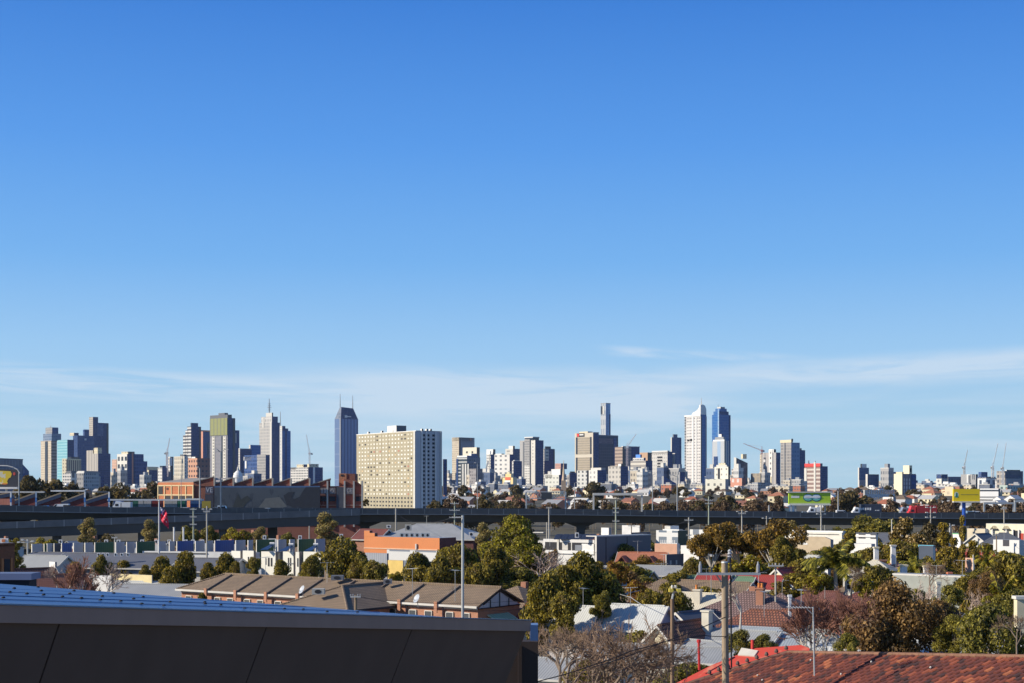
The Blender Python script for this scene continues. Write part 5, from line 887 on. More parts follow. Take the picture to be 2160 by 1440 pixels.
plant('gum2', 2125, 1150, 155, 136, 'large green and bronze tree at the right edge'); plant('rust', 2085, 1200, 140, 80, 'bronze bush left of the large right edge tree'); plant('palmy', 2110, 1205, 120, 84, 'tall golden palm in front of the right edge tree')
plant('rust', 1893, 1212, 98, 262, 'huge rust brown leafy tree behind the tiled roof'); plant('fgreen', 2078, 1262, 92, 190, 'bushy green tree right of the huge rust brown tree'); plant('fgreen', 2010, 1290, 95, 90, 'dark green bush between the rust tree and the bushy green tree'); plant('bare', 2145, 1290, 88, 80, 'bare grey branches at the right edge'); plant('barew', 2040, 1238, 120, 70, 'pale bare shrub with white tips')
plant('barered', 1738, 1232, 118, 120, 'leafless reddish tree above the grey roofs'); plant('barered', 1700, 1262, 112, 70, 'smaller leafless reddish tree by the aerial'); plant('barew', 1562, 1216, 125, 60, 'white limbed bare tree beside the thick wooden pole'); plant('bare', 1960, 1180, 165, 70, 'grey bare tree between the white chimneys')
plant('barered', 152, 1166, 128, 84, 'leafless tree with red twigs at the left behind the metal roof'); plant('barew', 222, 1178, 124, 80, 'pale leafless tree right of the red twigged one'); plant('barew', 120, 1186, 132, 40, 'small pale leafless tree by the orange roof'); plant('gum', 30, 1158, 190, 50, 'dark leafy tree behind the left brick house')
plant('bare', 1258, 1290, 62, 290, 'large bare tree filling the foreground beside the metal roof'); plant('bare', 1365, 1318, 66, 180, 'bare thicket under the leaning wires'); plant('bare', 1180, 1318, 58, 130, 'bare grey saplings at the corner of the metal roof')
plant('umb', 1500, 1118, 238, 110, 'left lobe of bronze foliage beside the spreading gum'); plant('barered', 1795, 1236, 122, 90, 'leafless red bush before the white framed window wall'); plant('barered', 1830, 1246, 118, 80, 'leafless red twigs left of the rust brown tree'); plant('bare', 1335, 1330, 64, 220, 'wide bare crown behind the thin lamp pole'); plant('fgreen', 1562, 1322, 92, 84, 'small leafy shrub beside the thick wooden pole'); plant('fgreen', 1610, 1332, 92, 62, 'little green shrub left of the pale skylight roof')
# beyond the freeway: named domes, then the scattered winter trees
for kind, px, yt, d, wpx, lb in (('fdark', 62, 998, 620, 62, 'dark round tree right of the yellow billboard'), ('fdark', 108, 1006, 640, 90, 'broad dark tree below the beige twin slab'), ('folive', 262, 1016, 640, 110, 'wide brown tree mass left of the orange end wall'), ('folive', 316, 1012, 660, 66, 'brown tree touching the orange end wall'), ('folive', 152, 1014, 650, 60, 'brown tree before the glasshouse'), ('fdark', 218, 1022, 640, 50, 'dark shrubby tree right of the glasshouse'), ('fdark', 772, 1050, 470, 16, 'small dark tree at the foot of the cream housing slab'), ('fdark', 977, 1020, 1300, 26, 'dark dome of leaves right of the housing slab'), ('fdark', 1088, 1020, 1350, 30, 'dark dome below the cream hotel'), ('fdark', 1255, 1012, 1300, 52, 'big dark dome under the low white flats'), ('fdark', 1795, 1030, 760, 76, 'big dark red tree right of the green billboard'), ('fdark', 1530, 1041, 640, 74, 'broad dark tree behind the concrete pole'), ('fdark', 1478, 1052, 600, 50, 'dark tree left of the concrete pole'), ('fdark', 1428, 1024, 1100, 20, 'small dark tree below the blue wedge'), ('folive', 1020, 1040, 620, 36, 'dark tree behind the thin lamp post'), ('folive', 1370, 1058, 600, 44, 'olive tree right of the white portal'), ('folive', 1400, 1060, 620, 46, 'second olive tree right of the white portal'), ('fbrown', 958, 1042, 640, 80, 'brown winter tree right next to the housing slab'), ('fdark', 920, 1052, 560, 40, 'dark foot shrub at the corner of the housing slab'), ('fbrown', 1090, 1048, 700, 56, 'brown winter tree before the dark brown hall'), ('fbrown', 1590, 1052, 620, 110, 'wide brown winter tree mass in the gap left of the green billboard'), ('fbrown', 1640, 1050, 640, 60, 'brown winter tree just left of the green billboard'), ('fbrown', 1985, 1048, 600, 60, 'brown winter tree left of the yellow billboard'), ('fbrown', 2010, 1052, 560, 60, 'brown winter tree under the yellow billboard'), ('fbrown', 2075, 1060, 620, 90, 'brown winter scrub right of the blue post'), ('fbrown', 2130, 1062, 600, 90, 'brown winter scrub behind the right gantry'), ('folive', 1838, 1046, 900, 40, 'olive tree behind the articulated truck'), ('folive', 1750, 1050, 800, 60, 'red brown scrub under the green billboard'), ('fbrown', 1225, 1052, 640, 70, 'brown winter tree left of the white portal'), ('folive', 1170, 1060, 640, 50, 'olive scrub under the truss gantry')):
    plant(kind, px, yt, d, wpx, lb)
rb_ = random.Random(44)
for i in range(70):
    px = rb_.choice((rb_.uniform(935, 1665), rb_.uniform(935, 1665), rb_.uniform(1745, 2165))); d = rb_.uniform(540, 880); k = rb_.choices(('fbrown', 'folive', 'fdark'), (7, 3, 1))[0]; y = rb_.uniform(1050, 1066)
    plant(k, px, y, d, rb_.uniform(26, 60), {'fbrown': 'one of the bare brown trees crowding right behind the freeway', 'folive': 'one of the olive brown trees crowding right behind the freeway', 'fdark': 'one of the dark evergreen trees crowding right behind the freeway'}[k], {'fbrown': 'bare brown trees behind the freeway', 'folive': 'olive brown trees behind the freeway', 'fdark': 'dark evergreen trees behind the freeway'}[k])
rs = random.Random(9)
for i in range(150):
    d = rs.uniform(900, 2100); px = rs.choice((rs.uniform(932, 1660), rs.uniform(932, 1660), rs.uniform(1740, 2165), rs.uniform(-10, 335))); k = rs.choices(('fbrown', 'fdark', 'folive'), (5, 3, 4))[0]; h = rs.uniform(6, 12)
    lb = {'fbrown': 'one of the bare brown trees among the far roofs beyond the freeway', 'fdark': 'one of the dark evergreen trees among the far roofs beyond the freeway', 'folive': 'one of the olive brown trees among the far roofs beyond the freeway'}[k]
    plant(k, px, YH + (H - gz(d) - h) * F / d, d, rs.uniform(.8, 1.5) * h * F / d, lb, {'fbrown': 'far bare brown trees', 'fdark': 'far dark evergreen trees', 'folive': 'far olive brown trees'}[k])
# ------------------------------------------------------------------ far suburb roofs on the rise
terra = [tiles(c, scl(c, .8), scl(c, .6), .9, .9, .06) for c in ((.40, .14, .08), (.30, .13, .09), (.46, .19, .11))]; iron = [strips(c, scl(c, .82), .8, .5, 'u', .5) for c in ((.46, .46, .46), (.30, .31, .33), (.62, .61, .58))]
brownt = tiles((.22, .16, .11), (.18, .13, .09), (.1, .08, .06), .4, .4, .04)
def house_mesh(L, W, ze, zr, hip=0.0, ov=.35):
    """wall and roof meshes round the origin; ridge along x"""
    a, b = L / 2, W / 2; wv = MB(); hp = hip * b
    wv.add([(-a, -b, -.5), (a, -b, -.5), (a, b, -.5), (-a, b, -.5), (-a, -b, ze), (a, -b, ze), (a, b, ze), (-a, b, ze)] + ([(-a, 0, zr - .05), (a, 0, zr - .05)] if hp == 0 else []),
           [(0, 1, 5, 4), (2, 3, 7, 6)] + ([(1, 2, 6, 9, 5), (3, 0, 4, 8, 7)] if hp == 0 else [(1, 2, 6, 5), (3, 0, 4, 7)]))
    s = (zr - ze) / b; zo = ze - ov * s; A, B = a + ov, b + ov; th = .12
    if hp == 0: ring = [(-A, -B, zo), (A, -B, zo), (A, B, zo), (-A, B, zo), (-A, 0, zr), (A, 0, zr)]
    else: ring = [(-A, -B, zo), (A, -B, zo), (A, B, zo), (-A, B, zo), (-a + hp, 0, zr), (a - hp, 0, zr)]
    rv = MB(); top = [(x, y, z + th) for x, y, z in ring]; rv.add(top, [(0, 1, 5, 4), (2, 3, 4, 5)] + ([(1, 2, 5), (3, 0, 4)] if hp else [])); rv.add(ring, [(4, 5, 1, 0), (5, 4, 3, 2)])
    e = ring + top
    if hp: rv.add(e, [(0, 1, 7, 6), (1, 2, 8, 7), (2, 3, 9, 8), (3, 0, 6, 9)])
    else: rv.add(e, [(0, 1, 7, 6), (2, 3, 9, 8), (1, 5, 11, 7), (5, 2, 8, 11), (3, 4, 10, 9), (4, 0, 6, 10)])
    return wv, rv
FAR = []
for i, (rm, wm_, lb, L, W_, zr, hip) in enumerate(((terra[0], WHITE, 'terracotta roofed white house', 13, 9, 6.2, 1), (terra[1], BRICK, 'red tiled brick house', 12, 9, 6.5, 0), (iron[0], CREAM, 'grey iron roofed cream cottage', 14, 8, 5.8, 0), (iron[2], WHITE, 'pale iron roofed white house', 12, 8, 6.5, 0), (terra[2], CREAM, 'orange tiled cream house', 12, 10, 7.5, 1), (iron[1], BRICK, 'dark iron roofed brick house', 15, 9, 7.0, 0), (brownt, OFFW, 'brown tiled house', 13, 10, 6.5, 1))):
    o = thing('far_house', 'one of the far ' + lb + 's beyond the freeway', 'house', group='far ' + lb + 's'); wv, rv = house_mesh(L, W_, zr - 2.6, zr, hip)
    for nm, m_, mt in (('wall', wv, wm_), ('roof', rv, rm)): b = m_.build(nm, mt, None); b.parent = o
    m_ = MB()
    for xx in (-.3, .05, .3): m_.box(xx * L - .8, xx * L + .8, -W_ / 2 - .04, -W_ / 2 - .002, 1.2, 2.6)
    if i < 3: b = MB().box(L * .22 - .5, L * .22 + .5, -.5, .5, zr - 1, zr + 1.3).build('chimney', BRICK if i else OFFW, None); b.parent = o
    b = m_.build('window_row', DARK, None); b.parent = o
    FAR.append([o, False])
learn(None)
taken = []
def free(x, y, r):
    for a, b, q in taken:
        if (a - x) ** 2 + (b - y) ** 2 < (r + q) ** 2 * .8: return False
    taken.append((x, y, r)); return True
n_ = 0; tries = 0
while n_ < 210 and tries < 4000:
    tries += 1; d = rs.uniform(930, 2300); px = rs.choice((rs.uniform(930, 1665), rs.uniform(930, 1665), rs.uniform(1740, 2170), rs.uniform(1740, 2170), rs.uniform(-10, 335))); x = Xp(px, d)
    if not free(x, d, 8): continue
    f = rs.choices(range(7), (4, 4, 3, 5, 3, 3, 3))[0]; o, used = FAR[f]; rz = rs.choice((-.7, .87, -.5, -.9)) + rs.uniform(-.15, .15); loc = (x, d, gz(d)); s = rs.uniform(.85, 1.35)
    if used: dup(o, loc, rz, s)
    else: FAR[f][1] = True; o.location = loc; o.rotation_euler = (0, 0, rz); o.scale = (s, s, s)
    n_ += 1
# low flat roofed blocks between the houses and the towers
LOW = []
for i, (c, lb) in enumerate((((.72, .71, .67), 'white'), ((.62, .54, .40), 'cream'), ((.36, .36, .37), 'grey'), ((.42, .17, .11), 'brick'), ((.16, .18, .23), 'slate'))):
    o = thing('low_block', 'one of the small far ' + lb + ' flat roofed blocks at the foot of the towers', 'building', group='low ' + lb + ' blocks'); mt = facade(c, (.12, .13, .15), 5, 4.5, .5, .45, .25, .4)
    b = MB().box(-9, 9, -7, 7, -1, 11).build('wall', mt, None); b.parent = o; b = MB().box(-9.3, 9.3, -7.3, 7.3, 11, 11.6).build('parapet', OFFW, None); b.parent = o; b = MB().box(-3, 4, -3, 3, 11.6, 14).build('roof_room', GREY if i else WHITE, None); b.parent = o
    LOW.append([o, False])
learn(None)
for i in range(230):
    d = rs.uniform(1950, 2700); px = rs.choice((rs.uniform(945, 1690), rs.uniform(945, 1690), rs.uniform(1820, 2165), rs.uniform(60, 340))); x = Xp(px, d)
    if not free(x, d, 9): continue
    f = rs.choices(range(5), (3, 3, 4, 2, 3))[0]; o, used = LOW[f]; rz = -.75 + rs.uniform(-.2, .2); loc = (x, d, gz(d)); s = (rs.uniform(.6, 1.3), rs.uniform(.6, 1.1), rs.uniform(.6, 1.25))
    if used: dup(o, loc, rz, s)
    else: LOW[f][1] = True; o.location = loc; o.rotation_euler = (0, 0, rz); o.scale = s

MID = []
for i, (c, gcol, lb) in enumerate((((.66, .65, .62), (.16, .18, .2), 'pale'), ((.42, .41, .40), (.16, .17, .19), 'grey'), ((.10, .14, .24), (.05, .08, .15), 'blue glass'), ((.60, .53, .42), (.22, .2, .18), 'tan'))):
    o = thing('mid_rise_block', 'one of the distant ' + lb + ' mid rise blocks filling the gaps between the towers', 'building', group='distant ' + lb + ' mid rise blocks')
    b = MB().box(-11, 11, -9, 9, -1, 20).build('wall', facade(c, gcol, 5 + i, 5, .6, .5, .2, .5), None); b.parent = o; b = MB().box(-11.2, 11.2, -9.2, 9.2, 20, 20.7).build('parapet', OFFW if i != 2 else GREY, None); b.parent = o; b = MB().box(-4, 5, -4, 4, 20.7, 24).build('roof_room', GREY if i % 2 else OFFW, None); b.parent = o; MID.append([o, False])
learn(None)
for i in range(170):
    lo, hi = rs.choice(((1006, 1100), (1006, 1100), (1006, 1100), (945, 1010), (1150, 1214), (1150, 1214), (1300, 1400), (1260, 1300), (1390, 1446), (1390, 1446), (1488, 1580), (232, 395), (500, 560), (1600, 1690), (1860, 1885), (1935, 2160), (1935, 2160))); d = rs.uniform(2450, 3300); px = rs.uniform(lo, hi); x = Xp(px, d)
    if not free(x, d, 11): continue
    f = rs.choices(range(4), (4, 4, 4, 2))[0]; o, used = MID[f]; rz = -.75 + rs.uniform(-.12, .12); loc = (x, d, 13); s = (rs.uniform(.5, 1.0), rs.uniform(.5, .9), rs.uniform(.8, 2.2) if px < 1900 else rs.uniform(.6, 1.2))
    if used: dup(o, loc, rz, s)
    else: MID[f][1] = True; o.location = loc; o.rotation_euler = (0, 0, rz); o.scale = s
# ------------------------------------------------------------------ houses in the middle distance
tileR = tiles((.40, .16, .09), (.27, .10, .065), (.10, .045, .035), .3, .45, .07); tileB = tiles((.36, .26, .17), (.29, .21, .14), (.13, .095, .065), .24, .36, .05); tileP = tiles((.33, .22, .20), (.25, .165, .15), (.11, .07, .065), .3, .45, .07); tileO = tiles((.56, .22, .12), (.48, .18, .10), (.26, .1, .07), .24, .33, .03)
ironW = strips((.60, .61, .58), (.50, .51, .49), .25, .5, 'u', .5, .18, 0, .02); ironG = strips((.36, .37, .37), (.30, .31, .31), .25, .5, 'u', .5, .2, 0, .02); ironD = strips((.13, .14, .16), (.10, .11, .13), .25, .5, 'u', .5, .2, 0, .02)
ironR = strips((.36, .06, .045), (.28, .05, .04), .25, .5, 'u', .5, .18, 0, .02); ironGr = strips((.17, .27, .16), (.14, .22, .13), .25, .5, 'u', .5, .18, 0, .02); ironC = strips((.62, .57, .45), (.54, .50, .40), .25, .5, 'u', .6, .2, 0, .02)
mid = []
def xf(p, c, rz, z=0): cs, sn = math.cos(rz), math.sin(rz); return (c[0] + p[0] * cs - p[1] * sn, c[1] + p[0] * sn + p[1] * cs, p[2] + z)
def hs(name, label, px, yr, zr, L, W, rot, rise, roof, wall, hip=0, chim=(), win=True, group=None, gutter=True):
    d = Dz(yr, zr); c = (Xp(px, d), d); rz = R(rot); o = thing(name, label, 'house', (c[0], c[1], 0), group); mid.append((c[0], c[1], max(L, W) * .55))
    ze = zr - rise; wv, rv = house_mesh(L, W, ze, zr, hip)
    for nm, m_, mt in (('wall', wv, wall), ('roof', rv, roof)): m_.v = [xf(v, c, rz) for v in m_.v]; RF = m_.build(nm, mt, o)
    def bx(nm, x0, x1, y0, y1, z0, z1, mt, par=None): m = MB().box(x0, x1, y0, y1, z0, z1); m.v = [xf(v, c, rz) for v in m.v]; return m.build(nm, mt, par or o)
    s = rise / (W / 2)
    if gutter: bx('gutter', -L / 2 - .36, L / 2 + .36, -W / 2 - .52, -W / 2 - .37, ze - .35 * s - .05, ze - .35 * s + .13, OFFW, RF)
    if hip == 0 and gutter:
        for sx in (-1, 1):
            for sy in (-1, 1):
                m = MB(); x0 = sx * (L / 2 + .36); x1 = x0 + sx * .06; a, b = (sy * (W / 2 + .35), ze - .35 * s), (0, zr)
                q = [(x0, a[0], a[1] - .12), (x1, a[0], a[1] - .12), (x1, b[0], b[1] - .12), (x0, b[0], b[1] - .12)]; m.add(q + [(v[0], v[1], v[2] + .28) for v in q], [(0, 1, 2, 3), (7, 6, 5, 4), (0, 4, 5, 1), (1, 5, 6, 2), (2, 6, 7, 3), (3, 7, 4, 0)]); m.v = [xf(v, c, rz) for v in m.v]; m.build('barge_board', OFFW, RF)
    ridge = MB().tube((-L / 2 + hip * W / 2, 0, zr + .1), (L / 2 - hip * W / 2, 0, zr + .1), .13, n=6); ridge.v = [xf(v, c, rz) for v in ridge.v]; ridge.build('ridge_cap', roof, RF)
    if win:
        n = max(2, int(L / 3.2))
        for i in range(n):
            xx = -L / 2 + (i + .5) * L / n; bx('window', xx - .55, xx + .55, -W / 2 - .06, -W / 2 - .003, ze - 2.0, ze - .7, DARK)
        for sx in (-1, 1): bx('window', *sorted((sx * (L / 2 + .003), sx * (L / 2 + .06))), -.7, .7, ze - 2.0, ze - .6, DARK)
    for q in chim:
        cx, cy, hh, mt, pots = q; w2 = .38; b = bx('chimney', cx - w2, cx + w2, cy - w2, cy + w2, ze - .3, zr + hh, mt, RF); bx('chimney_cap', cx - w2 - .1, cx + w2 + .1, cy - w2 - .1, cy + w2 + .1, zr + hh, zr + hh + .16, mt, RF)
        for k in range(pots): pz = xf((cx - .17 + .34 * k, cy, zr + hh + .16), c, rz); MB().lathe(pz, [(.13, 0), (.16, .1), (.12, .3), (.15, .5)], 8).build('chimney_pot', paint((.62, .22, .05)), RF)
    return o
def box(label, x0, x1, x2, yt, D, mL, mR, name='building', cat='building', th=44, roof=None, yb=None): t = Tower(name, label, x0, x1, x2, yt, D, mL, mR, th=th, cat=cat, zb=-.5 if yb is None else Zp(yb, D), body='wall', roof=roof or ironG); mid.append((t.C.x, t.C.y + 4, 5)); return t
cb = paint((.62, .58, .48)); cbk = BRICK
hs('iron_cottage', 'cottage with bright white corrugated roof and shade toned blue grey gable end', 1338, 1277, 6.5, 6.6, 5.2, -30, 2.0, ironW, paint((.30, .34, .42)))  # wall colour carries the gable end's blue grey shade
hs('iron_cottage', 'smaller white corrugated gable left of the bright white cottage roof', 1222, 1279, 6.3, 4.4, 4.6, -34, 1.9, ironW, paint((.40, .37, .36)))
hs('gabled_house', 'house with pale cream front gable and rusty tile roof behind the thin lamp pole', 1440, 1312, 5.6, 8.5, 4.6, 52, 2.3, tileR, paint((.74, .66, .46)), chim=[(2.6, -1.1, .9, cb, 0)])
hs('iron_shed', 'low grey iron roofed shed right of the cream front gable', 1478, 1352, 4.2, 8, 6, -40, 1.0, ironG, GREY, win=False)
hs('lean_to_house', 'long weathered grey iron roof behind the bare thicket', 1400, 1362, 4.0, 13, 7, -22, .9, ironG, cb, win=False)
hs('tiled_house', 'purple brown tiled house with orange chimney pots right of the thick pole', 1590, 1250, 6.9, 12, 9.5, -28, 2.3, tileP, cbk, 1, chim=[(1.4, -2.0, .6, BRICK, 2)])
hs('tiled_house', 'rusty tiled house in front of the orange chimney pots', 1612, 1288, 6.0, 11, 8, -26, 2.2, tileR, cbk, 1); hs('tiled_house', 'purple brown tiled house left of the narrow white chimney', 1648, 1254, 6.6, 9, 8.5, -30, 2.2, tileP, cb, 1)
hs('iron_house', 'cream corrugated roof with a cream rendered chimney', 1487, 1252, 6.1, 8, 6, -30, 1.7, ironC, cb, 0, chim=[(-.2, -1.6, .5, cb, 1)]); hs('iron_cottage', 'navy painted cottage with white verge boards left of the thick pole', 1462, 1290, 5.6, 4.4, 4.6, 40, 1.6, ironD, paint((.10, .12, .17)))
hs('tiled_house', 'brown tiled house behind the lamp topped pole', 1398, 1224, 6.2, 10, 9, -20, 2.2, tileB, cb, 1); hs('tiled_house', 'brown tiled house with grey side gable below the green roof', 1500, 1226, 6.0, 11, 9, -34, 2.4, tileB, GREY, 0)
hs('iron_house', 'grey triangular iron gable beside the lamp topped pole', 1462, 1224, 5.8, 4, 5, 50, 2.6, ironG, ironG, win=False)
hs('iron_house', 'long green iron roof behind the thick pole', 1522, 1216, 6.4, 8.5, 6, -24, 1.6, ironGr, cb); hs('iron_house', 'bright red iron roof behind the crossarm of the thick pole', 1508, 1211, 6.7, 4, 5, -24, 1.2, ironR, cb); hs('iron_house', 'long bright red iron roof right of the thick pole', 1604, 1214, 6.5, 6, 5.5, -28, 1.5, ironR, cb)
hs('iron_house', 'red hipped roof house with cream wall and white verge', 1662, 1198, 7.0, 4.5, 5, 40, 2.0, ironR, paint((.72, .64, .44)), 0)
o = hs('gabled_house', 'orange tiled house with two dark red brick gables', 1356, 1165, 7.0, 8.2, 6, -16, 1.9, tileO, BRICKD)
d = Dz(1165, 7.0)
for gx in (-2.9, 2.0):
    c = (Xp(1356, d), d); wv, rv = house_mesh(4.4, 2.7, 4.9, 6.5); tw = lambda v: xf((gx + v[1] * -1 if False else gx - v[1], -1.6 + v[0], v[2]), c, R(-16))
    for nm, m_, mt in (('gable_wall', wv, BRICKD), ('gable_roof', rv, tileO)): m_.v = [xf((gx - v[1], -1.9 + v[0], v[2]), c, R(-16)) for v in m_.v]; m_.build(nm, mt, o)
box('dark grey rendered box right of the twin gabled house', 1404, 1405.5, 1442, 1168, 235, OFFW, paint((.15, .15, .17), .8, .12, .3)).pR('window', 1413, 1416, 1181, 1190, OFFW, .05).pR('window', 1425, 1428, 1181, 1190, OFFW, .05)
hs('iron_house', 'pale grey iron roofs below the twin gabled house', 1372, 1193, 6.0, 10, 7, -22, 1.2, ironG, cb); hs('iron_house', 'green edged verandah roof left of the pale grey iron roofs', 1336, 1203, 5.6, 6, 4, -30, 1.2, ironGr, cb); hs('tiled_house', 'low brown roof under the olive tree', 1330, 1245, 5.0, 9, 8, -25, 1.8, tileB, cb, 1)
T = box('big plain dark grey panelled box with white roof edge', 1255, 1258.5, 1373, 1131, 265, OFFW, paint((.145, .15, .165), .75, .10, .2)); T.blk('roof_edge', 1236, 1258.5, 1374, 1129, 1131, OFFW, OFFW)
for x in (1277, 1321): T.pR('panel_seam', x, x + 1.4, 1133, None, DARK, .03)
T = box('white balcony house with dark recessed terrace left of the dark grey box', 1146, 1254, 1257, 1137.5, 268, paint((.72, .71, .68)), GREY, th=30)
T.pL('terrace_recess', 1150, 1252, 1144, 1161, DARK, .04).pL('white_screen', 1187, 1199, 1145, 1160, OFFW, .1).pL('white_screen', 1228, 1253, 1146, 1161, WHITE, .1).pL('window', 1214, 1229, 1149, 1160, paint((.25, .27, .3), .2), .1).pL('white_post', 1176, 1180, 1136, 1165, OFFW, .15).pL('white_post', 1206, 1208, 1144, 1161, OFFW, .15).pL('balcony_front', 1168, 1254, 1161, 1168, WHITE, .3)
o = thing('solar_array', 'tilted dark solar panels on the roof of the white balcony house', 'solar panels', (Xp(1205, 272), 272, Zp(1136, 272)), 'solar arrays')
for r_ in range(3):
    for k in range(6):
        dd = 271 + r_ * 2.4; x = Xp(1168 + k * 14 + r_ * 2, dd); z = Zp(1136, 271); m = MB(); m.add([(x, dd, z), (x + 1.05, dd - .25, z), (x + 1.45, dd + 1.1, z + .8), (x + .4, dd + 1.35, z + .8)], [(0, 1, 2, 3)]); m.add([(x, dd, z - .05), (x + 1.05, dd - .25, z - .05), (x + 1.45, dd + 1.1, z + .75), (x + .4, dd + 1.35, z + .75)], [(3, 2, 1, 0)]); m.build('solar_panel', paint((.03, .04, .07), .15), o)
box('flat grey roofed wing behind the big yellow green tree', 1078, 1146, 1152, 1139, 285, OFFW, GREY, th=30).blk('roof_rail', 1082, 1146, 1150, 1121, 1123, OFFW, GREY)
T = box('white rendered villa with green glass bay right of the dark grey box', 1384, 1430, 1452, 1118, 300, facade((.72, .72, .70), (.18, .22, .27), 3.4, 3, .6, .7, .15, .2), paint((.03, .06, .05)), th=34); T.blk('white_roof_slab', 1398, 1432, 1440, 1115.5, 1118, WHITE, OFFW)
T = box('white terrace house with balcony rail and salmon wall below the villa', 1381, 1428, 1434, 1146, 262, paint((.56, .32, .22)), OFFW, th=30); T.blk('rail_deck', 1392, 1428, 1432, 1144.5, 1146, WHITE, WHITE)
for k in range(9): T.pL('rail_post', 1394 + k * 3.6, 1395 + k * 3.6, 1138, 1146, WHITE, .05)
T = box('white flats with grey windows right of the villa', 1455, 1488, 1494, 1116, 305, facade((.74, .74, .72), (.2, .23, .28), 3.2, 4, .5, .6, .2, .3), OFFW, th=34); box('long low white roof edge above the brown shed', 1436, 1474, 1490, 1150, 255, WHITE, DARK, th=30); hs('iron_house', 'small blue grey pyramid roof in front of the villa', 1420, 1156, 6.8, 4, 4.5, 20, 1.5, ironD, OFFW, 1); hs('iron_house', 'dark flat iron roof behind the big round shrub', 1465, 1160, 6.0, 9, 7, -20, .8, ironG, BRICKD)
box('bright white wall standing free before the freeway', 1312, 1349, 1351, 1107, 345, WHITE, GREY, th=26); box('dark parapet with white posts above the dark grey box', 1330, 1331, 1372, 1122, 300, WHITE, paint((.06, .075, .11)), th=36); box('small white house with arched top under the freeway', 1268, 1284, 1290, 1112, 350, WHITE, GREY); box('white shed with round end before the freeway pier', 1402, 1414, 1432, 1108, 345, OFFW, WHITE)
# beige hall and houses further right
T = box('long low white roofed hall behind the palm', 1655, 1776, 1782, 1122, 300, paint((.74, .71, .62)), OFFW, th=28); T.blk('roof_edge', 1652, 1778, 1784, 1119, 1122, WHITE, OFFW).pL('dark_band', 1664, 1770, 1126, 1127, DARK, .1)
T = box('tan low building in front of the white roofed hall', 1664, 1752, 1758, 1137, 282, paint((.50, .40, .27)), GREY, th=28); T.blk('curved_top', 1676, 1752, 1756, 1131.5, 1137, paint((.50, .40, .27)), GREY, top=(1695, 1740, 1742)).pL('window', 1668, 1680, 1140, 1146, DARK, .05).pL('white_panel', 1686, 1704, 1145, 1149, WHITE, .05).blk('lower_roof', 1667, 1754, 1760, 1149.5, 1151, GREY, GREY)
hs('tiled_house', 'dark red tiled roof below the tan low building', 1720, 1152, 6.4, 10, 7, -25, 1.9, tiles((.17, .07, .06), (.14, .06, .05), (.1, .04, .04), .3, .35, .03), cb, 1); hs('iron_house', 'white house half hidden by palm fronds', 1738, 1172, 6.4, 6, 6, -30, 1.6, ironW, WHITE); box('white rendered corner left of the big palm trunk', 1724, 1746, 1752, 1180, 215, WHITE, GREY)
T = box('white house with dark framed window and navy roof', 1806, 1848, 1852, 1126, 275, facade((.74, .74, .72), (.10, .10, .11), 2.6, 4, .6, .5, .2, .1), OFFW, th=30); T.blk('roof_slab', 1805, 1849, 1853, 1123, 1126, paint((.06, .07, .10)), dkn).pL('white_fascia', 1806, 1848, 1128, 1132, WHITE, .2); hs('iron_house', 'dark navy iron roof right of the white framed house', 1866, 1124, 8.6, 5.5, 7, -30, 2.0, ironD, ironD, win=False); box('white yard walls below the white framed house', 1792, 1838, 1846, 1146, 250, WHITE, OFFW, th=26)
hs('iron_house', 'large dark navy roof right of the flowering tree', 1968, 1122, 8.0, 9, 8, -30, 2.2, ironD, paint((.05, .06, .09)), 1, win=False); T = box('house with bright turquoise awning', 1938, 1968, 1973, 1150, 225, paint((.06, .08, .12)), OFFW, th=30); T.blk('awning', 1937, 1969, 1973, 1149, 1153.5, paint((.12, .48, .66)), OFFW)
box('small white house with green roof edge between the golden columns', 2010, 2026, 2032, 1126, 260, WHITE, GREY).blk('green_edge', 2009, 2026, 2032, 1123.5, 1126, paint((.16, .4, .2)), GREY)
T = box('long cream factory wall with two arched gables at the right edge', 2080, 2215, 2230, 1105, 315, paint((.78, .72, .54)), OFFW, th=22)
for x in (2098, 2124): T.blk('arched_gable', x - 10, x + 10, x + 11, 1109.5, 1118, CREAM, CREAM, top=(x - 4, x + 3, x + 4)); T.pL('dark_window', x - 7, x + 8, 1116, 1118.5, DARK, .4)
for x in (2082, 2094, 2124, 2138, 2150): T.pL('white_pier', x, x + 2, 1117, None, WHITE, .5)
T.pL('dark_bay', 2139, 2150, 1119, None, DARK, .1).pL('red_door', 2152, 2160, 1125, None, paint((.5, .06, .04)), .1)
box('cream shed with flat roof left of the arched cream factory', 2040, 2078, 2084, 1114, 320, paint((.62, .54, .40)), OFFW, th=28)
hs('slate_house', 'white house with dark slate hip roof at the right edge', 2118, 1124, 8.8, 9, 7, -20, 2.0, ironD, WHITE, 1); hs('slate_house', 'slate roofed white house left of the right edge house', 2072, 1125, 8.6, 5, 6, 40, 2.2, ironD, OFFW, 0); box('low white rendered house below the slate roofs', 2095, 2150, 2160, 1138, 262, facade((.76, .76, .74), (.08, .08, .09), 5, 3.5, .25, .4, .2, .1), OFFW, th=24)
hs('red_roof_cottage', 'red roofed brick cottage with white verandah posts', 2066, 1166, 7.0, 4.6, 4.6, -25, 1.7, ironR, BRICK); box('pinkish house wall left of the red roofed cottage', 2036, 2052, 2056, 1176, 205, paint((.60, .36, .25)), OFFW)
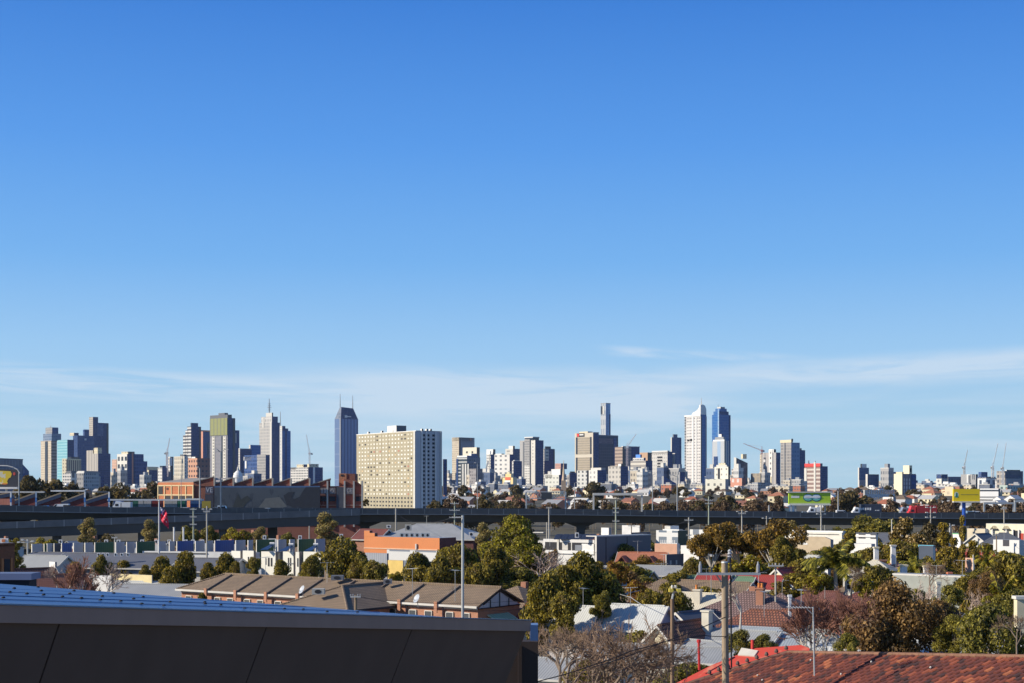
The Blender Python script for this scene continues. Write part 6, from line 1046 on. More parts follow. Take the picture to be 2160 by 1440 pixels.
# long parapet terrace with white chimneys
def chimney(label, px, yt, yb, d, wpx, mat, cap=None, pots=0, dark=None):
    k = d / F; x = Xp(px, d); z0, z1 = Zp(yb, d) - 1.5, Zp(yt, d); w2 = wpx * k / 2; o = thing('chimney', label, 'chimney', (x, d, z0), 'chimneys among the roofs')
    MB().box(x - w2, x + w2, d - w2, d + w2, z0, z1).build('stack', mat, o); ST = bpy.data.objects[o.children[0].name] if False else None; MB().box(x - w2 * 1.35, x + w2 * 1.35, d - w2 * 1.35, d + w2 * 1.35, z1, z1 + .22).build('cap', cap or mat, o)
    for i in range(pots): MB().lathe((x + (i - (pots - 1) / 2) * w2 * .9, d, z1 + .22), [(.14, 0), (.18, .12), (.13, .35), (.16, .6)], 8).build('chimney_pot', paint((.66, .24, .05)), o)
    return o
T = box('long grey green parapet terrace behind the rust brown tree', 1884, 2058, 2070, 1218, 166, paint((.36, .38, .34)), OFFW, th=20); T.blk('parapet', 1882, 2059, 2071, 1214.5, 1218, OFFW, OFFW)
chimney('stout white chimney with broad cap, left of the pair on the grey parapet', 1906, 1193, 1216, 180, 12, WHITE, CREAM); chimney('slimmer white chimney with domed cap, right of the pair on the grey parapet', 1953, 1195, 1217, 180, 9, WHITE, CREAM); chimney('cream stone chimney in front of the grey parapet', 1979, 1230, 1250, 140, 8, cb)
chimney('tall white chimney with flared cap above the brick stack', 1848, 1155, 1182, 221, 9, WHITE, CREAM); chimney('white panelled chimney right of the tall flared one', 1884, 1151, 1180, 222, 9, WHITE, OFFW); chimney('short red brick chimney below the tall flared one', 1862, 1182, 1194, 221, 12, BRICK); chimney('small orange brick chimney on the grey parapet roof', 2003, 1209, 1224, 178, 8, paint((.62, .20, .11)))
chimney('narrow white chimney with three dark holes', 1666, 1258, 1290, 140, 6, WHITE); chimney('cream chimney at the right edge of the picture', 2152, 1262, 1292, 105, 20, CREAM, OFFW)
hs('iron_house', 'cream hipped roof under the tall white chimney', 1846, 1182, 7.0, 8, 7, -30, 1.9, ironC, OFFW, 1); hs('tiled_house', 'pink tiled house right of the short brick chimney', 1888, 1186, 6.6, 8, 7, -30, 2.0, tiles((.46, .24, .18), (.40, .20, .15), (.25, .12, .1), .3, .35, .03), cb, 1)
T = box('white wall with white framed window beside the rust brown tree', 1782, 1838, 1842, 1225, 178, paint((.74, .73, .69)), OFFW, th=24); T.pL('window', 1785, 1798, 1227, 1243, DARK, .04).pL('window_frame', 1784, 1787, 1226, 1244, WHITE, .1).pL('window_frame', 1798, 1801, 1226, 1246, WHITE, .1).pL('window_bar', 1787, 1798, 1232, 1234, WHITE, .1)
hs('tiled_house', 'dark red tiled roof behind the leafless reddish trees', 1740, 1248, 6.4, 13, 10, -22, 2.4, tiles((.24, .09, .07), (.19, .08, .06), (.12, .05, .04), .24, .33, .03), cbk, 1); hs('tiled_house', 'rusty tiled roof under the aerial', 1690, 1288, 5.8, 12, 8, -24, 2.2, tileR, cbk, 1)
hs('iron_house', 'blue grey iron roof right of the thick pole', 1628, 1326, 5.0, 9, 6.5, -28, 1.4, strips((.34, .38, .42), (.29, .33, .37), .25, .5, 'u', .45, .2, 0, .02), cb); hs('iron_house', 'light grey hipped iron roof behind the tiled roof ridge', 1738, 1331, 5.2, 4.4, 6, -26, 1.5, ironW, cb, 1); hs('iron_house', 'grey iron roof with ivy below the thick pole', 1565, 1330, 4.8, 7, 6, -32, 1.3, ironG, cb, win=False)
hs('iron_house', 'grey roofed shed under the bushy green tree', 2050, 1345, 4.6, 9, 7, -26, 1.4, ironG, cb); hs('iron_house', 'pale roofed shed behind the rust brown tree trunk', 1850, 1350, 4.6, 9, 7, -20, 1.2, ironW, cb, win=False); hs('tiled_house', 'grey slate roof at the far right under the golden palm', 2120, 1300, 6, 10, 8, -24, 2, ironG, OFFW)
# ------------------------------------------------------------------ orange hall left of centre
T = box('orange rendered hall with stepped left end', 768, 927, 962, 1133.5, 265, paint((.66, .24, .09), .85, .10, .25), BRICKD, th=34); oh = T.o  # right side: shade of the orange wall put in as dark brick
T.blk('stepped_end', 768, 791, 797, 1126, 1134, paint((.66, .24, .09), .85, .10, .25), BRICKD).blk('stepped_top', 768, 780, 786, 1121, 1126, paint((.66, .24, .09), .85, .10, .25), BRICKD).pL('pale_string', 768, 927, 1158, 1160, paint((.72, .50, .34)), .1).pL('vent_pipe', 879, 881.5, 1147, 1158, OFFW, .3)
box('white shopfront strip under the orange hall', 816, 926, 930, 1161, 256, facade((.70, .70, .68), (.22, .25, .30), 6, 3.2, .8, .5, .3, .3), OFFW, th=34); box('grey corrugated wall under the left end of the orange hall', 770, 816, 820, 1166, 250, strips((.34, .36, .40), (.26, .28, .32), .5, .5, 'u'), GREY, th=34); box('yellow rendered wall behind the round green tree', 818, 850, 852, 1181, 240, paint((.76, .54, .16)), OFFW, th=34)
hs('hall_roof', 'large pale grey hipped hall roof behind the orange hall', 916, 1105, 10.3, 22, 17, -12, 3.0, ironG, BRICKD, .8, win=False); hs('red_roof_house', 'dark red roofed house left behind the orange hall', 790, 1116, 9.2, 7, 7, -30, 2.0, tiles((.22, .06, .05), (.18, .05, .05), (.12, .05, .04), .3, .35, .03), cbk, 0, win=False); hs('iron_house', 'flat grey roofed annexe right of the pale hall roof', 985, 1124, 8.4, 9, 7, -14, 1.2, ironG, BRICKD, win=False)
# ------------------------------------------------------------------ row of modern flats, left
col = {'g': paint((.33, .36, .42), .7, .2, .3), 'b': strips((.03, .09, .30), (.025, .07, .24), .4, .5, 'u'), 'n': strips((.02, .10, .05), (.015, .08, .04), .4, .5, 'u'), 'k': paint((.05, .06, .08))}
fl = [(66, 90, 'g', 'grey'), (92, 97, 'n', 'narrow green'), (98, 111, 'g', 'pale grey'), (113, 128, 'k', 'black'), (129, 152, 'b', 'blue'), (154, 176, 'g', 'grey'), (178, 196, 'g', 'short grey'), (199, 240, 'n', 'long green'), (243, 263, 'g', 'grey'), (266, 284, 'g', 'pale grey'), (287, 327, 'n', 'long green'), (333, 350, 'g', 'grey'), (356, 369, 'g', 'narrow grey'), (372, 408, 'b', 'long blue'), (411, 432, 'g', 'grey'), (436, 450, 'g', 'short grey'), (452, 494, 'b', 'long blue'), (496, 518, 'g', 'grey'), (522, 534, 'g', 'tall grey'), (540, 580, 'n', 'dark green'), (585, 604, 'g', 'grey'), (610, 622, 'g', 'white edged grey'), (628, 662, 'n', 'wide green'), (664, 686, 'g', 'grey')]
for i, (xa, xb, c, nm) in enumerate(fl):
    yt = 1146 - i * .45; T = Tower('roof_storey', nm + ' clad rooftop storey, %s from the left in its row' % ('first second third fourth fifth sixth seventh eighth ninth tenth eleventh twelfth thirteenth fourteenth fifteenth sixteenth seventeenth eighteenth nineteenth twentieth twenty-first twenty-second twenty-third twenty-fourth'.split()[i]), xa, xa + 1.5, xb, yt, 262, OFFW, col[c], cat='flat', group='top storeys of the row of flats', zb=Zp(1166, 262) - 4, body='box', roof=ironG)
    if c == 'g': T.pR('white_corner', xa + 1.5, xa + 2.3, yt, None, OFFW, .03)
T = box('long white walled flats under the row of coloured boxes', 300, 540, 548, 1164, 256, paint((.68, .68, .66)), OFFW, th=16); T.pL('dark_window_strip', 305, 440, 1167, 1169, DARK, .1)
slate = strips((.155, .16, .175), (.125, .13, .15), .3, .5, 'u', .5, .25, 0, .02)
hs('long_shed', 'long grey iron roof left of the dense bushes', 262, 1168, 8.0, 20, 11, -14, 1.8, slate, GREY, win=False); hs('long_shed', 'second grey iron roof, behind the leafless red twigged tree', 150, 1166, 8.0, 13, 9, -14, 1.6, slate, GREY, win=False); hs('long_shed', 'light grey iron roof between the bushes', 455, 1178, 7.6, 8, 9, -14, 1.6, slate, OFFW, win=False)
hs('pale_shed', 'pale grey gabled shed by the white spotlight pole', 98, 1172, 8.2, 7, 6, -20, 1.8, ironG, paint((.52, .54, .54))); box('white rendered box beside the red twigged tree', 104, 116, 120, 1184, 205, WHITE, GREY)
hs('white_shed', 'long pale iron roof in front of the round bush', 250, 1226, 5.6, 15, 7, -14, 1.2, ironW, OFFW); hs('white_shed', 'white iron roof with rounded edge left of the brick terrace', 318, 1233, 6.0, 12, 7, -10, 1.1, ironG, BRICKD, win=False); box('cream wall with uneven top behind the pale iron roofs', 232, 320, 322, 1212, 190, paint((.72, .60, .32)), OFFW, th=30, yb=1250); box('white yard building under the leafless trees', 130, 188, 196, 1214, 165, facade((.66, .66, .64), (.03, .03, .035), 7, 6, .6, .3, .3, .1), GREY, th=24); box('white awning strip left of the pale iron roofs', 196, 236, 238, 1213, 172, WHITE, DARK, th=24)
hs('tiled_house', 'orange terracotta roof with dark seams at the left behind the metal roof', 108, 1213, 9.0, 7, 9, 38, 3.4, tileO, BRICK, 0); hs('tiled_house', 'rust tiled roof behind the small pale leafless tree', 60, 1200, 8.4, 6, 7, 40, 2.4, tileR, BRICK, 0)
T = box('shade darkened brown brick house with cornice at the left edge', -76, -66, 31, 1147, 120, BRICK, tiles((.30, .11, .05), (.24, .09, .04), (.16, .08, .05), .24, .086, .012), th=30); T.blk('cornice', -77, -66, 32, 1150, 1154, BRICK, paint((.36, .15, .07)), dz=1).pR('window', 8, 20, 1182, 1215, DARK, .05).pR('brick_pilaster', 1, 6, 1180, 1215, paint((.40, .16, .06)), .1).pR('brick_pilaster', 21, 25, 1180, 1215, paint((.40, .16, .06)), .1)  # right face: brick darkened in colour for its shade
o = thing('basketball_board', 'white board with orange square above the left brick house', 'board', (Xp(8, 300), 300, 0)); MB().box(Xp(0, 300), Xp(17, 300), 300, 300.3, Zp(1145, 300), Zp(1134, 300)).build('board', WHITE, o); MB().box(Xp(4, 300), Xp(11, 300), 299.9, 299.98, Zp(1142, 300), Zp(1136, 300)).build('square', paint((.7, .22, .08)), o); MB().box(Xp(8, 300), Xp(9.5, 300), 300.31, 300.6, 0, Zp(1145, 300)).build('post', GALV, o)
# white flats
for i, (xa, xb, xc, yt, nm) in enumerate(((488, 507, 512, 1161, 'leftmost white flat with blank wall'), (512, 535, 540, 1160.5, 'white flat with paired tall windows'), (551, 581, 596, 1162.5, 'white flat with arched tall windows and shade brown side'), (597, 619, 623, 1162.5, 'white flat with cross shaped window bars'), (623.5, 631, 638, 1163, 'narrow white flat with shade dark side'), (640, 676, 684, 1163, 'wide white flat behind the large green tree'))):
    T = box(nm, xa, xb, xc, yt, 215 - i * 1.5, paint((.80, .78, .68), .8, .08), paint((.22, .19, .17)), 'white_flat', 'flat', th=30, roof=GREY); w3 = (xb - xa)  # right side: the white wall's shade put into a brown paint
    if i: 
        for f in (.48, .68): T.pL('window', xa + w3 * f, xa + w3 * (f + .1), yt + 13, yt + 31, DARK, .05)
    if i == 2: T.pR('beige_strip', 585, 590, yt + 2, None, paint((.5, .42, .3)), .1).pL('window', xa + w3 * .3, xa + w3 * .36, yt + 14, yt + 28, DARK, .05)
    if i == 3: T.pL('window_bar', xa, xb, yt + 24, yt + 25, GREY, .15)
def heater(px, py, d, label):
    k = d / F; x = Xp(px, d); z = Zp(py, d); o = thing('solar_water_heater', label, 'water heater', (x, d, z - 1), 'rooftop water heaters')
    MB().tube((x - 5 * k, d, z), (x + 5 * k, d, z), 2.6 * k, n=12).build('tank', WHITE, o); m = MB(); m.add([(x - 20 * k, d - 2.2, z - 12 * k), (x - 4 * k, d - 2.2, z - 12 * k), (x + 4 * k, d + .1, z - 3 * k), (x - 6 * k, d + .1, z - 3 * k)], [(0, 1, 2, 3)]); m.add([(x - 20 * k, d - 2.2, z - 12.6 * k), (x - 4 * k, d - 2.2, z - 12.6 * k), (x + 4 * k, d + .1, z - 3.6 * k), (x - 6 * k, d + .1, z - 3.6 * k)], [(3, 2, 1, 0)]); m.build('collector', paint((.03, .06, .14), .15), o)
    MB().tube((x + 4 * k, d, z - 2 * k), (x + 4 * k, d, z - 15 * k), .08, n=6).build('support', STEEL, o)
heater(574, 1145, 214, 'white roof tank above the leftmost arched window flat'); heater(614, 1147, 212, 'white roof tank above the cross barred flat'); heater(666, 1147, 208, 'white roof tank above the wide white flat')
# ------------------------------------------------------------------ rooftop plant
def ac(px, py, d, label, w=9, h=8, mat=WHITE, cat='air conditioner', group='rooftop air conditioners'):
    k = d / F; x = Xp(px, d); z = Zp(py, d); o = thing('air_conditioner', label, cat, (x, d, z), group); a, b = w * k / 2, h * k
    CS = MB().box(x - a, x + a, d - a * .7, d + a * .7, z, z + b).build('casing', mat, o); disc_m = MB(); n = 12; A = [(x + a * .55 * math.cos(6.28319 * i / n), d - a * .7 - .02, z + b * .5 + b * .36 * math.sin(6.28319 * i / n)) for i in range(n)]; disc_m.add(A + [(p[0], p[1] + .015, p[2]) for p in A], [tuple(range(n)), tuple(reversed(range(n, 2 * n)))]); disc_m.build('fan', DARK, CS); return o
for px, w_ in ((128, 'above the black clad box'), (224, 'above the first long green box'), (300, 'above the second long green box'), (330, 'just left of the flagpole'), (357, 'between flagpole and white pipes'), (392, 'beside the second white pipe'), (407, 'at the foot of the crossarmed pole'), (461, 'right of the twin headed post'), (427, 'with green grille by the twin headed post'), (250, 'by the white bracket'), (558, 'with arched top above the dark green box'), (633, 'above the wide green box'), (720, 'in front of the brick factory end')): ac(px, 1145 if px < 500 else 1136 if px < 700 else 1133, 268, 'white rooftop unit ' + w_, 7, 8)
for px, w_ in ((208, 'white roof box, first in the row on the long grey iron roof'), (218, 'white roof box, second in the row on the long grey iron roof'), (227, 'white roof box, third in the row on the long grey iron roof'), (244, 'white roof box, fourth in the row on the long grey iron roof'), (257, 'white roof box, fifth in the row on the long grey iron roof'), (270, 'white roof box, sixth in the row on the long grey iron roof')): ac(px, 1172, 216, w_, 6, 7)
for px, w_ in ((848, 'first'), (858, 'second'), (869, 'third'), (880, 'fourth'), (892, 'fifth'), (902, 'sixth')): ac(px, 1132, 272, 'squat dark topped unit, %s in the line on the pale hall roof' % w_, 9, 9, GALV)
ac(861, 1118, 285, 'tall beige cooler on the slope of the pale hall roof', 13, 13, paint((.55, .52, .44))); ac(994, 1130, 262, 'white cooler on the flat annexe roof', 10, 9); ac(1217, 1133, 268, 'white cooler on the solar panelled roof', 8, 11); ac(820, 1112, 300, 'rooftop unit behind the stepped orange end', 9, 6)
for x, w_ in ((367, 'left'), (387, 'right')): o = thing('vent_pipe', 'tall white vent pipe, %s of the pair right of the flagpole' % w_, 'pipe', (Xp(x, 270), 270, 6), 'vent pipes'); MB().tube((Xp(x, 270), 270, 6), (Xp(x, 270), 270, Zp(1112, 270)), .16, n=8).build('pipe', WHITE, o); MB().tube((Xp(x, 270), 270, Zp(1112, 270)), (Xp(x, 270), 270, Zp(1110.5, 270)), .22, n=8).build('pipe_cap', OFFW, o)
# ------------------------------------------------------------------ brick terrace
E1, E2 = Vector((Xp(383, 174), 174, 0)), Vector((Xp(1008, 148), 148, 0)); eS = (E2 - E1).normalized(); LS = (E2 - E1).length; eT = Vector((-eS.y, eS.x, 0))
if eT.y < 0: eT = -eT
to = thing('brick_terrace', 'long orange brick terrace with brown tiled roof divided by party walls', 'terrace', tuple(E1)); mid.append((E1.x + 10, E1.y - 5, 14)); mid.append((E2.x - 10, E2.y + 8, 14)); mid.append(((E1.x + E2.x) / 2, (E1.y + E2.y) / 2, 14))
def tp(s, t, z): v = E1 + eS * s + eT * t; return (v.x, v.y, z)
def tbox(name, s0, s1, t0, t1, z0, z1, mat, par=None): return MB().prism([tp(s0, t0, z0), tp(s1, t0, z0), tp(s1, t1, z0), tp(s0, t1, z0)], [tp(s0, t0, z1), tp(s1, t0, z1), tp(s1, t1, z1), tp(s0, t1, z1)]).build(name, mat, par or to)
DW, ZE, ZR = 7.6, 5.9, 7.5; tb = tiles((.60, .24, .13), (.50, .19, .10), (.60, .42, .30), .24, .086, .012)
tbox('wall', 0, LS, 0, DW, -.5, ZE, tb)
th_ = .14
m = MB(); ring = [tp(-.4, -.5, ZE - .15), tp(LS + .3, -.5, ZE - .15), tp(LS + .3, DW + .5, ZE - .15), tp(-.4, DW + .5, ZE - .15), tp(3.6, DW / 2, ZR), tp(LS + .3, DW / 2, ZR)]
top = [(a, b, c + th_) for a, b, c in ring]; m.add(top, [(0, 1, 5, 4), (2, 3, 4, 5), (3, 0, 4)]); m.add(ring + top, [(0, 1, 7, 6), (2, 3, 9, 8), (3, 0, 6, 9), (1, 5, 11, 7), (5, 2, 8, 11), (4, 5, 1, 0), (5, 4, 3, 2)]); m.build('roof', tileB, to)
MB().tube(tp(3.6, DW / 2, ZR + .16), tp(LS + .3, DW / 2, ZR + .16), .15, n=6).build('ridge_cap', tileB, to); MB().tube(tp(-.4, -.5, ZE), tp(3.6, DW / 2, ZR + .16), .13, n=6).build('hip_cap', tileB, to)
tbox('gutter', -.45, LS + .3, -.66, -.51, ZE - .2, ZE + .02, OFFW); tbox('fascia', 0, LS, -.1, -.004, ZE - .42, ZE - .22, OFFW); tbox('white_band', 0, LS, -.06, -.004, 3.05, 3.35, paint((.70, .66, .56)))
NU = 9; U = LS / NU; flash = paint((.10, .10, .11))
for k in range(1, NU):
    s = k * U
    m = MB(); a, b = [tp(s - .1, -.55, ZE - .1), tp(s + .1, -.55, ZE - .1), tp(s + .1, DW / 2 - .3, ZR - .06), tp(s - .1, DW / 2 - .3, ZR - .06)], None
    m.add(a + [(p[0], p[1], p[2] + .30) for p in a], [(0, 1, 2, 3), (7, 6, 5, 4), (0, 4, 5, 1), (1, 5, 6, 2), (2, 6, 7, 3), (3, 7, 4, 0)]); m.build('party_wall', paint((.16, .125, .10)), to)
    tbox('brick_pier', s - .2, s + .2, -.8, -.67, ZE - .9, ZE + .3, tb); tbox('downpipe', s + .45, s + .55, -.2, -.07, -.5, ZE - .25, paint((.30, .22, .20)))
for k in range(NU):
    for f in (.27, .70):
        s = (k + f) * U; wo_ = tbox('window', s - .42, s + .42, -.09, -.004, 3.45, 5.0, paint((.10, .11, .12), .15)); tbox('window_frame', s - .5, s - .425, -.14, -.004, 3.4, 5.05, OFFW, wo_); tbox('window_frame', s + .425, s + .5, -.14, -.004, 3.4, 5.05, OFFW, wo_); tbox('window_head', s - .5, s + .5, -.12, -.004, 5.051, 5.15, OFFW, wo_); tbox('window', s - .42, s + .42, -.09, -.004, .6, 2.6, DARK)
# gable end, half timbered
gm_ = MB(); gm_.add([tp(LS + .02, 0, ZE - .3), tp(LS + .02, DW, ZE - .3), tp(LS + .02, DW / 2, ZR - .1), tp(LS - .2, 0, ZE - .3), tp(LS - .2, DW, ZE - .3), tp(LS - .2, DW / 2, ZR - .1)], [(0, 1, 2), (5, 4, 3)]); gm_.build('gable_panel', paint((.62, .64, .66)), to)
for t0, t1, z0, z1 in ((0, DW, ZE - .3, ZE - .3), (DW / 2, DW / 2, ZE - .3, ZR - .2), (DW * .28, DW * .28, ZE - .3, ZE + .5), (DW * .72, DW * .72, ZE - .3, ZE + .5), (DW * .12, DW / 2, ZE + .1, ZR - .2), (DW * .88, DW / 2, ZE + .1, ZR - .2)): MB().tube(tp(LS + .08, t0, z0), tp(LS + .08, t1, z1), .07, n=4).build('timber', paint((.05, .04, .04)), to)
m = MB(); a = [tp(LS + .06, 1.6, 4.9), tp(LS + .06, 5.4, 4.9), tp(LS + 1.3, 5.4, 4.3), tp(LS + 1.3, 1.6, 4.3)]; m.add(a + [(p[0], p[1], p[2] - .12) for p in a], [(0, 3, 2, 1), (4, 5, 6, 7), (3, 7, 6, 2), (0, 4, 7, 3), (2, 6, 5, 1)]); m.build('green_awning', strips((.20, .46, .20), (.50, .58, .42), .5, .6, 'u'), to)
tbox('end_window', LS + .004, LS + .06, 2.2, 4.8, 2.4, 4.1, DARK)
# projecting wing
s0, s1, t0 = 24.6, 33.9, -7.7; wg = [tp(s0 - .4, t0 - .4, 5.35), tp(s1 + .4, t0 - .4, 5.35), tp(s1 + .4, 3.2, 5.35), tp(s0 - .4, 3.2, 5.35), tp((s0 + s1) / 2, t0 + 4.4, 7.42), tp((s0 + s1) / 2, 3.6, 7.42)]
tbox('wing_wall', s0, s1, t0, -.9, -.5, 5.3, tb); m = MB(); top = [(a, b, c + th_) for a, b, c in wg]; m.add(top, [(0, 1, 4), (1, 2, 5, 4), (3, 0, 4, 5)]); m.add(wg + top, [(0, 1, 7, 6), (1, 2, 8, 7), (3, 0, 6, 9), (4, 1, 0), (4, 5, 2, 1), (5, 4, 0, 3)]); m.build('wing_roof', tileB, to)
for c in (1, 0): MB().tube(top[c], top[4], .14, n=6).build('hip_cap', tileB, to)
MB().tube(top[4], top[5], .14, n=6).build('ridge_cap', tileB, to); tbox('wing_gutter', s0 - .4, s1 + .4, t0 - .56, t0 - .41, 5.25, 5.48, DARK); tbox('wing_gutter', s1 + .41, s1 + .55, t0 - .4, 0, 5.25, 5.48, DARK)
tbox('red_awning', s1 + .8, s1 + 10, t0 + 3.0, t0 + 3.8, 4.2, 4.6, paint((.55, .10, .08)))
def onterr(px, py, zz): d = Dz(py, zz); return d
def dish(px, py, d, label):
    k = d / F; x = Xp(px, d); z = Zp(py, d); o = thing('satellite_dish', label, 'satellite dish', (x, d, z - .8), 'satellite dishes on the terrace'); m = MB(); n = 12; c = Vector((x, d, z)); ax = Vector((-.75, -.5, .45)).normalized(); u = ax.orthogonal().normalized(); v = ax.cross(u)
    rings = [(0, 0), (.25, .03), (.5, .12)]; vs = [c] + [c + (u * math.cos(6.28319 * i / n) + v * math.sin(6.28319 * i / n)) * r + ax * h for r, h in rings[1:] for i in range(n)]
    fs = [(0, 1 + i, 1 + (i + 1) % n) for i in range(n)] + [(1 + i, 1 + n + i, 1 + n + (i + 1) % n, 1 + (i + 1) % n) for i in range(n)]; m.add(vs, fs); m.build('reflector', paint((.42, .46, .52), .5), o); MB().tube(c, c + Vector((.1, .1, -.9)), .04, n=6).build('stalk', STEEL, o); MB().tube(c + ax * .05 - v * .4, c + ax * .55, .025, n=5).build('feed_arm', STEEL, o)
dish(638, 1243, 157, 'grey dish on the terrace roof left of the square cooler'); dish(880, 1262, 146, 'grey dish on the terrace near its right end'); ac(672, 1252, 152, 'square cooler with dark grille on the terrace roof slope', 26, 12, paint((.45, .44, .40))); ac(712, 1222, 163, 'dark cooler behind the terrace ridge, left of the pair', 26, 10, paint((.16, .17, .19))); ac(818, 1230, 158, 'dark cooler behind the terrace ridge, right of the pair', 18, 10, paint((.2, .2, .21)))
# ------------------------------------------------------------------ poles and lamps nearer than the freeway
con = paint((.46, .43, .37), .85, .15, 1); grn = paint((.40, .43, .33), .85, .2, 1)
UP = dict(group='utility poles between the houses')
pole('tall wooden pole with three crossarms left behind the steel pole', 959, 1057, 330, .17, ((1061, 9), (1075, 11), (1090, 11)), grn, **UP); pole('slim concrete pole standing before the freeway near the cream slab', 835, 1070, 345, .19, (), con, **UP); pole('wooden pole with short crossarm right of the big yellow green tree', 1158, 1068, 320, .19, ((1070, 6),), con, **UP); pole('tall greenish pole with several crossarms at the picture centre', 1299, 1054, 315, .2, ((1071, 6), (1080, 6), (1098, 7)), grn, **UP); pole('greenish pole with two crossarms left of the spreading gum', 1495, 1046, 330, .19, ((1054, 8), (1061, 8)), grn, **UP)
pole('grey pole with two transformers by the white villa', 1453, 1090, 300, .19, ((1096, 9), (1128, 5)), con, **UP); pole('thin crossarmed pole before the bright white wall', 1332, 1102, 320, .14, ((1108, 7),), WOOD, **UP); pole('short pole above the flat grey wing', 1153.5, 1100, 300, .16, (), con, **UP); pole('pole with crossarms by the right portal gantry', 2118, 1066, 335, .17, ((1070, 5), (1072, 5)), con, **UP); pole('slim wooden pole before the slate roofs', 2102, 1124, 262, .13, ((1127, 4),), WOOD, **UP); pole('white post beside the red roofed cottage', 2053, 1169, 200, .11, (), OFFW, **UP); pole('thin white pole left of the flowering tree', 1881, 1094, 262, .12, (), OFFW, **UP)
pole('greenish pole with three crossarms right of the flag', 408, 1070, 315, .2, ((1073, 7), (1089, 7), (1105, 7)), grn, **UP); pole('pale pole under the freeway left of the olive grey gum', 652.5, 1108, 330, .17, (), con, **UP)
LP = dict(name='flood_light', cat='flood light', group='twin headed lamp posts')
pole('twin headed lamp post with cross frame right of the flag', 436.5, 1066, 255, .17, ((1078, 7),), con, lamps=((-6, 1076, 1073, .4), (6, 1076, 1073, .4)), **LP); pole('twin headed lamp post above the spreading gum', 1565, 1074, 340, .2, ((1082, 8),), con, lamps=((-8, 1082, 1078, .4), (8, 1082, 1078, .4)), **LP); pole('small twin lamp left of the brown olive tree', 1617, 1087, 340, .17, (), con, lamps=((-6, 1093, 1092, .4), (6, 1093, 1092, .4)), **LP); pole('lamp post with twin heads on the white roofed hall', 1732, 1064, 305, .2, ((1078, 7),), con, lamps=((-6, 1086, 1083, .4), (6, 1086, 1083, .4)), **LP); pole('lamp post with three tiers of heads before the red truck', 1963, 1067, 320, .17, (), con, lamps=((-6, 1071, 1069, .5), (6, 1071, 1069, .5), (-6, 1082, 1080, .5), (6, 1082, 1080, .5), (-6, 1092, 1090, .5), (6, 1092, 1090, .5)), **LP)
pole('white spotlight pole above the brick house at the left', 58, 1136, 225, .14, (), OFFW, lamps=((-8, 1141, 1138, .4), (-16, 1143, 1143, .4), (8, 1143, 1141, .4)), **LP); pole('white spotlight bracket on the long row of flats', 242, 1132, 268, .13, ((1133, 6),), OFFW, **LP); pole('white star shaped lamp post between the golden columns', 2003.5, 1103, 300, .16, (), OFFW, lamps=((-5, 1110, 1107, .5), (5, 1110, 1107, .5)), **LP)
pole('tall plain steel pole rising behind the metal roof', 976, 1086, 140, .15, (), GALV, name='steel_pole', rtop=.13); so_ = [o for o in bpy.data.objects if o.get('label', '').startswith('tall plain steel')][0]; MB().box(Xp(953, 140), Xp(975, 140), 139.7, 139.8, Zp(1091, 140), Zp(1088.5, 140)).build('short_arm', OFFW, so_)
pole('short stout pole with crossarm on the terrace wing', 750.5, 1254, 138, .17, ((1257, 11),), WOOD, **UP); pole('grey pole with two crossarms behind the white gables', 1305, 1226, 150, .11, ((1233, 17), (1251, 20)), paint((.42, .38, .34)), **UP); pole('slim pale pole with single crossarm right of the thick pole', 1636, 1186, 150, .12, ((1192, 16),), con, **UP)
# flag
o = thing('flag', 'red flag with blue and white corner hanging from the white flagpole', 'flag', (Xp(335, 250), 250, Zp(1068, 250))); d = 250; m = MB(); NU_, NV_ = 16, 12
def fpt(u, v): x = 338.2 + 17 * u - 2.5 * v * u + 1.6 * math.sin(5 * u + 3 * v); y = 1068 + 24 * v + u * (13 + 8 * v) + 1.2 * math.sin(7 * u + 2 * v); return (Xp(x, d), d - .35 * math.sin(8 * u + 4 * v) * (.3 + u), Zp(y, d))
for i in range(NU_ + 1):
    for j in range(NV_ + 1): m.v.append(fpt(i / NU_, j / NV_))
for i in range(NU_):
    for j in range(NV_):
        a = i * (NV_ + 1) + j; m.f.append((a, a + 1, a + NV_ + 2, a + NV_ + 1)); u, v = i / NU_, j / NV_
        m.m.append((2 if (i == j) or (i + j == 6) or i == 3 or j == 2 else 1) if (i < 7 and j < 6) else (2 if (i in (10, 13) and j in (4, 7)) else 0))
m.build('cloth', [paint((.70, .015, .06), .7, .1), paint((.03, .06, .28)), paint((.70, .70, .72))], o)
o = thing('flagpole', 'slender white flagpole carrying the red flag', 'flagpole', (Xp(335, 250), 250, 0)); MB().tube((Xp(335, 250), 250.2, 0), (Xp(335, 250), 250.2, Zp(1057, 250)), .2, .12, 10).build('pole', paint((.60, .60, .58), .5), o); MB().lathe((Xp(335, 250), 250.2, Zp(1057, 250)), [(.05, 0), (.2, .12), (.05, .3)], 8).build('finial', OFFW, o)
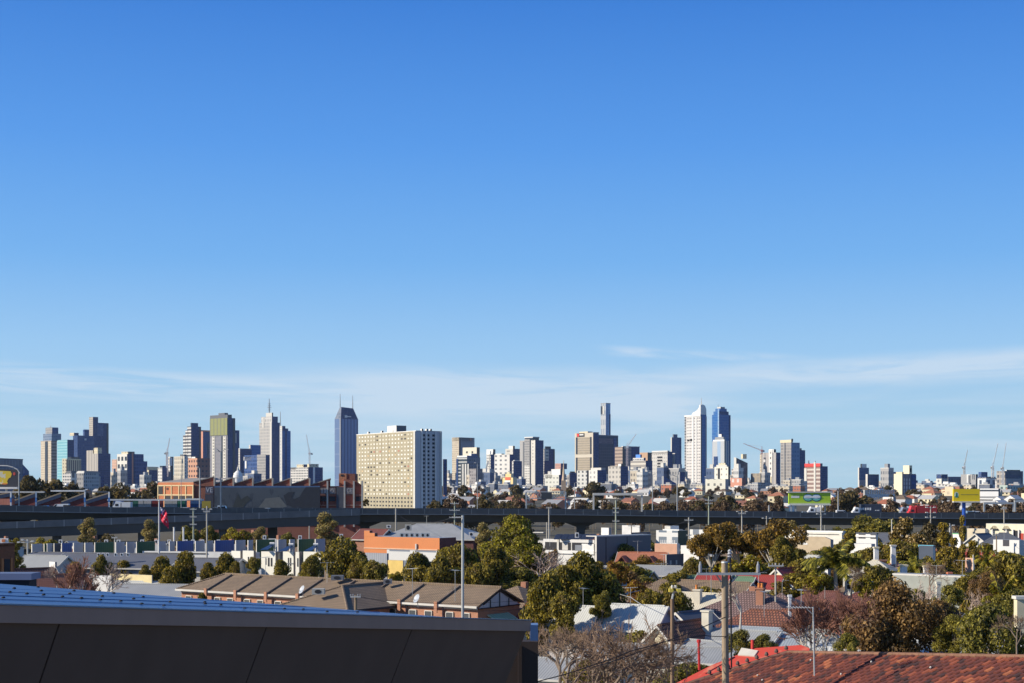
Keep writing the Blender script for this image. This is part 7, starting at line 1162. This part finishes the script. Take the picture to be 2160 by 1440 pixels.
# ------------------------------------------------------------------ filler houses and garden shrubs where only roofs and crowns show
rf = random.Random(31); FL = []
for rm, wm_, lb, zr in ((tileR, BRICK, 'rust tiled cottage', 5.4), (ironG, OFFW, 'grey iron roofed cottage', 5.0), (tileB, cb, 'brown tiled cottage', 5.4), (ironW, WHITE, 'white iron roofed cottage', 5.0), (ironR, cb, 'red iron roofed cottage', 5.2)):
    o = thing('cottage', 'one of the ' + lb + 's showing between the nearer trees', 'house', group=lb + 's between the trees'); wv, rv = house_mesh(10, 7.5, zr - 2, zr, 0 if zr < 5.3 else 1)
    for nm, m_, mt in (('wall', wv, wm_), ('roof', rv, rm)): b = m_.build(nm, mt, None); b.parent = o
    for xx in (-3, 0, 3): b = MB().box(xx - .6, xx + .6, -3.82, -3.752, 1, 2.5).build('window', DARK, None); b.parent = o
    b = MB().box(2, 2.8, -.4, .4, zr - 1, zr + 1.1).build('chimney', BRICK, None); b.parent = o
    FL.append([o, False])
learn(None)
def clear(x, y, r): return all((a - x) ** 2 + (b - y) ** 2 > (r + q) ** 2 for a, b, q in mid)
n_ = 0
for t in range(3000):
    if n_ >= 75: break
    d = rf.uniform(105, 395); px = rf.uniform(1060, 2200) if rf.random() < .8 else rf.uniform(-40, 760)
    if px < 1000 and d < 200 and px > 300: continue
    if px < 1060 and d < 190: continue
    if (px < 1270 and d < 150) or d < 128: continue
    x = Xp(px, d)
    if not clear(x, d, 5.5): continue
    mid.append((x, d, 5.5)); f = rf.choices(range(5), (4, 4, 3, 3, 1))[0]; o, used = FL[f]; rz = rf.choice((-.5, -.45, 1.05, -.6)) + rf.uniform(-.1, .1); loc = (x, d, 0); s = rf.uniform(.8, 1.15)
    if used: dup(o, loc, rz, s)
    else: FL[f][1] = True; o.location = loc; o.rotation_euler = (0, 0, rz); o.scale = (s, s, s)
    n_ += 1
for t in range(95):
    d = rf.uniform(95, 400); px = rf.uniform(1080, 2200) if rf.random() < .75 else rf.uniform(-30, 1000)
    if px < 1060 and d < 200: continue
    k = rf.choices(('gum', 'round', 'fgreen', 'gold', 'rust', 'orange'), (5, 4, 4, 2, 2, 1))[0]; h = rf.uniform(2.5, 5.2); lbl = {'gum': 'leafy green', 'round': 'rounded green', 'fgreen': 'bushy dark green', 'gold': 'golden green', 'rust': 'rust brown', 'orange': 'orange'}[k]
    plant(k, px, YH + (H - h) * F / d, d, h * rf.uniform(.9, 1.4) * F / d, 'one of the low ' + lbl + ' garden shrubs between the houses', 'low ' + lbl + ' garden shrubs')

hs('tiled_house', 'dark red tiled roof in front of the white framed window wall', 1812, 1252, 6.2, 9, 8, -22, 2.2, tiles((.26, .09, .07), (.20, .08, .06), (.10, .04, .035), .3, .45, .06), cbk, 1)
for t in range(150):
    px = rf.uniform(1640, 2190) if rf.random() < .62 else rf.uniform(1040, 1640); d = rf.uniform(175, 330)
    if 1690 < px < 1860 and d < 215: continue
    k = rf.choices(('gum', 'gum2', 'round', 'umb', 'gold', 'fgreen', 'rust'), (5, 6, 3, 2, 2, 3, 2))[0]; h = rf.uniform(4.5, 8.2); lbl = {'gum': 'leafy green', 'gum2': 'olive green', 'round': 'rounded green', 'umb': 'spreading bronze', 'gold': 'golden', 'fgreen': 'dense green', 'rust': 'rust brown'}[k]
    plant(k, px, YH + (H - h) * F / d, d, h * rf.uniform(.85, 1.3) * F / d, 'one of the ' + lbl + ' trees crowding between the houses', lbl + ' trees between the houses')
am = thing('aerial', 'one of the thin television aerials on the house roofs', 'aerial', group='television aerials'); b = MB().tube((0, 0, -1), (0, 0, 2.2), .03, n=5).build('mast', GALV, None); b.parent = am; m = MB().tube((-.9, 0, 2.15), (.9, 0, 2.15), .02, n=4)
for k in range(6): m.tube((-.8 + k * .32, -.45 + .03 * k, 2.15), (-.8 + k * .32, .45 - .03 * k, 2.15), .015, n=4)
b = m.build('elements', GALV, None); b.parent = am; learn(None); ua = False
for px, y, z in ((1395, 1222, 6.3), (1490, 1224, 6.1), (1600, 1250, 7), (1612, 1290, 6), (1650, 1256, 6.6), (1345, 1165, 7), (1500, 1252, 6.2), (1230, 1280, 6.3), (1330, 1278, 6.5), (560, 1214, 7.6), (690, 1222, 7.6), (870, 1236, 7.6), (960, 1246, 7.6), (1740, 1250, 6.4), (1690, 1290, 5.8), (1850, 1184, 7), (1890, 1188, 6.6), (1975, 1220, 8), (2030, 1220, 8), (2070, 1170, 7), (2118, 1126, 8.8), (1720, 1154, 6.4), (1400, 1195, 6), (900, 1108, 10), (1160, 1140, 8.5)):
    d = Dz(y, z); loc = (Xp(px, d), d, z); rz = rf.uniform(0, 3.1)
    if ua: dup(am, loc, rz, rf.uniform(.7, 1.1))
    else: ua = True; am.location = loc
def span(label, p, q, sag, r=.03):
    o = thing('power_line', label, 'cable', p, 'overhead cables'); m = MB(); P, Q = Vector(p), Vector(q)
    pts = [P.lerp(Q, k / 14) - Vector((0, 0, sag * 4 * (k / 14) * (1 - k / 14))) for k in range(15)]
    for a, b in zip(pts, pts[1:]): m.tube(a, b, r, n=4, cap=False)
    m.build('cable', DARK, o)
def at3(px, y, d): return (Xp(px, d), d, Zp(y, d))
span('cable between the greenish pole at the centre and the pole left of the spreading gum', at3(1299, 1080, 315), at3(1495, 1061, 330), 1.2); span('cable between the big yellow green tree pole and the greenish centre pole', at3(1158, 1070, 320), at3(1299, 1071, 315), 1.0); span('cable from the three armed pole to the yellow green tree pole', at3(959, 1075, 330), at3(1158, 1070, 320), 1.4)
span('cable from the steel pole arm to the slim concrete pole', at3(956, 1090, 140), at3(835, 1078, 345), 1.5, .02); span('cable from the transformer pole to the crossarm pole by the white wall', at3(1453, 1096, 300), at3(1332, 1108, 320), 1.0); span('cable from the transformer pole to the twin lamp on the hall', at3(1453, 1096, 300), at3(1732, 1084, 305), 2.0)
span('cable from the slim pale pole to the slim wooden pole at the right', at3(1652, 1192, 150), at3(2102, 1128, 262), 2.5, .02); span('cable from the terrace wing pole to the pole behind the white gables', at3(760, 1257, 138), at3(1288, 1251, 150), 1.6, .02); span('second cable from the terrace wing pole, a little higher', at3(744, 1257, 138), at3(1290, 1234, 150), 1.2, .02)

for kind, px, yt, d, wpx, lb in (('gum2', 1832, 1148, 238, 80, 'olive tree in front of the white framed house wall'), ('gum', 1832, 1172, 225, 50, 'green tree at the left foot of the white framed house'), ('gum', 1722, 1196, 215, 44, 'green tree before the white rendered corner'), ('gum2', 1955, 1166, 205, 70, 'olive tree before the turquoise awning house'), ('fgreen', 1935, 1236, 140, 90, 'dense shrub below the grey green parapet'), ('fgreen', 2005, 1228, 145, 80, 'second dense shrub below the grey green parapet'), ('gum2', 2045, 1200, 158, 80, 'olive tree at the right end of the grey green parapet'), ('barew', 1960, 1222, 135, 80, 'pale leafless bush before the grey green parapet'), ('gum', 1050, 1150, 205, 90, 'green tree under the left side of the big yellow green tree'), ('gum2', 1010, 1180, 195, 80, 'olive tree right of the steel pole foot'), ('ygreen', 1100, 1128, 222, 130, 'second yellow green tree overlapping the big one'), ('gum', 930, 1168, 190, 90, 'green tree between the round tree and the steel pole'), ('gum2', 1140, 1245, 146, 70, 'olive tree right of the terrace gable end'), ('gum', 1195, 1190, 148, 100, 'green tree merging with the large bright green tree'), ('gum2', 1275, 1200, 150, 90, 'olive tree right of the large bright green tree'), ('gum2', 1370, 1235, 158, 70, 'olive tree above the white corrugated cottage roof'), ('gum', 215, 1168, 212, 50, 'green tree breaking the slate shed roof'), ('bush', 160, 1178, 205, 46, 'round green bush beside the slate shed'), ('gum', 595, 1178, 196, 50, 'green tree before the cross barred flat'), ('bush', 360, 1185, 190, 70, 'low green bush at the front of the bush group'), ('bush', 440, 1180, 196, 40, 'small bush between the dense bushes'), ('gum2', 760, 1165, 196, 60, 'olive tree joining the large green tree on its right'), ('fgreen', 2140, 1235, 118, 110, 'dark bushy tree at the right edge below the bronze tree'), ('rust', 1980, 1258, 104, 110, 'rust coloured shoulder right of the huge rust brown tree'), ('fgreen', 1790, 1330, 92, 70, 'dark shrub at the left foot of the huge rust brown tree')): plant(kind, px, yt, d, wpx, lb)

hs('iron_house', 'weathered grey iron roof at the foot of the large bare tree', 1195, 1392, 3.8, 11, 7, -24, 1.1, ironG, cb, win=False); plant('bare', 1195, 1305, 70, 190, 'bare twiggy tree at the left of the foreground thicket'); plant('bare', 1310, 1345, 72, 170, 'low bare thicket below the leaning wires')

hs('tiled_house', 'brown tiled roof continuing right behind the terrace gable end', 1092, 1236, 7.0, 8, 8, -36, 1.9, tileB, BRICK, 1)
# ------------------------------------------------------------------ foreground
def ray(px, py): return Vector(((px - CX) / F, 1, -(py - YH) / F))
EYE = Vector((0, 0, H))
def onplane(px, py, p0, n): r = ray(px, py); t = n.dot(p0 - EYE) / n.dot(r); return EYE + r * t
# neighbouring building with blue metal roof
nb = thing('neighbour_building', 'dark clad building with shiny blue metal roof in the left foreground', 'building', (-3, 14, 0))
def AT(px, py, d): return Vector((Xp(px, d), d, Zp(py, d)))
A = AT(0, 1275, 11.0); B = AT(1120, 1308, 18.7); e = (B - A).normalized(); A = A - e * 3.2; LF = (B - A).length; nin = Vector((-e.y, e.x, 0)).normalized()
if nin.x > 0: nin = -nin
fas = paint((.34, .20, .15), .55, .16, 1.1, 0, (4, 4, .8)); clad = paint((.11, .073, .062), .65, .22, .9, 0, (3, 3, .5))
def quad(m, a, b, c, d, mi=0): m.add([a, b, c, d], [(0, 1, 2, 3)], mi)
dz = Vector((0, 0, .137))
# fascia is a box that follows the edge
m = MB(); q = [A - dz, B - dz, B - dz + nin * .05, A - dz + nin * .05]; m.prism(q, [v + dz for v in q]); m.build('fascia', fas, nb)
gut = strips((.20, .30, .46), (.18, .28, .44), 50, .5, 'u', .22, .1, .6); m = MB(); up = Vector((0, 0, .012)); q = [A - nin * .012 + up * .1, B - nin * .012 + up * .1, B + nin * .06 + up * .1, A + nin * .06 + up * .1]; m.prism(q, [v + up for v in q]); m.build('gutter_edge', gut, nb)
# roof plane: triangle between the edge and a hip running away from the viewer
near = onplane; bk0 = AT(0, 1233, 13.4); tip = A + e * ((AT(930, 1302.5, 16.9) - A).dot(e)); bdir = (bk0 - tip); P2 = tip + bdir * 1.75
roofblue = paint((.018, .075, .25), .35, .12, .5, .2)
m = MB(); a0, b0 = A + up * 1.2, tip + up * 1.2; m.add([a0 + nin * .06, b0 + nin * .06, P2 + up * 1.2], [(0, 1, 2)]); far_ = [P2 + nin * 3 - Vector((0, 0, 1.2)), tip + nin * 3 - Vector((0, 0, 1.2))]; m.add([P2 + up * 1.2, b0 + nin * .06, far_[1], far_[0]], [(0, 1, 2, 3)]); m.build('metal_roof', roofblue, nb)
pn = (b0 - a0).cross(P2 - a0).normalized()
if pn.z < 0: pn = -pn
for k in range(1, 9):                               # standing ribs parallel to the edge
    f = k / 9.5; p, q = a0.lerp(P2, f), b0.lerp(P2, f); w2 = nin * .010; m = MB(); hgt = pn * .004
    m.prism([p - w2, q - w2, q + w2, p + w2], [p - w2 * .5 + hgt, q - w2 * .5 + hgt, q + w2 * .5 + hgt, p + w2 * .5 + hgt]); m.build('roof_rib', roofblue, nb)
scr = []
for (sx, sy) in ((21, 1249), (57, 1252), (30, 1241), (92, 1254.5), (87, 1246), (132, 1258.5), (147, 1252), (172, 1261.5), (212, 1265.5), (216, 1257.5), (255, 1268), (282, 1263), (299, 1273.5), (346, 1277), (359, 1269.5), (7, 1261), (433, 1273.5), (80, 1238.5), (156, 1246), (240, 1251), (302, 1259), (432, 1270), (516, 1283), (466, 1276), (600, 1284), (640, 1285), (690, 1290), (754, 1291)):
    p = onplane(sx, sy, a0, pn); s = MB(); s.lathe(p + pn * .003, [(.017, 0), (.017, .006), (.009, .013)], 8); s.build('roof_screw', BLACK, nb)
# leaning wall panels
lean = nin * .45 + Vector((0, 0, -1)); top0 = A - dz + nin * .05; cuts = [A, AT(110, 1312, 11.62), AT(555, 1325, 13.95), AT(865, 1335, 16.25), B]; ss = [0] + [max(0, (c - A).dot(e)) for c in cuts[1:-1]] + [LF - .02]
for k in range(4):
    s0, s1 = ss[k] + (.009 if k else 0), ss[k + 1] - .009; p, q = top0 + e * s0, top0 + e * s1; L1 = lean * 3.0; m = MB(); i_ = nin * .03
    m.prism([p + L1, q + L1, q + L1 + i_, p + L1 + i_], [p, q, q + i_, p + i_]); m.build('wall_panel', clad, nb)
p, q = top0 + nin * .09, top0 + e * (LF - .05) + nin * .09; m = MB(); m.prism([p + lean * 3, q + lean * 3, q + lean * 3 + nin * .02, p + lean * 3 + nin * .02], [p, q, q + nin * .02, p + nin * .02]); m.build('panel_backing', BLACK, nb)
m = MB(); q0 = B + e * .02; cc = Vector((q0.x, q0.y, q0.z)); m.box(cc.x - .02, cc.x + .085, cc.y - .03, cc.y + .28, cc.z - .26, cc.z - .055); m.build('rainwater_head', paint((.16, .24, .42), .35, .1, 1, .3), nb)
m = MB(); m.box(Xp(1066, 19.3), Xp(1135, 19.3), 19.3, 19.55, 0, Zp(1352, 19.3)); m.build('end_wall', paint((.035, .022, .018), .8, .2), nb); MB().box(Xp(1092, 19.25), Xp(1094, 19.25), 19.24, 19.29, 10, Zp(1358, 19.25)).build('corner_trim', paint((.06, .035, .028)), nb)
fr = thing('flat_roof', 'thin flat blue grey roof slab with black soffit at the left edge', 'roof', (-4.6, 15, 0)); MB().box(Xp(-130, 15), Xp(66, 15), 15, 15.3, Zp(1222, 15), Zp(1208.5, 15)).build('slab', paint((.14, .17, .26), .5), fr); MB().box(Xp(-130, 15.1), Xp(62, 15.05), 15.05, 15.28, 0, Zp(1222.1, 15)).build('soffit_wall', BLACK, fr)
# big tiled roof, lower right
o = thing('tiled_roof_house', 'house with large weathered terracotta tiled roof in the lower right foreground', 'house', (16, 66, 0))
nrm = Vector((-.475, -.15, .866)).normalized(); P0 = AT(1690, 1371, 71); tdn = Vector((-.95, -.3, 0)).normalized(); slope = (tdn - nrm * tdn.dot(nrm)).normalized()   # down the slope
acr = nrm.cross(slope).normalized()
outl = [(1440, 1446), (1535, 1415), (1662, 1376), (2160, 1386), (2330, 1392), (2330, 1580), (1440, 1580)]; PO = [onplane(x, y, P0, nrm) for x, y in outl]
uv_ = [((p - P0).dot(acr), (p - P0).dot(slope)) for p in PO]
def inside(u, v):
    c = False; n = len(uv_)
    for i in range(n):
        (x1, y1), (x2, y2) = uv_[i], uv_[(i + 1) % n]
        if (y1 > v) != (y2 > v) and u < (x2 - x1) * (v - y1) / (y2 - y1) + x1: c = not c
    return c
tw_, tl_ = .30, .36; us = [u for u, v in uv_]; vs_ = [v for u, v in uv_]; m = MB(); mi_r = random.Random(12)
tcol = [paint(c, .8, .35, 3.0) for c in ((.155, .042, .028), (.11, .034, .026), (.26, .07, .036), (.06, .027, .024), (.38, .125, .055))]
iu = 0; u = min(us)
while u < max(us):
    v = min(vs_) + (iu % 2) * tl_ * .5
    while v < max(vs_):
        if inside(u + tw_ / 2, v + tl_ / 2):
            b = P0 + acr * u + slope * v; k = mi_r.uniform(-.012, .012); lift0, lift1 = nrm * .03, nrm * (.075 + k); g = .012
            pr = [(g, .0), (tw_ * .22, .045), (tw_ * .5, .05), (tw_ * .78, .045), (tw_ - g, 0)]; tp_ = [b + acr * x + nrm * h + lift0 * .4 for x, h in pr]; bt_ = [b + acr * x + slope * (tl_ * 1.06) + nrm * h + lift1 for x, h in pr]
            vv = tp_ + bt_ + [b + acr * (x) + slope * (tl_ * 1.06) + lift0 * .2 for x, h in pr]
            m.add(vv, [(i, i + 5, i + 6, i + 1) for i in range(4)] + [(5 + i, 10 + i, 11 + i, 6 + i) for i in range(4)], mi_r.choices(range(5), (32, 30, 13, 19, 6))[0])
        v += tl_
    u += tw_; iu += 1
m.build('roof_tiles', tcol, o)
m = MB(); m.add(PO, [tuple(range(len(PO)))]); back = [p + Vector((5, 7, -5)) for p in (PO[0], PO[1], PO[2], PO[3], PO[4])]; m.add(PO[:5] + back, [(i + 1, i, 5 + i, 6 + i) for i in range(4)]); m.build('roof_deck', paint((.09, .045, .035)), o)
gp = [onplane(x, y, P0, nrm) - Vector((0, 0, .5)) for x, y in ((1440, 1446), (2330, 1392), (2330, 1580), (1440, 1580))]; MB().prism([(p.x, p.y, -.5) for p in gp[::-1]], [tuple(p) for p in gp[::-1]]).build('wall', BRICK, o)
for a, b, nm in ((0, 1, 'hip_capping'), (1, 2, 'hip_capping'), (2, 3, 'ridge_capping'), (3, 4, 'ridge_capping')):
    n = max(2, int((PO[b] - PO[a]).length / .42))
    cm = MB()
    for i in range(n): p, q = PO[a].lerp(PO[b], i / n), PO[a].lerp(PO[b], (i + 1.1) / n); cm.tube(p + nrm * .05, q + nrm * .03, .09, .115, 8)
    cm.build(nm, paint((.13, .06, .045), .85, .4, 2.5) if b < 3 else paint((.20, .10, .06), .85, .5, 2), o)
for i in range(9):
    p = PO[0].lerp(PO[2], .28 + i * .09) + nrm * .2; MB().lathe(p, [(.09, 0), (.11, .08), (.05, .2)], 8).build('ridge_knob', paint((.12, .08, .065)), o)
for sx, sy in ((1610, 1438), (1600, 1428), (1712, 1396), (1776, 1426), (1840, 1400), (1965, 1412)):
    p = onplane(sx, sy, P0, nrm) + nrm * .1; MB().lathe(p, [(.035, 0), (.05, .04), (.02, .08)], 6).build('mortar_spot', OFFW, o)
# bright red painted roof behind it, with pale skylight
o = thing('red_roof_house', 'house with bright red painted roof and pale skylight below the thick pole', 'house', (14, 84, 0)); n2 = Vector((-.42, -.26, .87)).normalized(); P0r = AT(1590, 1372, 84)
ol = [(1425, 1440), (1500, 1402), (1548, 1383), (1590, 1366), (1690, 1359), (1708, 1366), (1692, 1450), (1480, 1470)]; PR = [onplane(x, y, P0r, n2) for x, y in ol]; m = MB(); m.add(PR, [tuple(range(8))]); m.add(PR[:5] + [p + Vector((3, 5, -4)) for p in PR[:5]], [(i + 1, i, 5 + i, 6 + i) for i in range(4)]); rr, t_, b_ = newmat('red_paint'); n_ = noise(t_, 1.2, detail=8); mr = t_.nodes.new('ShaderNodeMapRange'); mr.inputs[1].default_value = .56; mr.inputs[2].default_value = .7; t_.links.new(n_, mr.inputs[0]); t_.links.new(mixc(t_, mth(t_, 'MULTIPLY', mr.outputs[0], .55), (.46, .05, .03), (.52, .25, .16)), b_.inputs['Base Color']); b_.inputs['Roughness'].default_value = .7; m.build('roof', rr, o)
gp = [p - Vector((0, 0, .4)) for p in PR]; MB().prism([(p.x, p.y, -.5) for p in gp[::-1]], [tuple(p) for p in gp[::-1]]).build('wall', cb, o)
SKq = [onplane(x, y, P0r, n2) + n2 * .08 for x, y in ((1557, 1382), (1592, 1384.5), (1600, 1373), (1565, 1367))]; MB().prism([p - n2 * .075 for p in SKq], SKq).build('skylight', paint((.58, .55, .48), .4), o)
MB().tube(onplane(1587, 1368, P0r, n2), onplane(1587, 1368, P0r, n2) + Vector((0, 0, .55)), .09, n=8).build('flue', paint((.6, .05, .04)), o)
# poles, aerial and wires close by
d = 64; o = thing('utility_pole', 'thick weathered wooden pole with long crossarm and grey insulators', 'pole', (Xp(1531, d), d, 0), 'utility poles between the houses'); x = Xp(1531, d)
wood, t_, b_ = newmat('old_wood'); n_ = noise(t_, 3, detail=8, stretch=(9, 9, .35)); t_.links.new(mixc(t_, n_, (.22, .165, .11), (.46, .36, .25)), b_.inputs['Base Color']); b_.inputs['Roughness'].default_value = .9
m = MB(); m.tube((Xp(1534, d), d, -.5), (Xp(1528.5, d), d, Zp(1186, d)), .185, .145, 16); m.build('post', wood, o); MB().tube((Xp(1528.5, d), d, Zp(1186, d)), (Xp(1528.5, d), d, Zp(1183, d)), .16, .15, 16).build('cap', GALV, o)
CA = MB().box(Xp(1469, d), Xp(1602, d), d - .32, d - .2, Zp(1211, d), Zp(1206, d)).build('crossarm', GALV, o)
for a, b in (((1511, 1211), (1521, 1226)), ((1556, 1213), (1538, 1232))): MB().tube(AT(*a, d - .2), AT(*b, d - .05), .035, n=6).build('brace', GALV, CA)
for xx in (1475.5, 1597): MB().lathe((Xp(xx, d), d - .26, Zp(1206, d)), [(.06, 0), (.075, .04), (.075, .34), (.05, .38), (.03, .5)], 10).build('insulator', paint((.30, .31, .34), .35), CA)
MB().tube(AT(1538, 1186, d), AT(1539, 1168, d), .08, n=8).build('riser', paint((.02, .03, .06)), o); MB().lathe(AT(1539, 1175, d), [(.06, 0), (.1, .06), (.06, .12), (.1, .18), (.06, .24), (.09, .3), (.03, .38)], 10).build('surge_arrester', paint((.45, .46, .48), .35), o)
MB().tube(AT(1540, 1187, d) + Vector((.0, -.14, 0)), AT(1541.5, 1405, d) + Vector((.0, -.2, 0)), .035, n=6).build('cable_guard', BLACK, o)
for yy, h_ in ((1277, 1), (1340, 1)):
    cxp = 1531.5; m = MB(); n = 16; zc = Zp(yy, d); rr_ = .175
    for i in range(n): a0_, a1_ = 6.28319 * i / n, 6.28319 * (i + 1) / n; m.tube((Xp(cxp, d) + rr_ * math.cos(a0_), d + rr_ * math.sin(a0_), zc + .12 * math.cos(a0_)), (Xp(cxp, d) + rr_ * math.cos(a1_), d + rr_ * math.sin(a1_), zc + .12 * math.cos(a1_)), .012, n=4, cap=False)
    m.build('wire_band', BLACK, o)
pole('thin brown pole with yellowish lamp head left of the cream front gable', 1418, 1262, 76, .13, (), paint((.24, .16, .10), .85, .3, 3, 0, (6, 6, .4)), name='street_lamp', cat='street lamp', z0=-.3, rtop=.1); lo = [q for q in bpy.data.objects if q.get('label', '').startswith('thin brown pole')][0]
dd = 76
for xx in (1414.5, 1431): MB().box(Xp(xx - 4, dd), Xp(xx + 4, dd), dd - .3, dd + .1, Zp(1247, dd), Zp(1240, dd)).build('lamp_head', paint((.78, .62, .10), .4), lo)
MB().tube(AT(1414, 1247, dd), AT(1431, 1247, dd), .04, n=6).build('lamp_arm', GALV, lo); MB().tube(AT(1418, 1262, dd), AT(1421, 1247, dd), .06, n=6).build('lamp_neck', GALV, lo)
for xx in (1418, 1425): MB().lathe(AT(xx, 1240, dd), [(.05, 0), (.08, .06), (.05, .18)], 6).build('insulator', OFFW, lo)
o = thing('vent_pipe', 'bright red vent pipe standing before the grey shed', 'pipe', (Xp(1474.5, 84), 84, 4), 'vent pipes'); MB().tube(AT(1475, 1412, 84), AT(1474, 1352, 84), .075, n=8).build('pipe', paint((.50, .03, .03), .5), o); MB().tube(AT(1474, 1354, 84), AT(1474, 1347.5, 84), .12, n=8).build('cowl', paint((.50, .03, .03), .5), o)
d = 62; o = thing('aerial', 'galvanised television aerial with boom pointing left on the tiled roof', 'aerial', (Xp(1717, d), d, Zp(1424, d))); MB().tube(AT(1718, 1424, d), AT(1715, 1279, d), .035, n=8).build('mast', GALV, o); MB().tube(AT(1715, 1281, d), AT(1660, 1279.5, d), .022, n=6).build('boom', GALV, o)
for i in range(8):
    q = AT(1663 + i * 6.3, 1279.6 + .03 * i, d); MB().tube(q + Vector((0, -.35 + .02 * i, -.02)), q + Vector((0, .35 - .02 * i, .02)), .012, n=4).build('element', GALV, o)
MB().tube(AT(1716, 1296, d), AT(1702, 1283, d), .02, n=5).build('brace', GALV, o)
def wire(label, pts, r=.02, mat=None):
    o = thing('power_line', label, 'cable', tuple(AT(*pts[0])), 'overhead cables'); m = MB(); P = [AT(*p) for p in pts]; Q = []
    for i in range(len(P) - 1):
        for k in range(6): Q.append(P[i].lerp(P[i + 1], k / 6) - Vector((0, 0, .03 * math.sin(math.pi * k / 6))))
    Q.append(P[-1])
    for a, b in zip(Q, Q[1:]): m.tube(a, b, r, n=5, cap=False)
    m.build('cable', mat or BLACK, o)
wire('thick dark service cable rising from lower left to the thick pole', [(1060, 1452, 52), (1150, 1432, 54), (1240, 1405, 56), (1330, 1372, 58), (1420, 1346, 60), (1531, 1300, 63.7)], .022); wire('second dark service cable just below the thick one', [(1250, 1406, 55), (1330, 1380, 58), (1400, 1352, 60), (1480, 1338, 62), (1531, 1341, 63.7)], .018); wire('pale cable fanning from the pole behind the white gables', [(1305, 1251, 149.8), (1330, 1258, 135), (1360, 1278, 120)], .03, GALV); wire('pale cable running right from the pole behind the white gables', [(1306, 1252, 149.8), (1350, 1244, 150)], .035, GALV); wire('thin cable from the thick pole crossarm to the slim pale pole', [(1597, 1205, 63.8), (1612, 1204, 100), (1636, 1192, 149.7)], .02)
# ------------------------------------------------------------------ thin air: far towers turn a little blue
hz = MB().box(-4200, 4200, -40, 5600, -2, 420).build('haze', [], None, uv=False)
hm = bpy.data.materials.new('haze'); hm.use_nodes = True; t = hm.node_tree; t.nodes.clear(); vo = t.nodes.new('ShaderNodeVolumePrincipled'); vo.inputs['Color'].default_value = (.62, .78, 1.0, 1); vo.inputs['Density'].default_value = .00002; vo.inputs['Anisotropy'].default_value = .2
om = t.nodes.new('ShaderNodeOutputMaterial'); t.links.new(vo.outputs[0], om.inputs['Volume']); hz.data.materials.append(hm); setp(hz, kind='stuff')
